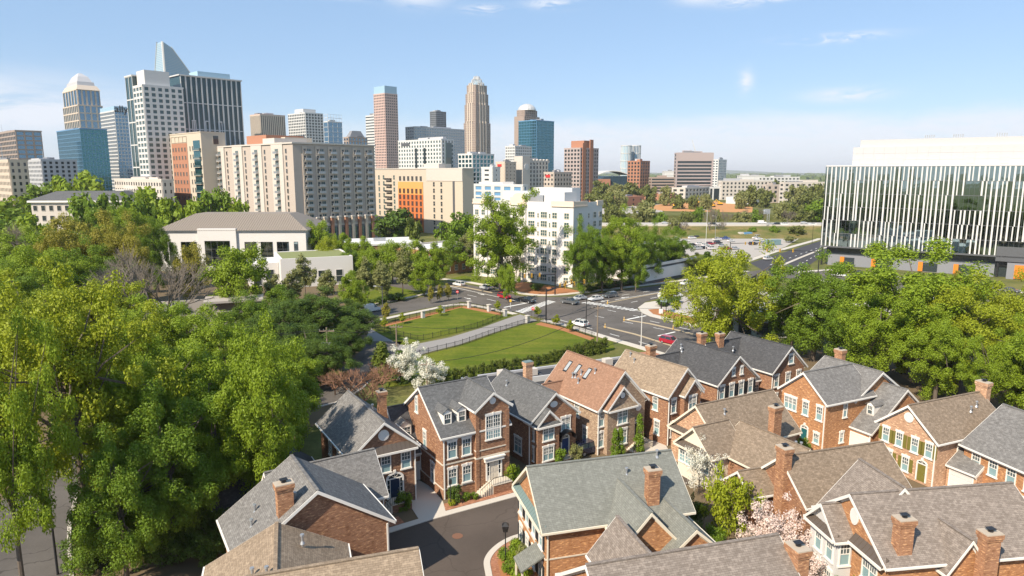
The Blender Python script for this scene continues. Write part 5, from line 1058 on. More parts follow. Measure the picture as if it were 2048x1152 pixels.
# dome-topped tower behind the teal glass
D = 1350; org, wf, wl = cor(1029, 1048, 1078, D, 47); s = Bld('silver_dome_tower', 'taupe tower with rounded silver dome top', org, 47); zt = zat(1048, 232, D); bb = s.box(0, 0, wf, wl, 0, zt, G_DARK, 'shaft')
for fc in 'FL': s.grid(bb, fc, 0, zt, 8, 34, wf / 8 * .5, 1.8, TOWERT, .8)
z1 = zat(1048, 219, D); bb = s.box(wf * .1, wl * .1, wf * .8, wl * .8, zt, z1, G_DARK, 'shaft'); s.grid(bb, 'F', zt, z1, 6, 3, 2.4, 1.5, TOWERT, .8); s.grid(bb, 'L', zt, z1, 6, 3, 2.4, 1.5, TOWERT, .8)
m = MB(); nn = 8
for i in range(nn):
    a0, a1 = math.pi / 2 * i / nn, math.pi / 2 * (i + 1) / nn; h_ = zat(1048, 205, D) - z1
    m.tube((wf / 2, wl / 2, z1 + h_ * math.sin(a0)), (wf / 2, wl / 2, z1 + h_ * math.sin(a1)), wf * .4 * math.cos(a0), wf * .4 * math.cos(a1), 16)
m.build('dome', CRN, s.t)
# twin round towers, arena, far white sheds
for px, D, yt, r, lb in ((1251, 1100, 291, 8, 'white'), (1270, 1120, 291, 8, 'glass')):
    s = Bld('round_residential_tower', lb + ' striped round residential tower on the far right of downtown', (xat(px, D), D), 0); zt = zat(px, yt, D); MB().tube((0, 0, 0), (0, 0, zt), r, r, 20).build('shaft', G_SKY if lb == 'white' else G_BLUE, s.t); m = MB()
    for i in range(20): t = 2 * math.pi * i / 20; m.tube((r * math.cos(t), r * math.sin(t), 0), (r * math.cos(t), r * math.sin(t), zt), .55, .55, 4)
    for k in range(4): m.tube((0, 0, zt * (.55 + .15 * k) - 1), (0, 0, zt * (.55 + .15 * k)), r + .6, r + .6, 20)
    m.build('white_fin', WHITE, s.t)
D = 900; s = Bld('arena', 'low arena with curved white roof and blue glass front', (xat(1196, D), D), 8); b = s.box(0, 0, 40, 40, 0, zat(1210, 352, D), G_BLUE, 'glass_front'); s.box(-2, -3, 18, 20, 0, zat(1210, 358, D), BRKF, 'brick_base'); m = MB(); za = zat(1210, 352, D)
for i in range(8):
    f = lambda t: (42 * t - 1, 7 * math.sin(math.pi * (.1 + .8 * t)))
    (x0, h0), (x1, h1) = f(i / 8), f((i + 1) / 8); m.slab([(x0, -3, za + h0), (x1, -3, za + h1), (x1, 42, za + h1), (x0, 42, za + h0)], 1)
m.build('curved_roof', WHITE, s.t)
cr = thing('tower_crane', 'slender white tower crane jib above the striped block', 'crane', (xat(1390, 1300), 1300, 0)); zt = zat(1390, 303, 1300); MB().tube((0, 0, 0), (0, 0, zt), 1.0, 1.0, 4).build('mast', WHITE, cr); MB().tube((0, 0, zt - 2), (xat(1381, 1300) - xat(1390, 1300), 0, zat(1381, 279, 1300)), .9, .5, 4).build('jib', WHITE, cr)
# low-rise ground around the freeway and towards the horizon
LR = [('blue_white_flats', 'white and blue four-storey flats behind the white block', 930, 1046, 1052, 470, 372, WHITE, BLUEP, 8, 4, 9, 3.4, 1.4, True), ('brick_sheds', 'long low brick warehouses beside the clay site', 1180, 1246, 1290, 640, 396, BRKF, G_DARK, 6, 4, 12, 9, 2.6, True),
      ('brick_sheds', 'low red brick warehouse with flat roof beyond the freeway', 1285, 1345, 1352, 780, 390, BRKF, G_DARK, 6, 4, 14, 11, 2.6, True), ('courthouse', 'flat white courthouse with deep colonnade beyond the clay site', 1425, 1428, 1496, 800, 376, WHITE, G_DARK, 12, 14, 9, 1.6, 1.5, True),
      ('white_site_shed', 'small plain white shed at the edge of the clay site', 1455, 1500, 1536, 690, 397, WHITE, G_DARK, 5, 6, 22, 18, 3.4, True), ('stone_annex', 'pale stone annex below the striped block', 1345, 1372, 1432, 790, 377, BEIGE2, G_DARK, 8, 5, 8, 4, 2, True),
      ('beige_campus_hall', 'beige campus hall with small regular windows', 1440, 1445, 1545, 800, 363, BEIGE2, G_DARK, 12, 4, 5, 2.5, 2, True), ('white_campus_hall', 'white campus hall with window grid in the distance', 1520, 1525, 1600, 1000, 355, WHITE, G_DARK, 10, 4, 6, 2.5, 2, True),
      ('beige_depot', 'wide beige depot left of the glass office', 1567, 1570, 1660, 700, 366, BEIGE2, G_DARK, 10, 4, 6, 3, 2.2, True), ('dark_depot', 'dark roofed depot behind the courthouse', 1530, 1535, 1572, 720, 371, TAUPE, G_DARK, 10, 5, 8, 4, 2, True),
      ('white_dome_hall', 'large white exhibition hall on the horizon', 1475, 1480, 1530, 1200, 352, WHITE, WHITE, 0, 6, 40, 1, 1, True), ('brown_parking_deck', 'brown parking deck between brick flats and striped block', 1300, 1303, 1350, 800, 356, TOWERT, G_DARK, 8, 3.4, 30, 1, 1.6, True),
      ('white_far_shed', 'long white shed on the horizon left of the striped block', 1325, 1328, 1352, 1200, 343, WHITE, WHITE, 0, 6, 40, 1, 1, True), ('cream_terrace', 'cream stone terrace under the white grid tower', 228, 322, 345, 380, 362, BEIGE2, G_DARK, 3, 4, 4, 2, 2, True)]
for nm, lb, pl, pc, pr, D, yt, wm, gm, yw, fl, bay, pw, sh, _ in LR:
    simple(nm.replace('sheds', 'warehouse'), lb, pl, pc, pr, D, yt, wm, gm, fl, bay, pw, sh, yaw=yw if pc - pl < 10 else 47)
# ---------------------------------------------------------------- trees and plants
def leafmesh(name, mat, seed, clumps, per, ls, cr, flat=.95, up=.35):
    g = np.random.default_rng(seed); n = len(clumps) * per
    c = np.repeat(np.array(clumps), per, 0)
    d = g.normal(size=(n, 3)); d /= np.linalg.norm(d, axis=1)[:, None]
    rr = cr * (g.random(n) ** .45); sc = np.repeat(g.uniform(.75, 1.3, len(clumps)), per)
    p = c + d * (rr * sc)[:, None] * np.array([1, 1, flat])
    nr = d * .8 + g.normal(size=(n, 3)) * .55 + np.array([0, 0, up]); nr /= np.linalg.norm(nr, axis=1)[:, None]
    a = np.cross(nr, g.normal(size=(n, 3))); a /= np.linalg.norm(a, axis=1)[:, None]; b = np.cross(nr, a)
    s = (ls * g.uniform(.6, 1.35, n))[:, None] * .5
    v = np.stack([p - a * s * 1.3, p - b * s * .75 + a * s * .1, p + a * s * 1.3, p + b * s * .75 - a * s * .1], 1).reshape(-1, 3)
    m = bpy.data.meshes.new(name); m.vertices.add(4 * n); m.vertices.foreach_set('co', v.astype(np.float32).ravel()); m.loops.add(4 * n); m.loops.foreach_set('vertex_index', np.arange(4 * n, dtype=np.int32)); m.polygons.add(n); m.polygons.foreach_set('loop_start', np.arange(0, 4 * n, 4, dtype=np.int32)); m.update(calc_edges=True)
    at_ = m.attributes.new('v', 'FLOAT', 'FACE'); cv = np.repeat(g.random(len(clumps)), per) * .6 + g.random(n) * .4; at_.data.foreach_set('value', cv.astype(np.float32))
    m.materials.append(mat); return m
def clumpset(seed, Rr, z0, z1, n, lob=.28, fill=2.4, shape='ell', drop=.1):
    g = np.random.default_rng(seed); ph = g.uniform(0, 6.28, 6); out = []
    cz, hz = (z0 + z1) / 2, (z1 - z0) / 2
    while len(out) < n:
        d = g.normal(size=3); d /= np.linalg.norm(d); th = math.atan2(d[1], d[0])
        lobe = 1 + lob * (math.sin(3 * th + ph[0] + 2 * d[2]) * .5 + math.sin(5 * th + ph[1] - 3 * d[2]) * .35 + math.sin(7 * d[2] + ph[2] + th) * .4)
        r = g.random() ** (1 / fill) * lobe
        if math.sin(4 * th + ph[3] + 5 * d[2]) * math.sin(6 * d[2] + ph[4] + 2 * th) > 1 - drop * 4 and r > .5: continue
        z = d[2] * r
        if shape == 'oval': k = 1 - .35 * max(0, z) ** 1.5
        elif shape == 'egg': k = 1.05 - .45 * max(0, z) - .15 * max(0, -z)
        else: k = 1 if z > -.5 else 1 + .3 * (z + .5)
        out.append((d[0] * r * Rr * k, d[1] * r * Rr * k, cz + z * hz))
    return out
def trunkmesh(name, mat, seed, h, r, clumps, nl=26, fork=.35):
    g = random.Random(seed); m = MB(); zf = h * fork
    m.tube((0, 0, -.1), (.05 * h * .1, 0, zf), r, r * .7, 8); top = Vector((.05 * h * .1, 0, zf)); m.tube(top, (0, 0, h * .8), r * .65, r * .12, 6)
    for i in range(nl):
        c = Vector(clumps[g.randrange(len(clumps))]); s0 = Vector((0, 0, zf + (h * .45) * g.random() * .8)); mid = s0.lerp(c, .5) + Vector((g.uniform(-.5, .5), g.uniform(-.5, .5), g.uniform(-.3, .6)))
        m.tube(s0, mid, r * .33, r * .2, 5, False); m.tube(mid, c, r * .2, r * .05, 4, False)
    return m.mesh(name, mat)
def baremesh(name, mat, seed, h, spread, depth=5):
    g = random.Random(seed); m = MB()
    def br(p, d, L, r, k):
        q = p + d * L; m.tube(p, q, r, r * .68, 5 if k > 2 else 3, False)
        if k == 0: return
        for i in range(3 if k > 1 else 4):
            nd = (d + Vector((g.gauss(0, spread), g.gauss(0, spread), g.gauss(.08, .25)))).normalized(); br(q.lerp(p, g.uniform(0, .35)), nd, L * g.uniform(.62, .86), r * .6, k - 1)
    br(Vector((0, 0, -.1)), Vector((0, 0, 1)), h * .2, h * .02, 0)
    for i in range(5): a = i * 1.26; br(Vector((0, 0, h * .17)), Vector((math.cos(a) * .65, math.sin(a) * .65, .85)).normalized(), h * .22, h * .013, depth)
    return m.mesh(name, mat)
PROTO = {}
def proto(k, Rr, z0, z1, n, per, ls, cr, seed, tr, **kw):
    cs = clumpset(seed, Rr, z0, z1, n, **kw); ca = np.array(cs); PROTO[k] = (leafmesh('crown', L_SPR, seed, cs, per, ls, cr), trunkmesh('trunk', BARK, seed, z1, tr, cs), float(np.percentile(np.hypot(ca[:, 0], ca[:, 1]), 94)) + cr * .5, float(np.percentile(ca[:, 2], 97)) + cr * .5)
for i in range(3): proto(f'big{i}', 6.4, 2.0, 17, 140, 400, .21, 1.12, 11 + i, .42, lob=.36, fill=3.2, drop=.12)
for i in range(3): proto(f'airy{i}', 7.2, 6.0, 20, 120, 400, .21, 1.08, 31 + i, .42, lob=.44, fill=2.8, drop=.17)
for i in range(3): proto(f'round{i}', 4.1, 1.2, 10.5, 80, 280, .2, .88, 51 + i, .2, lob=.2, shape='egg', drop=.06)
for i in range(2): proto(f'oval{i}', 3.0, 2.0, 11.5, 80, 80, .34, .8, 71 + i, .17, lob=.25, shape='egg', drop=.12)
for i in range(3): proto(f'far{i}', 5, 1.0, 10, 60, 34, .85, 1.35, 81 + i, .3, lob=.3)
proto('oak', 6.6, 1.5, 19, 150, 380, .21, 1.0, 95, .5, lob=.36, fill=2.0, drop=.18)
proto('willow', 8.4, .5, 14.5, 180, 330, .2, 1.0, 97, .5, lob=.30, fill=2.2, drop=.12)
proto('shrub', 1.0, .05, 1.5, 30, 60, .15, .36, 99, .03, lob=.2)
proto('thicket', 2.6, .3, 4.2, 70, 70, .2, .6, 101, .08, lob=.35)
proto('blossom', 3.0, 1.0, 5.4, 95, 80, .15, .5, 103, .1, lob=.42, fill=1.8, drop=.2)
proto('sparse', 3.0, .8, 5.4, 62, 46, .14, .5, 105, .1, lob=.4, fill=1.6, drop=.2)
# conical evergreens
def cone(k, Rr, h, n, per, ls, cr, seed):
    g = np.random.default_rng(seed); cs = []
    for i in range(n):
        t = g.random() ** .8; a = g.uniform(0, 6.28); r = Rr * (1 - t) ** .75 * g.uniform(.55, 1.0); cs.append((r * math.cos(a), r * math.sin(a), .1 + t * (h - .2)))
    PROTO[k] = (leafmesh('crown', L_CON, seed, cs, per, ls, cr, 1.2, .5), trunkmesh('trunk', BARK, seed, h * .9, .05 * Rr + .04, cs, 4), Rr, h)
cone('conifer', 2.2, 8, 120, 55, .3, .55, 201); cone('arb', .55, 2.9, 34, 46, .14, .26, 202); cone('topiary', .75, 4.4, 60, 60, .15, .3, 203)
def barep(k, mat, seed, h, sp, dp):
    m = baremesh('branches', mat, seed, h, sp, dp); c = np.array([v.co[:] for v in m.vertices]); PROTO[k] = (None, m, float(np.percentile(np.hypot(c[:, 0], c[:, 1]), 95)), float(c[:, 2].max()))
for i in range(2): barep(f'bare{i}', BARKG, 300 + i, 14, .34, 5)
barep('twig', plain('reddish_twigs', (.23, .125, .075), .95, .2, 3), 310, 5, .45, 4)
def plant(name, label, cat, k, x, y, w, h, mat=None, group=None, z=0, rz=None):
    cm, tm, Rr, Hh = PROTO[k]; t = thing(name, label, cat, (x, y, z), rnd.uniform(0, 6.28) if rz is None else rz, group)
    s = (w / 2 / Rr, w / 2 / Rr, h / Hh)
    if tm: o = link('branches' if cm is None else 'trunk', tm, t); o.scale = s
    if cm:
        o = link('crown', cm, t); o.scale = s
        if mat: o.material_slots[0].link = 'OBJECT'; o.material_slots[0].material = mat
    return t
def T(name, label, k, px, ytop, wpx, D, mat=None, group=None, cat='tree', ws=1.0):
    x = xat(px, D, ytop + 60); h = zat(px, ytop, D); w = wpx * math.hypot(D, CAMH * .6) / FPX * ws
    plant(name, label, cat, k, x, D, w, max(h, 1.5), mat, group)
def many(name, label, group, L, cat='tree', own=()):
    for i, q in enumerate(L): T(name, own[i] if i < len(own) else label, *q, group=group, cat=cat)
# the left-hand wood, near to far
many('broadleaf_tree', 'tall airy yellow-green tree in the near wood beside the grey-roofed house', 'airy trees of the near wood', [
    ('airy0', 128, 592, 330, 60, L_YEL), ('airy1', -10, 690, 220, 50, L_SPR), ('airy2', 250, 640, 230, 84, L_YEL), ('airy0', 330, 700, 200, 74, L_SPR), ('airy1', 60, 570, 240, 100, L_YEL), ('airy2', 205, 575, 220, 114, L_YEL), ('airy0', 300, 610, 200, 104, L_SPR), ('airy2', -10, 620, 220, 78, L_YEL), ('airy1', 200, 690, 220, 66, L_SPR)], own=['tall yellow-green tree with bare lower trunk beside the dark post', 'bright green tree overhanging the bottom-left street', 'yellow-green tree in the middle of the near wood before the bare tree', 'light green tree crowding between the yellow trees of the near wood', 'yellow-green tree over the back street bend'])
many('broadleaf_tree', 'dense bright green tree at the wood edge above the dark-roofed outbuilding', 'dense trees of the near wood', [
    ('big0', 520, 690, 190, 66, L_SPR), ('big2', 560, 700, 170, 92, L_SPR), ('big1', 400, 742, 210, 72, L_SPR), ('big2', 330, 820, 230, 60, L_MID), ('big0', 440, 640, 190, 100, L_SPR), ('big2', 510, 705, 200, 78, L_SPR), ('big0', 300, 770, 200, 66, L_SPR), ('big1', 430, 790, 190, 66, L_SPR), ('big2', 360, 690, 200, 84, L_SPR), ('big1', 565, 760, 120, 84, L_SPR), ('big2', 235, 905, 190, 54, L_MID), ('big1', 455, 850, 130, 70, L_MID), ('big0', 380, 625, 150, 116, L_SPR)], own=['dense bright green tree overhanging the dark outbuilding roof', 'dense bright green tree reaching towards the reddish thicket', 'dense green tree between the yellow trees and the outbuilding tree', 'mid-green tree with low boughs above the dark understorey', 'bright green tree in front of the dark evergreens', 'bright green tree just behind the tree over the outbuilding', 'bright green tree rising behind the low mid-green boughs', 'bright green tree left of the grey roof slope', 'bright green tree right of the tall yellow-green crowns', 'small bright green tree at the back street by the grey gable', 'mid-green tree beside the dark post and the street', 'mid-green tree shading the left slope of the grey roof', 'bright green tree below the leafless grey tree'])
many('evergreen_tree', 'dark glossy evergreen tree along the side street', 'dark evergreens along the side street', [
    ('big2', 640, 598, 180, 138, L_DRK), ('big1', 690, 610, 130, 142, L_DRK), ('big0', 575, 618, 150, 132, L_DRK), ('big1', 610, 660, 150, 118, L_DRK), ('big2', 700, 650, 90, 128, L_DRK), ('big0', 505, 600, 130, 136, L_MID), ('big0', 655, 680, 130, 112, L_DRK), ('big2', 540, 640, 150, 120, L_DRK), ('big1', 600, 590, 130, 142, L_DRK)], own=['dark evergreen right behind the transformer pole', 'dark evergreen nearest the car park of the fenced lawn', 'dark evergreen touching the concrete ruin'])
many('broadleaf_tree', 'mid-green tree of the wood behind the concrete ruin', 'trees behind the ruin', [
    ('big0', 60, 500, 190, 140, L_SPR), ('big1', 130, 520, 150, 150, L_SPR), ('big2', 25, 560, 160, 122, L_MID), ('big0', 120, 470, 150, 190, L_MID), ('big1', 40, 470, 150, 185, L_SPR), ('big2', 270, 420, 110, 220, L_SPR), ('big1', 230, 425, 110, 228, L_MID), ('big0', 310, 440, 70, 205, L_MID), ('round0', 380, 494, 70, 178, L_RUST), ('round1', 560, 575, 90, 150, L_MID), ('big1', -10, 520, 160, 150, L_SPR), ('big2', 90, 540, 160, 134, L_SPR), ('big0', 180, 500, 150, 160, L_MID)])
many('bronze_tree', 'bronze-tinted spreading tree behind the grey bare tree', 'bronze spring trees', [('big1', 190, 442, 170, 178, L_RUST), ('big2', 130, 465, 120, 168, L_RUST), ('big0', 250, 455, 120, 170, L_RUST), ('big0', 88, 600, 60, 150, L_RUST)])
many('bare_tree', 'large leafless grey tree in front of the institute', 'leafless trees', [('bare0', 300, 484, 240, 126, None), ('bare1', 235, 520, 130, 145, None)])
many('bare_tree', 'leafless pale tree beside the school building', 'pale leafless trees', [('bare1', 80, 445, 90, 240, None), ('bare0', 30, 440, 80, 235, None)])
T('broadleaf_tree', 'round bright green tree in front of the institute entrance', 'round0', 474, 497, 130, 165, L_SPR)
many('broadleaf_tree', 'green street tree around the school and institute', 'trees around the school', [('far0', 150, 350, 110, 400, L_SPR), ('far1', 190, 393, 90, 285, L_MID), ('far2', 300, 380, 90, 300, L_SPR), ('far0', 270, 395, 80, 290, L_MID), ('far1', 430, 385, 70, 300, L_MID), ('far2', 350, 400, 70, 295, L_SPR), ('far0', 395, 400, 70, 298, L_SPR), ('far1', 480, 405, 60, 300, L_SPR), ('far2', 20, 420, 90, 300, L_MID), ('far1', 90, 372, 80, 420, L_MID), ('far0', 10, 400, 80, 330, L_SPR), ('far1', 250, 425, 80, 270, L_SPR), ('far2', 60, 432, 80, 260, L_SPR)])
many('broadleaf_tree', 'rounded spring-green tree in the row below the beige apartments', 'rounded trees below the apartments', [('round0', 640, 446, 66, 262, L_SPR), ('round1', 690, 470, 55, 245, L_SPR), ('round2', 725, 480, 60, 240, L_SPR), ('round0', 785, 486, 74, 222, L_SPR), ('round1', 832, 483, 70, 216, L_SPR), ('round2', 872, 492, 60, 218, L_SPR), ('round0', 655, 478, 50, 240, L_YEL), ('round1', 615, 455, 50, 265, L_YEL), ('round2', 700, 500, 50, 225, L_MID), ('round2', 905, 478, 60, 245, L_MID), ('round1', 935, 470, 60, 250, L_PALE), ('round0', 745, 500, 60, 218, L_SPR), ('far0', 935, 430, 70, 320, L_MID), ('far1', 900, 445, 60, 300, L_MID), ('far2', 790, 420, 80, 330, L_DRK), ('far0', 830, 440, 40, 300, L_CON)])
many('slim_tree', 'slim pale half-leafed tree beside the sedum-roofed annex', 'slim half-leafed trees', [('oval0', 610, 515, 46, 196, L_PALE), ('oval1', 655, 545, 46, 186, L_PALE), ('oval0', 735, 520, 46, 190, L_PALE), ('oval1', 765, 530, 44, 188, L_PALE), ('oval0', 805, 500, 50, 200, L_PALE), ('oval1', 585, 545, 44, 180, L_PALE), ('oval1', 550, 555, 40, 178, L_PALE)])
T('broadleaf_tree', 'compact vivid green tree standing on the institute lawn corner', 'round1', 703, 546, 66, 168, L_SPR); T('broadleaf_tree', 'dense green street tree at the bend where side street meets main road', 'round2', 848, 520, 70, 198, L_SPR)
T('oak_tree', 'huge spreading oak covering the white apartment block', 'oak', 1002, 404, 136, 204, L_SPR); T('small_tree', 'small light green tree below the huge oak', 'round0', 1016, 535, 46, 188, L_SPR)
many('street_tree', 'tall green street tree in the row along the cross street', 'row of street trees', [('big0', 1168, 455, 92, 200, L_MID), ('big1', 1205, 470, 70, 206, L_MID), ('big2', 1245, 440, 104, 208, L_SPR), ('big0', 1300, 456, 84, 226, L_MID), ('big1', 1345, 462, 72, 240, L_MID), ('round2', 1272, 490, 60, 205, L_MID)], own=['tall street tree hiding the right corner of the white block', 'leaning street tree second from the white block', 'lightest and tallest street tree before the parking deck'])
many('conifer_tree', 'dark conifer and magnolia by the parking deck', 'dark trees by the parking deck', [('big1', 1385, 510, 54, 238, L_CON), ('conifer', 1412, 505, 40, 245, L_DRK), ('conifer', 1436, 512, 34, 250, L_DRK)])
T('willow_tree', 'broad yellow-green willow behind the dark-roofed brick houses', 'willow', 1462, 518, 260, 136, L_YEL)
many('broadleaf_tree', 'deep green tree behind the orange brick townhouse', 'deep green trees behind the houses', [('big0', 1635, 535, 190, 128, L_MID), ('big1', 1705, 585, 150, 120, L_MID), ('big2', 1585, 600, 100, 134, L_MID)])
many('broadleaf_tree', 'large bright tree on the right behind the pink brick house', 'large trees on the right', [('big1', 1825, 505, 290, 120, L_SPR), ('big2', 1930, 585, 190, 108, L_YEL), ('big0', 2020, 575, 170, 112, L_YEL), ('big1', 1760, 590, 170, 112, L_SPR), ('big2', 2045, 670, 140, 95, L_SPR), ('big0', 1880, 640, 150, 104, L_SPR), ('airy1', 1985, 690, 130, 96, L_SPR), ('big1', 2100, 650, 170, 92, L_SPR), ('big0', 2180, 610, 200, 108, L_MID)], own=['largest domed green tree in front of the glass office', 'yellow-green tree right behind the pink brick house chimney', 'yellow-green tree rising behind the long grey roof', 'bright tree filling the gap beside the orange brick house garage', 'bright green tree above the right end of the long grey roof', 'bright tree crowding the pink brick house chimney from behind', 'airy light green tree over the long grey roof'])
T('bronze_tree', 'small bronze sapling in front of the glass office entrance', 'oval0', 1912, 545, 44, 200, L_RUST)
many('far_tree', 'small green tree scattered along the freeway verge', 'trees along the freeway', [(f'far{i % 3}', px, yt, w, D, (L_FAR, L_PALE, L_MID)[i % 3]) for i, (px, yt, w, D) in enumerate(((1222, 410, 40, 430), (1290, 405, 50, 445), (1320, 425, 28, 440), (1370, 425, 30, 440), (1480, 425, 34, 438), (1510, 420, 26, 445), (1590, 408, 44, 470), (1565, 405, 40, 480), (1630, 400, 50, 465), (1610, 420, 40, 455), (1345, 438, 24, 395), (1500, 455, 26, 392), (1590, 452, 34, 385), (1430, 420, 20, 450), (1395, 415, 24, 470), (1250, 425, 30, 440), (1650, 420, 40, 470), (1545, 452, 20, 390)))])
many('far_tree', 'distant tree between the low buildings beyond the clay site', 'distant trees beyond the clay site', [(f'far{i % 3}', px, yt, w, D, (L_FAR, L_PALE, L_FAR)[i % 3]) for i, (px, yt, w, D) in enumerate(((1205, 365, 44, 700), (1235, 370, 40, 680), (1265, 366, 40, 720), (1300, 372, 36, 690), (1330, 375, 30, 660), (1355, 390, 30, 600), (1385, 392, 24, 590), (1410, 390, 26, 580), (1500, 372, 40, 640), (1530, 380, 36, 620), (1590, 372, 46, 640), (1620, 385, 40, 600), (1555, 362, 30, 800), (1240, 385, 30, 620), (1190, 380, 40, 640), (1635, 370, 40, 660), (1480, 385, 26, 600), (1215, 385, 30, 610)))])
# far woods to the horizon: one uncountable mass
g_ = np.random.default_rng(5); mb = MB()
for D in (1250, 1500, 1900, 2400, 3000, 3800, 4900, 6400, 8500):
    n = 300; xs = np.linspace(-1.0 * D, 1.0 * D, n); hh = 7 + 7 * g_.random(n) + 5 * np.sin(xs / (D * .11) + D) + (D / 450.)
    for x, h in zip(xs, hh):
        r = D / 150. * g_.uniform(.7, 1.3); y = D + g_.uniform(-.04, .04) * D; k = [(r * math.cos(t), r * math.sin(t)) for t in (0, 1.26, 2.51, 3.77, 5.03)]
        mb.add([(x + a, y + c, 0) for a, c in k] + [(x + a * .8, y + c * .8, h * .75 + g_.random() * 2) for a, c in k] + [(x, y, h)], [(i, (i + 1) % 5, 5 + (i + 1) % 5, 5 + i) for i in range(5)] + [(5 + i, 5 + (i + 1) % 5, 10) for i in range(5)])
tag(mb.build('far_woods', plain('far_wood_green', (.075, .10, .035), .95, .3, .02, spec=.1)), 'far-off wood filling the plain up to the horizon', 'woodland', kind='stuff')
hl = MB(); P = []
for i in range(61): x = -16000 + 32000 * i / 60; P.append((x, 15000 + 900 * math.sin(i * .7), 45 + 30 * math.sin(i * .53) + 25 * math.sin(i * 1.31 + 1)))
for i in range(60): a, b_ = P[i], P[i + 1]; hl.add([(a[0], a[1] - 2500, -1), (b_[0], b_[1] - 2500, -1), b_, a, (b_[0], b_[1] + 3000, -1), (a[0], a[1] + 3000, -1)], [(0, 1, 2, 3), (3, 2, 4, 5)])
tag(hl.build('hills', plain('far_hills', (.06, .08, .035), .95, .3, .002, spec=.1)), kind='structure')
# conifer hedge along the lawn, planted one by one
h0, h1 = at(862, 772), at(1212, 704); nh = 46
for i in range(nh):
    p = h0.lerp(h1, i / (nh - 1)); e = 1 + .5 * max(0, (i - 30) / 16)
    plant('hedge_conifer', 'young conifer in the dense hedge between lawn and shop row', 'shrub', 'arb', p.x + rnd.uniform(-.15, .15), p.y + rnd.uniform(-.3, .3), 1.25 * e, 2.3 * e * rnd.uniform(.82, 1.15), L_CON, 'conifer hedge by the lawn')
# garden planting
G = [('dogwood_tree', 'white flowering dogwood behind the brick townhouses', 'blossom', 815, 765, L_WHT, 7.6, 6.8, None), ('dogwood_tree', 'white flowering dogwood behind the brick townhouses', 'blossom', 860, 785, L_WHT, 7, 5.5, None),
     ('bare_shrub', 'reddish leafless thicket by the back street', 'twig', 700, 800, None, 8, 6.0, None), ('bare_shrub', 'reddish leafless thicket by the back street', 'twig', 745, 795, None, 7.5, 6.0, None), ('bare_shrub', 'reddish leafless thicket by the back street', 'twig', 765, 780, None, 6, 4.5, None), ('bare_shrub', 'reddish leafless thicket by the back street', 'twig', 670, 790, None, 6, 4.6, None), ('bare_shrub', 'reddish leafless thicket by the back street', 'twig', 730, 815, None, 6, 4.8, None),
     ('conifer_tree', 'brownish conifer beside the curved drive', 'conifer', 765, 755, L_CON, 5.5, 6.2, None), ('conifer_tree', 'small dark conifer next to the white dogwood', 'conifer', 800, 765, L_DRK, 4, 5.5, None)]
for nm, lb, k, px, py, mt, w, h, gr in G: p = at(px, py); plant(nm, lb, 'shrub' if 'shrub' in nm else 'tree', k, p.x, p.y, w, h, mt, 'plants behind the townhouses')
def gp(nm, lb, k, x, y, w, h, mt, cat='shrub', gr=None): plant(nm, lb, cat, k, x, y, w, h, mt, gr)
for x, y in ((9.4, 80.2), (10.1, 80.6)): gp('arborvitae', 'slim clipped arborvitae by the tan brick bay', 'topiary', x + 3.6, y + 1.3, 1.3, 4.2, L_MID, 'shrub', 'arborvitae at the tan house')
gp('arborvitae', 'tall arborvitae beside the dark arched entrance', 'topiary', 16.6, 84.6, 1.6, 5.0, L_MID)
gp('dogwood_tree', 'white flowering tree against the cream sunroom', 'sparse', 21.2, 72.6, 5.2, 5.8, L_WHT, 'tree')
gp('garden_tree', 'multi-stemmed golden green shrub tree in the walled garden', 'thicket', 21.8, 63.6, 6.0, 6.2, L_YEL, 'tree')
gp('blossom_tree', 'pink blossoming tree in the garden below the stepped chimney', 'blossom', 24.0, 57.6, 6.2, 6.0, L_PNK, 'tree'); gp('blossom_tree', 'low pink blossoming branches beside the white bay', 'blossom', 25.0, 53.6, 4.6, 4.4, L_PNK, 'tree')
for i, (x, y, w, h) in enumerate(((19.4, 60.4, 3, 2.6), (18.6, 64.6, 2.6, 3.2), (21.5, 58.2, 3.2, 2.2), (20.0, 56.5, 3.0, 2.0), (23.0, 60, 2.4, 2.2), (17.5, 61.5, 2.4, 2.6))): gp('garden_bush', 'leafy bush crowding the walled garden', 'thicket', x, y, w, h, (L_MID, L_DRK)[i % 2], 'shrub', 'bushes in the walled garden')
gp('garden_bush', 'clipped green bush before the white bay front', 'thicket', 26.8, 50.2, 3.2, 3.4, L_MID)
for i, t in enumerate(np.linspace(.05, .95, 17)):
    k = int(t * (len(ISL) - 1)); p = offs(ISL, 2.2 + (i % 3) * .8)[k]; gp('bed_shrub', 'rounded green shrub in the court island bed', 'shrub', p.x, p.y, 1.5 + .5 * (i % 2), 1.2 + .3 * (i % 3), (L_MID, L_SPR, L_PALE)[i % 3], 'shrub', 'shrubs in the island bed')
for i, (x, y, w, h, m_) in enumerate(((-6.3, 70.6, 1.7, 1.9, L_DRK), (-5.0, 70.9, 1.1, 1.0, L_MID), (-4.2, 71.2, 1.0, .8, L_MID), (-6.6, 69.8, 1.0, .7, L_YEL), (-.2, 75.0, 1.6, 2.4, L_SPR), (.5, 75.6, 1.2, 1.8, L_MID))): gp('door_shrub', 'small shrub beside the entrance steps of the dormered house', 'shrub', x, y, w, h, m_, 'shrub', 'shrubs at the dormered house')
for x, y, lb in ((-11.6, 68.6, 'leafy potted shrub by the navy door steps'), (6.0, 80.2, 'bushy shrub left of the blue arched door'), (8.1, 81.3, 'tan-leafed shrub right of the blue arched door'), (37.6, 83.6, 'round green bush by the teal door')): gp('door_shrub', lb, 'shrub', x, y, 1.8, 2.2, L_MID if 'tan' not in lb else L_PALE)
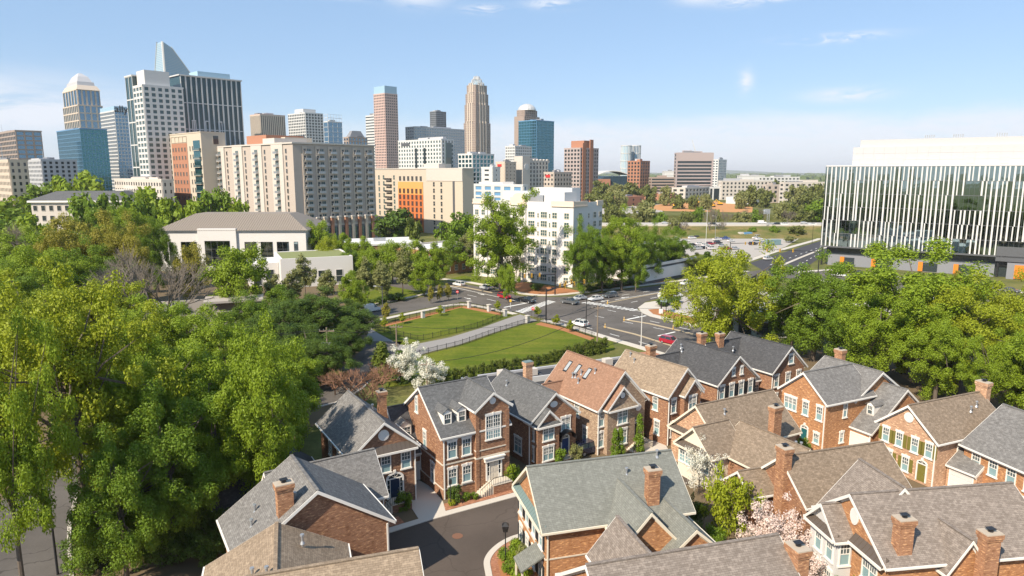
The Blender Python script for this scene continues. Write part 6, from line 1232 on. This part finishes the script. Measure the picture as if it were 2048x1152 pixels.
for px, py in ((880, 690 - 58), (805, 648), (768, 658), (1112, 652), (1140, 664), (1075, 634), (995, 622)): p = at(px, py); gp('sapling', 'newly planted sapling on the verge of the fenced lawn', 'oval0', p.x, p.y, 2.0, 2.6, L_YEL, 'tree', 'saplings on the verge')
for px, py in ((772, 645), (862, 607), (880, 604), (897, 601)): p = at(px, py); gp('sapling', 'reddish young street tree by the sidewalk', 'oval1', p.x, p.y, 2.2, 4.6, L_RUST, 'tree', 'reddish young street trees')
for px, py, w in ((790, 601, 6), (765, 607, 4), (740, 612, 4), (1330, 612, 5), (1345, 606, 5), (1000, 574, 6), (985, 571, 5), (1075, 580, 5), (1210, 578, 6), (1235, 574, 6), (1180, 583, 5), (1255, 570, 6)): p = at(px, py); gp('verge_bush', 'low dark bush in the street planting around the intersection', 'shrub', p.x, p.y, w, 2.0, L_DRK, 'shrub', 'bushes around the intersection')
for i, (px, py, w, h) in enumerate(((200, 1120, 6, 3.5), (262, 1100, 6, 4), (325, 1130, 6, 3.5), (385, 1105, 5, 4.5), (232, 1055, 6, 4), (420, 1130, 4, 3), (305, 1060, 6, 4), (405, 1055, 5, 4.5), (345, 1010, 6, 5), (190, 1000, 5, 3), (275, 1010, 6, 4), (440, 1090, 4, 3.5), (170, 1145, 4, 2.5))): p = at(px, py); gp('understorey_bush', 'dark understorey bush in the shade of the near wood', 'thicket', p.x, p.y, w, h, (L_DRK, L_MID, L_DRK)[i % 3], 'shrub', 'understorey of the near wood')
for i, (px, yt, w, D) in enumerate(((1418, 410, 30, 392), (1450, 418, 26, 440), (1490, 415, 26, 440), (1520, 410, 30, 445), (1365, 440, 22, 392), (1345, 432, 24, 396), (1440, 440, 20, 394), (1575, 415, 28, 450))): T('bare_tree', 'thin leafless tree on the freeway embankment', f'bare{i % 2}', px, yt, w, D, None, group='leafless trees on the embankment')
for i, (px, py, w) in enumerate(((1215, 472, 9), (1245, 474, 8), (1285, 471, 8), (1330, 470, 7), (1362, 470, 6), (1410, 468, 6), (1455, 466, 7), (1520, 468, 7), (1560, 470, 8), (1600, 472, 9), (1625, 470, 8), (1580, 485, 6))): p = at(px, py); gp('verge_bush', 'scrubby bush at the foot of the freeway embankment', 'far1', p.x, p.y, w, 3.2, (L_FAR, L_PALE)[i % 2], 'shrub', 'scrub along the embankment')
# ---------------------------------------------------------------- vehicles
def carparts(kind):
    L, Wd, H = {'sedan': (4.6, 1.8, 1.45), 'suv': (4.6, 1.86, 1.68), 'pickup': (5.5, 1.95, 1.8), 'van': (5.4, 2.0, 2.1)}[kind]
    h = L / 2; zb = .32
    belt = {'sedan': .88, 'suv': 1.0, 'pickup': 1.05, 'van': 1.15}[kind]
    P = {'sedan': [(-h, .45), (-h, .85), (-h + .15, .95), (-h + .9, .98), (h - 1.35, .93), (h - .2, .72), (h, .6), (h, .4), (h - .2, zb), (-h + .2, zb)],
         'suv': [(-h, .5), (-h, 1.0), (-h + .1, 1.08), (h - 1.3, 1.05), (h - .2, .9), (h, .75), (h, .45), (h - .2, zb), (-h + .2, zb)],
         'pickup': [(-h, .55), (-h, 1.05), (-h + .05, 1.1), (h - 1.5, 1.12), (h - .15, 1.02), (h, .85), (h, .5), (h - .2, .4), (-h + .2, .4)],
         'van': [(-h, .5), (-h, 1.2), (h - 1.1, 1.18), (h - .15, .95), (h, .8), (h, .45), (h - .2, zb), (-h + .2, zb)]}[kind]
    m = MB(); n = len(P); cx = 0; cz = sum(p[1] for p in P) / n
    rings = [(-Wd / 2, .94), (-Wd / 2 + .1, 1.), (Wd / 2 - .1, 1.), (Wd / 2, .94)]
    vs = [(cx + (p[0] - cx) * (k if k == 1 else .975), y, cz + (p[1] - cz) * k) for y, k in rings for p in P]
    fs = [(r * n + i, r * n + (i + 1) % n, (r + 1) * n + (i + 1) % n, (r + 1) * n + i) for r in range(3) for i in range(n)] + [tuple(range(n))[::-1], tuple(range(3 * n, 4 * n))]
    m.add(vs, fs)
    c0, c1, t0, t1 = {'sedan': (-h + .55, h - 1.2, -h + 1.25, h - 2.0), 'suv': (-h + .08, h - 1.15, -h + .45, h - 1.85), 'pickup': (-.55, h - 1.35, -.25, h - 2.1), 'van': (-h + .05, h - .95, -h + .1, h - 1.75)}[kind]
    w0, w1 = Wd / 2 - .1, Wd / 2 - .3
    g = MB(); zt = H - .07
    g.add([(c0, -w0, belt), (c1, -w0, belt), (c1, w0, belt), (c0, w0, belt), (t0, -w1, zt), (t1, -w1, zt), (t1, w1, zt), (t0, w1, zt)], [(0, 1, 5, 4), (1, 2, 6, 5), (2, 3, 7, 6), (3, 0, 4, 7), (4, 5, 6, 7)])
    m.slab([(t0 - .05, -w1 - .02, H), (t1 + .05, -w1 - .02, H), (t1 + .05, w1 + .02, H), (t0 - .05, w1 + .02, H)], .08)
    for a, b_ in (((c0, -w0, belt), (t0, -w1, zt)), ((c1, -w0, belt), (t1, -w1, zt)), ((c0, w0, belt), (t0, w1, zt)), ((c1, w0, belt), (t1, w1, zt)), (((c0 + c1) / 2 - .2, -w0, belt), ((t0 + t1) / 2, -w1, zt)), (((c0 + c1) / 2 - .2, w0, belt), ((t0 + t1) / 2, w1, zt))): m.tube(a, b_, .055, .05, 4)
    if kind == 'van': m.box(c0, .6, -w0 + .02, w0 - .02, belt - .1, H - .05).box(c0, .6, -w0 - .03, w0 + .03, belt - .1, H - .25)
    bed = None
    if kind == 'pickup': bed = MB().box(-h + .15, -.65, -w0 + .05, w0 - .05, 1.06, 1.115)
    wh = MB(); rm = MB(); r = .34 if kind != 'pickup' else .4
    wh.disc((0, 0), r, -.11, .11, 16); rm.disc((0, 0), r * .62, -.125, -.111, 12).disc((0, 0), r * .62, .111, .125, 12)
    hl = MB().box(h - .16, h + .01, -.2, .2, -.08, .08); tl = MB().box(-h - .01, -h + .12, -.12, .12, -.14, .14)
    me = dict(body=m.mesh('body', PAINTC), glass=g.mesh('windows', G_DARK), wheel=wh.mesh('wheel', RUBBER), rim=rm.mesh('rim', STEEL), hl=hl.mesh('headlight', G_SKY), tl=tl.mesh('taillight', SIGR), bed=bed and bed.mesh('load_bed', RUBBER))
    return me, L, Wd, r, belt
def car(kind, col, x, y, ang, label, group=None, z=0., name=None):
    me, L, Wd, r, belt = shared(('car', kind), lambda: carparts(kind)); t = thing(name or {'suv': 'suv_car', 'sedan': 'sedan_car', 'pickup': 'pickup_truck', 'van': 'delivery_van'}[kind], label, {'pickup': 'truck', 'van': 'van'}.get(kind, 'car'), (x, y, z), ang, group)
    b = link('body', me['body'], t); b.color = (*col, 1); link('windows', me['glass'], t)
    if me['bed']: link('load_bed', me['bed'], t)
    for sx_ in (-1, 1):
        for sy_ in (-1, 1):
            w = link('wheel', me['wheel'], t, (sx_ * L * .31, sy_ * (Wd / 2 - .12), r)); link('rim', me['rim'], w)
    for sy_ in (-1, 1): link('headlight', me['hl'], t, (0, sy_ * (Wd / 2 - .28), belt * .72)); link('taillight', me['tl'], t, (0, sy_ * (Wd / 2 - .2), belt * .8))
    return t
WH, BK, RD, SV, BL, GR = (.72, .72, .70), (.02, .022, .026), (.36, .015, .03), (.45, .47, .49), (.03, .08, .28), (.10, .105, .11)
am = math.atan2(md.y, md.x); ac = math.atan2(*(at(1361, 567) - at(1174, 592)).yx)
for k, c, px, py, a, lb in (('suv', WH, 918, 572, am + math.pi, 'white car leaving on the main road past the oak'), ('suv', SV, 972, 579, am + math.pi, 'silver suv driving away below the oak'), ('suv', RD, 1009, 597, am, 'bright red suv waiting before the zebra crossing'), ('pickup', BK, 1054, 605, am, 'black pickup truck stopped at the zebra crossing'), ('pickup', GR, 1139, 608, am + .15, 'dark grey pickup truck crossing the intersection'), ('sedan', SV, 1158, 600, ac + math.pi, 'silver sedan entering the intersection behind the dark pickup'), ('sedan', WH, 1191, 601, ac + math.pi, 'white sedan waiting on the cross street'), ('suv', GR, 1220, 595, ac + math.pi, 'grey suv queued behind the white sedan under the trees'), ('suv', WH, 1373, 570, ac + math.pi, 'white suv coming down the cross street'), ('suv', WH, 1159, 652, am + math.pi, 'white suv with roof rails passing the fenced lawn'), ('suv', RD, 1340, 688, am, 'dark red suv at the median behind the dark roof'), ('van', WH, 741, 624, ac + .3, 'white cargo van parked on the side street'), ('suv', (.008, .012, .035), 1178, 905, R(31), 'dark blue car parked by the blue arched door')):
    p = at(px, py); car(k, c, p.x, p.y, a, lb, z=.045)
LOT = [(1288, 489, 'sedan', WH), (1305, 492, 'sedan', SV), (1298, 484, 'suv', BK), (1315, 482, 'sedan', WH), (1384, 478, 'suv', WH), (1394, 476, 'sedan', BK), (1403, 474, 'suv', WH), (1412, 493, 'suv', WH), (1420, 490, 'suv', RD), (1400, 490, 'sedan', WH), (1395, 499, 'suv', SV), (1407, 498, 'sedan', BK), (1416, 496, 'sedan', WH), (1436, 488, 'suv', BK), (1434, 481, 'pickup', WH), (1450, 479, 'pickup', BL), (1452, 500, 'pickup', RD), (1470, 499, 'sedan', SV), (1514, 486, 'suv', SV), (1519, 480, 'sedan', WH), (1516, 475, 'suv', WH), (1523, 474, 'sedan', BK), (1512, 478, 'sedan', WH), (1385, 492, 'sedan', BK), (1372, 484, 'sedan', WH), (1362, 488, 'suv', SV), (1376, 495, 'suv', WH), (1365, 499, 'sedan', SV), (1344, 490, 'suv', WH), (1330, 486, 'sedan', BK), (1424, 499, 'suv', WH), (1444, 494, 'sedan', SV), (1526, 488, 'sedan', SV), (1506, 490, 'suv', BK), (1352, 480, 'pickup', WH), (1462, 484, 'sedan', WH)]
for i, (px, py, k, c) in enumerate(LOT):
    p = at(px, py); nm = {WH: 'white', BK: 'black', RD: 'red', SV: 'silver', BL: 'blue'}[c]
    car(k, c, p.x, p.y, R(20 + (i % 3) * 4), f'{nm} {k if k != "sedan" else "car"} parked in the gravel lot before the freeway', f'{nm} {k}s in the gravel lot', .04)
for px, k, c, ln in ((1228, 'suv', BK, 0), (1353, 'sedan', BK, 0), (1424, 'suv', BK, 0), (1524, 'van', WH, 1), (1552, 'suv', BK, 0), (1568, 'suv', WH, 0), (1625, 'sedan', WH, 0), (1330, 'sedan', SV, 1), (1608, 'sedan', SV, 1)):
    y = 408 + 12 * ln; nm = {WH: 'white', BK: 'black', SV: 'silver'}[c]; car(k, c, xat(px, y, 448), y, 0 if ln else math.pi, f'{nm} {k if k != "sedan" else "car"} driving on the raised freeway', f'{nm} {k}s on the freeway', 5.03)
for px, py, k, c, lb in ((1678, 553, 'sedan', WH, 'white car on the street before the glass office'), (1716, 551, 'pickup', BK, 'black pickup on the street before the glass office'), (1970, 577, 'suv', SV, 'silver suv near the orange panelled entrance'), (2022, 584, 'sedan', GR, 'grey car near the orange panelled entrance'), (1536, 520, 'suv', WH, 'white suv turning at the far junction'), (1570, 606, 'suv', BK, 'black suv at the filling station'), (1552, 607, 'sedan', WH, 'white car at the filling station beside the willow'), (1350, 595, 'suv', WH, 'white suv leaving the filling station forecourt')):
    p = at(px, py); car(k, c, p.x, p.y, R(-36) if px > 1600 else R(30), lb, z=.15 if px < 1580 and py > 560 else .045)
# ---------------------------------------------------------------- site machines and containers
for i, (px, py) in enumerate(((1385, 412), (1350, 414), (1425, 414), (1440, 410), (1395, 407))):
    p = at(px, py, 4.7); t = thing('excavator', 'yellow excavator working on the red clay site', 'excavator', (p.x, p.y, 4.7), i * 1.1, 'excavators on the clay site')
    MB().box(-2.2, 2.2, -1.6, -.8, 0, 1.0).box(-2.2, 2.2, .8, 1.6, 0, 1.0).build('track', RUBBER, t); MB().box(-2, 1.4, -1.4, 1.4, 1.1, 2.4).box(.1, 1.5, -1.4, -.2, 2.4, 3.6).build('cab', SIGY, t); MB().bar((1.2, .3, 2), (4.2, .3, 5.2), .5, .5).bar((4.2, .3, 5.2), (6.2, .3, 2.2), .4, .4).build('boom', SIGY, t); MB().box(5.7, 6.8, -.4, 1, .9, 2.2).build('bucket', DGREY, t)
p = at(1403, 415, 4.7); t = thing('dump_truck', 'red dump truck on the clay site', 'truck', (p.x, p.y, 4.7), .2); MB().box(-4, 1, -1.3, 1.3, 1.2, 3.2).build('tipper_body', SIGR, t); MB().box(1.3, 3.4, -1.2, 1.2, .8, 3.0).build('cab', SIGR, t); MB().box(-4, 3.4, -1, 1, .5, 1.1).build('chassis', RUBBER, t)
for x in (-3, -1.6, 2.4):
    for y_ in (-1.2, 1.2): MB().disc((0, 0), .55, -.2, .2, 12).build('wheel', RUBBER, t, (x, y_, .55))
for px, py, w_, m_, lb in ((1545, 490, 8, plain('teal_container', (.16, .25, .27), .5, .1, .5), 'teal storage container in the gravel lot'), (1494, 474, 5, BLUEP, 'blue portable toilet block by the retaining wall'), (1484, 474, 4, CONC, 'grey concrete utility box next to the toilet block')):
    p = at(px, py); t = thing('storage_container', lb, 'container', (p.x, p.y, .03), R(15)); MB().box(-w_ / 2, w_ / 2, -1.2, 1.2, .1, 2.7).build('shell', m_, t); m = MB()
    for i in range(int(w_ / .5)): m.box(-w_ / 2 + .5 * i + .1, -w_ / 2 + .5 * i + .3, -1.26, -1.201, .2, 2.6)
    m.build('rib', m_, t)
# ---------------------------------------------------------------- poles, signals, lamps, wires, fences
def pole(name, label, p, h, r=.16, mat=WOODP, arms=(), cat='pole', group=None):
    t = thing(name, label, cat, (p.x, p.y, 0), 0, group); MB().tube((0, 0, 0), (0, 0, h), r, r * .7, 8).build('shaft', mat, t); return t
def pz(px, py, ytop): p = at(px, py); return p, zat(px, ytop, p.y)
wires = []
for px, py, yt, lb in ((658, 768, 655, 'wooden utility pole with transformers at the evergreen edge'), (794, 716, 648, 'wooden utility pole at the corner of the curved drive'), (1194, 700, 610, 'wooden utility pole at the end of the conifer hedge'), (855, 790, 722, 'short wooden pole behind the white dogwood')):
    p, h = pz(px, py, yt); t = pole('utility_pole', lb, p, h); MB().box(-1.3, 1.3, -.07, .07, h - .7, h - .52).build('crossarm', WOODP, t)
    m = MB()
    for x in (-1.2, -.5, .5, 1.2): m.tube((x, 0, h - .52), (x, 0, h - .28), .06, .05, 6)
    m.build('insulator', STEEL, t)
    if px == 658:
        for x in (-.55, .0, .55): MB().tube((x, -.45, h - 3.6), (x, -.45, h - 2.5), .26, .26, 10).build('transformer', STEEL, t)
    wires.append((p, h))
def wire(a, b_, sag, lb, r=.035):
    m = MB(); n = 14; Q = [a.lerp(b_, i / n) - Vector((0, 0, sag * 4 * (i / n) * (1 - i / n))) for i in range(n + 1)]
    for i in range(n): m.tube(Q[i], Q[i + 1], r, r, 4, False)
    tag(m.build('overhead_wire', BLACK), lb, 'wire', 'overhead wires')
tp = lambda i, dz, dx=0: wires[i][0] + Vector((dx, 0, wires[i][1] - dz))
for dx in (-1.2, 1.2): wire(tp(0, .3, dx), tp(1, .3, dx), 1.0, 'overhead wire between the utility poles of the curved drive'); wire(tp(0, .3, dx), tp(0, .3, dx) + Vector((-70, -14, 0)), 1.5, 'overhead wire running into the wood')
wire(tp(1, .3), tp(2, .3), 2.2, 'long overhead wire sagging across the fenced lawn'); wire(tp(3, .3), tp(2, 1.0), 2.0, 'long overhead wire sagging over the hedge lawn', .05); wire(tp(2, .3), tp(2, .3) + Vector((45, 8, -1)), .8, 'overhead wire from the hedge pole over the main road')
for px, py, yt, lb, m_ in ((116, 1150, 985, 'dark tall post in the near wood by the street', BLACK), (766, 636, 573, 'dark leaning lamp post by the side street', DGREY), (870, 594, 541, 'black lamp post under the street tree', BLACK), (1172, 660, 598, 'slim black lamp post beside the passing white suv', BLACK), (1282, 692, 622, 'white lamp pole at the lower median', WHITE), (1332, 625, 578, 'slim black pole next to the round station sign', BLACK), (1430, 480, 432, 'tall dark floodlight mast beside the gravel lot', STEEL), (1411, 500, 420, 'white lamp mast in the gravel lot', WHITE), (1624, 488, 450, 'black lamp post at the far road', BLACK), (1506, 415, 352, 'tall stadium floodlight mast beyond the freeway', STEEL)):
    p, h = pz(px, py, yt); t = pole('lamp_post', lb, p, h, .11, m_, cat='lamp')
    if 'post in' not in lb: MB().bar((0, 0, h - .15), (-1.5, 0, h + .1), .1, .1).build('lamp_arm', m_, t); MB().box(-2.1, -1.4, -.16, .16, h + .02, h + .2).build('lamp_head', GREYP, t)
# court lantern
p = at(1011, 1128); t = thing('court_lantern', 'black carriage lantern on a slim post in the island bed', 'lamp', (p.x, p.y, .1)); MB().tube((0, 0, 0), (0, 0, 3.2), .06, .05, 8).build('post', BLACK, t); m = MB()
m.add([(-.2, -.2, 3.2), (.2, -.2, 3.2), (.2, .2, 3.2), (-.2, .2, 3.2), (-.32, -.32, 3.8), (.32, -.32, 3.8), (.32, .32, 3.8), (-.32, .32, 3.8), (0, 0, 4.15)], [(0, 3, 2, 1), (0, 1, 5, 4), (1, 2, 6, 5), (2, 3, 7, 6), (3, 0, 4, 7), (4, 5, 8), (5, 6, 8), (6, 7, 8), (7, 4, 8)]); m.build('lantern', BLACK, t)
p = at(878, 1020); t = thing('court_lantern', 'black lantern post beside the driveway of the dormered house', 'lamp', (p.x + 1.2, p.y + .8, .05)); MB().tube((0, 0, 0), (0, 0, 2.6), .05, .04, 8).build('post', BLACK, t); MB().box(-.16, .16, -.16, .16, 2.6, 3.05).build('lantern', BLACK, t)
def head(t, x, y, z):
    o = MB().box(x - .2, x + .2, y - .18, y + .18, z - 1.15, z).build('signal_head', SIGY, t); m = MB()
    for k, c in enumerate((SIGR, SIGY, GR)): m.disc((x, z - .2 - .37 * k), .14, y - .22, y - .181, 12)
    m.build('lens', RUBBER, o)
def mast(px, py, yt, ends, lb, hd=3):
    p, h = pz(px, py, yt); t = thing('signal_mast', lb, 'traffic light', (p.x, p.y, 0)); MB().tube((0, 0, 0), (0, 0, h), .2, .14, 8).build('mast', BLACK, t)
    for q, hz in ends:
        d = Vector((q[0] - p.x, q[1] - p.y, 0)); MB().tube((0, 0, h - .6), (d.x, d.y, h - .2), .13, .07, 6).build('mast_arm', BLACK, t)
        for f in hz: head(t, d.x * f, d.y * f, h + .1)
P1 = at(1092, 642); mast(1092, 642, 577, [((P1 - mq * -1 * 0 + mq * 15 + md * -6), (.5, .72, .95)), ((P1.x + 11, P1.y + 14, 0), (.45, .7, .97))], 'black signal mast with two arms of yellow lights at the lawn corner')
P2 = at(1108, 592); mast(1110, 590, 545, [((P2.x - 9, P2.y - 2, 0), (.5, .75, .97))], 'black signal mast with yellow lights before the white block')
P3 = at(1634, 545); mast(1636, 546, 500, [((P3.x - 22, P3.y + 4, 0), (.4, .6, .8))], 'black signal mast at the junction by the glass office'); P4 = at(1459, 522); mast(1459, 522, 484, [((P4.x + 12, P4.y - 1, 0), (.5, .75, .97))], 'black signal mast at the edge of the gravel lot')
for px, py, lb in ((915, 600, 'red no-entry sign at the side street mouth'), (1066, 636, 'red stop sign at the end of the curved drive')):
    p = at(px, py); t = thing('road_sign', lb, 'sign', (p.x, p.y, 0), R(-10)); MB().tube((0, 0, 0), (0, 0, 2.1), .04, .04, 6).build('post', STEEL, t); MB().disc((0, 2.4), .42, -.05, -.02, 8).build('plate', SIGR, t); MB().box(-.3, .3, -.07, -.051, 2.33, 2.47).build('white_bar', WHITE, t)
p = at(1021, 624); t = thing('signal_pole', 'white pedestrian signal pole with orange box at the crosswalk', 'traffic light', (p.x, p.y, 0)); MB().tube((0, 0, 0), (0, 0, 3.4), .06, .06, 6).build('post', WHITE, t); MB().box(-.25, .25, -.2, .2, 2.7, 3.3).build('signal_box', SIGY, t); MB().box(-.3, .3, -.3, .3, 0, 1.0).build('base_cabinet', DGREY, t)
p, hh = pz(1322, 628, 577); t = thing('station_sign', 'round white and blue filling station sign on a black pole', 'sign', (p.x, p.y, 0), R(-25)); MB().tube((0, 0, 0), (0, 0, hh), .18, .18, 8).build('post', BLACK, t); MB().disc((0, hh - 1.8), 1.0, -.35, -.1, 24).build('round_face', WHITE, t); MB().box(-.2, 1.5, -.5, -.36, hh - 3.4, hh - 1.6).build('blue_panel', COPPER, t); MB().box(-.5, .5, -.3, .3, 0, 1.4).build('plinth', WHITE, t)
# sign gantry over the freeway
t = thing('sign_gantry', 'steel truss sign gantry beside the freeway', 'gantry', (xat(1540, 401), 401, 5)); m = MB()
for x in (0, 1.2): m.tube((x, 0, -3), (x, 0, 8), .16, .16, 6); m.tube((x, 0, 8), (x + 6, 24, 8), .14, .14, 6)
for k in range(6): m.tube((0, 0, k * 1.3), (1.2, 0, k * 1.3 + 1.3), .08, .08, 4)
m.build('truss', STEEL, t); MB().box(2, 6, 11.8, 12, 6.4, 9.4).build('sign_board', STEEL, t)
# iron fences with stone pillars
FEN = plain('fence_black', (.012, .013, .014), .5, .1, 3)
def fence(lb, pts, h=1.25, sp=2.4):
    P = smooth(PX(pts), 5); t = thing('iron_fence', lb, 'fence', tuple(P[0])); o = P[0]; m = MB()
    pm = shared(('fpost', h), lambda: MB().box(-.045, .045, -.045, .045, 0, h + .15).mesh('post', FEN)); acc = 0
    for i in range(len(P) - 1):
        a, b_ = P[i] - o, P[i + 1] - o; L = (b_ - a).length
        for z in (.18, h - .12): m.bar(a + Vector((0, 0, z)), b_ + Vector((0, 0, z)), .04, .045)
        k = 0
        while k * .16 < L: q = a.lerp(b_, k * .16 / L); m.box(q.x - .011, q.x + .011, q.y - .011, q.y + .011, .08, h); k += 1
        while acc < L: q = a.lerp(b_, acc / L); link('post', pm, t, tuple(q)); acc += sp
        acc -= L
    tag(m.build('pickets', FEN, t), kind='stuff')
fence('black iron fence along the sidewalk of the fenced lawn', [(744, 656), (846, 633), (926, 612.5)]); fence('black iron fence facing the main road on the fenced lawn', [(928, 612.5), (970, 620), (1010, 630)]); fence('black iron fence along the upper side of the curved drive', [(1010, 632), (960, 653), (900, 669), (850, 680), (836, 682)]); fence('black iron fence at the car park end of the fenced lawn', [(836, 682), (800, 673), (748, 659)])
fence('black iron fence along the lower side of the curved drive', [(1076, 643), (1040, 651), (980, 671), (920, 692), (860, 707), (800, 725)]); fence('black iron fence above the pine straw bed of the hedge lawn', [(1080, 644), (1130, 657), (1190, 677)])
ST = plain('fence_stone', (.44, .42, .39), .9, .15, 2)
for px, py in ((745, 658), (846, 636), (886, 626), (938.5, 616), (1010, 633), (1055, 646), (978, 623)):
    p = at(px, py); t = thing('stone_pillar', 'pale stone pillar with cap in the iron fence', 'pillar', (p.x, p.y, 0), R(40), 'stone fence pillars'); MB().box(-.4, .4, -.4, .4, 0, 1.7).build('shaft', ST, t); MB().box(-.52, .52, -.52, .52, 1.7, 1.9).build('cap', CONC, t)
for px, py in ((1346, 660), (1248, 643), (1210, 657), (1215, 609), (1046, 600)): p = at(px, py); t = thing('median_bollard', 'yellow marker post on the median nose', 'bollard', (p.x, p.y, .1), 0, 'median markers'); MB().tube((0, 0, 0), (0, 0, 1.1), .09, .08, 8).build('post', SIGY, t); MB().tube((0, 0, .8), (0, 0, .95), .1, .1, 8).build('band', WHITE, t)
# ---------------------------------------------------------------- the air
hz = MB().box(-31000, 31000, -3500, 46000, -1.5, 330); ho = hz.build('haze', None); ho['kind'] = 'stuff'; ho['label'] = 'thin pale blue spring haze over the city'; ho['category'] = 'haze'
hm = bpy.data.materials.new('haze'); hm.use_nodes = True; ht = hm.node_tree; ht.nodes.remove(ht.nodes['Principled BSDF'])
pv = ht.nodes.new('ShaderNodeVolumePrincipled'); pv.inputs['Color'].default_value = (.93, .96, 1, 1); pv.inputs['Density'].default_value = .00006; pv.inputs['Anisotropy'].default_value = 0.
ht.links.new(pv.outputs[0], ht.nodes['Material Output'].inputs['Volume']); ho.data.materials.append(hm)
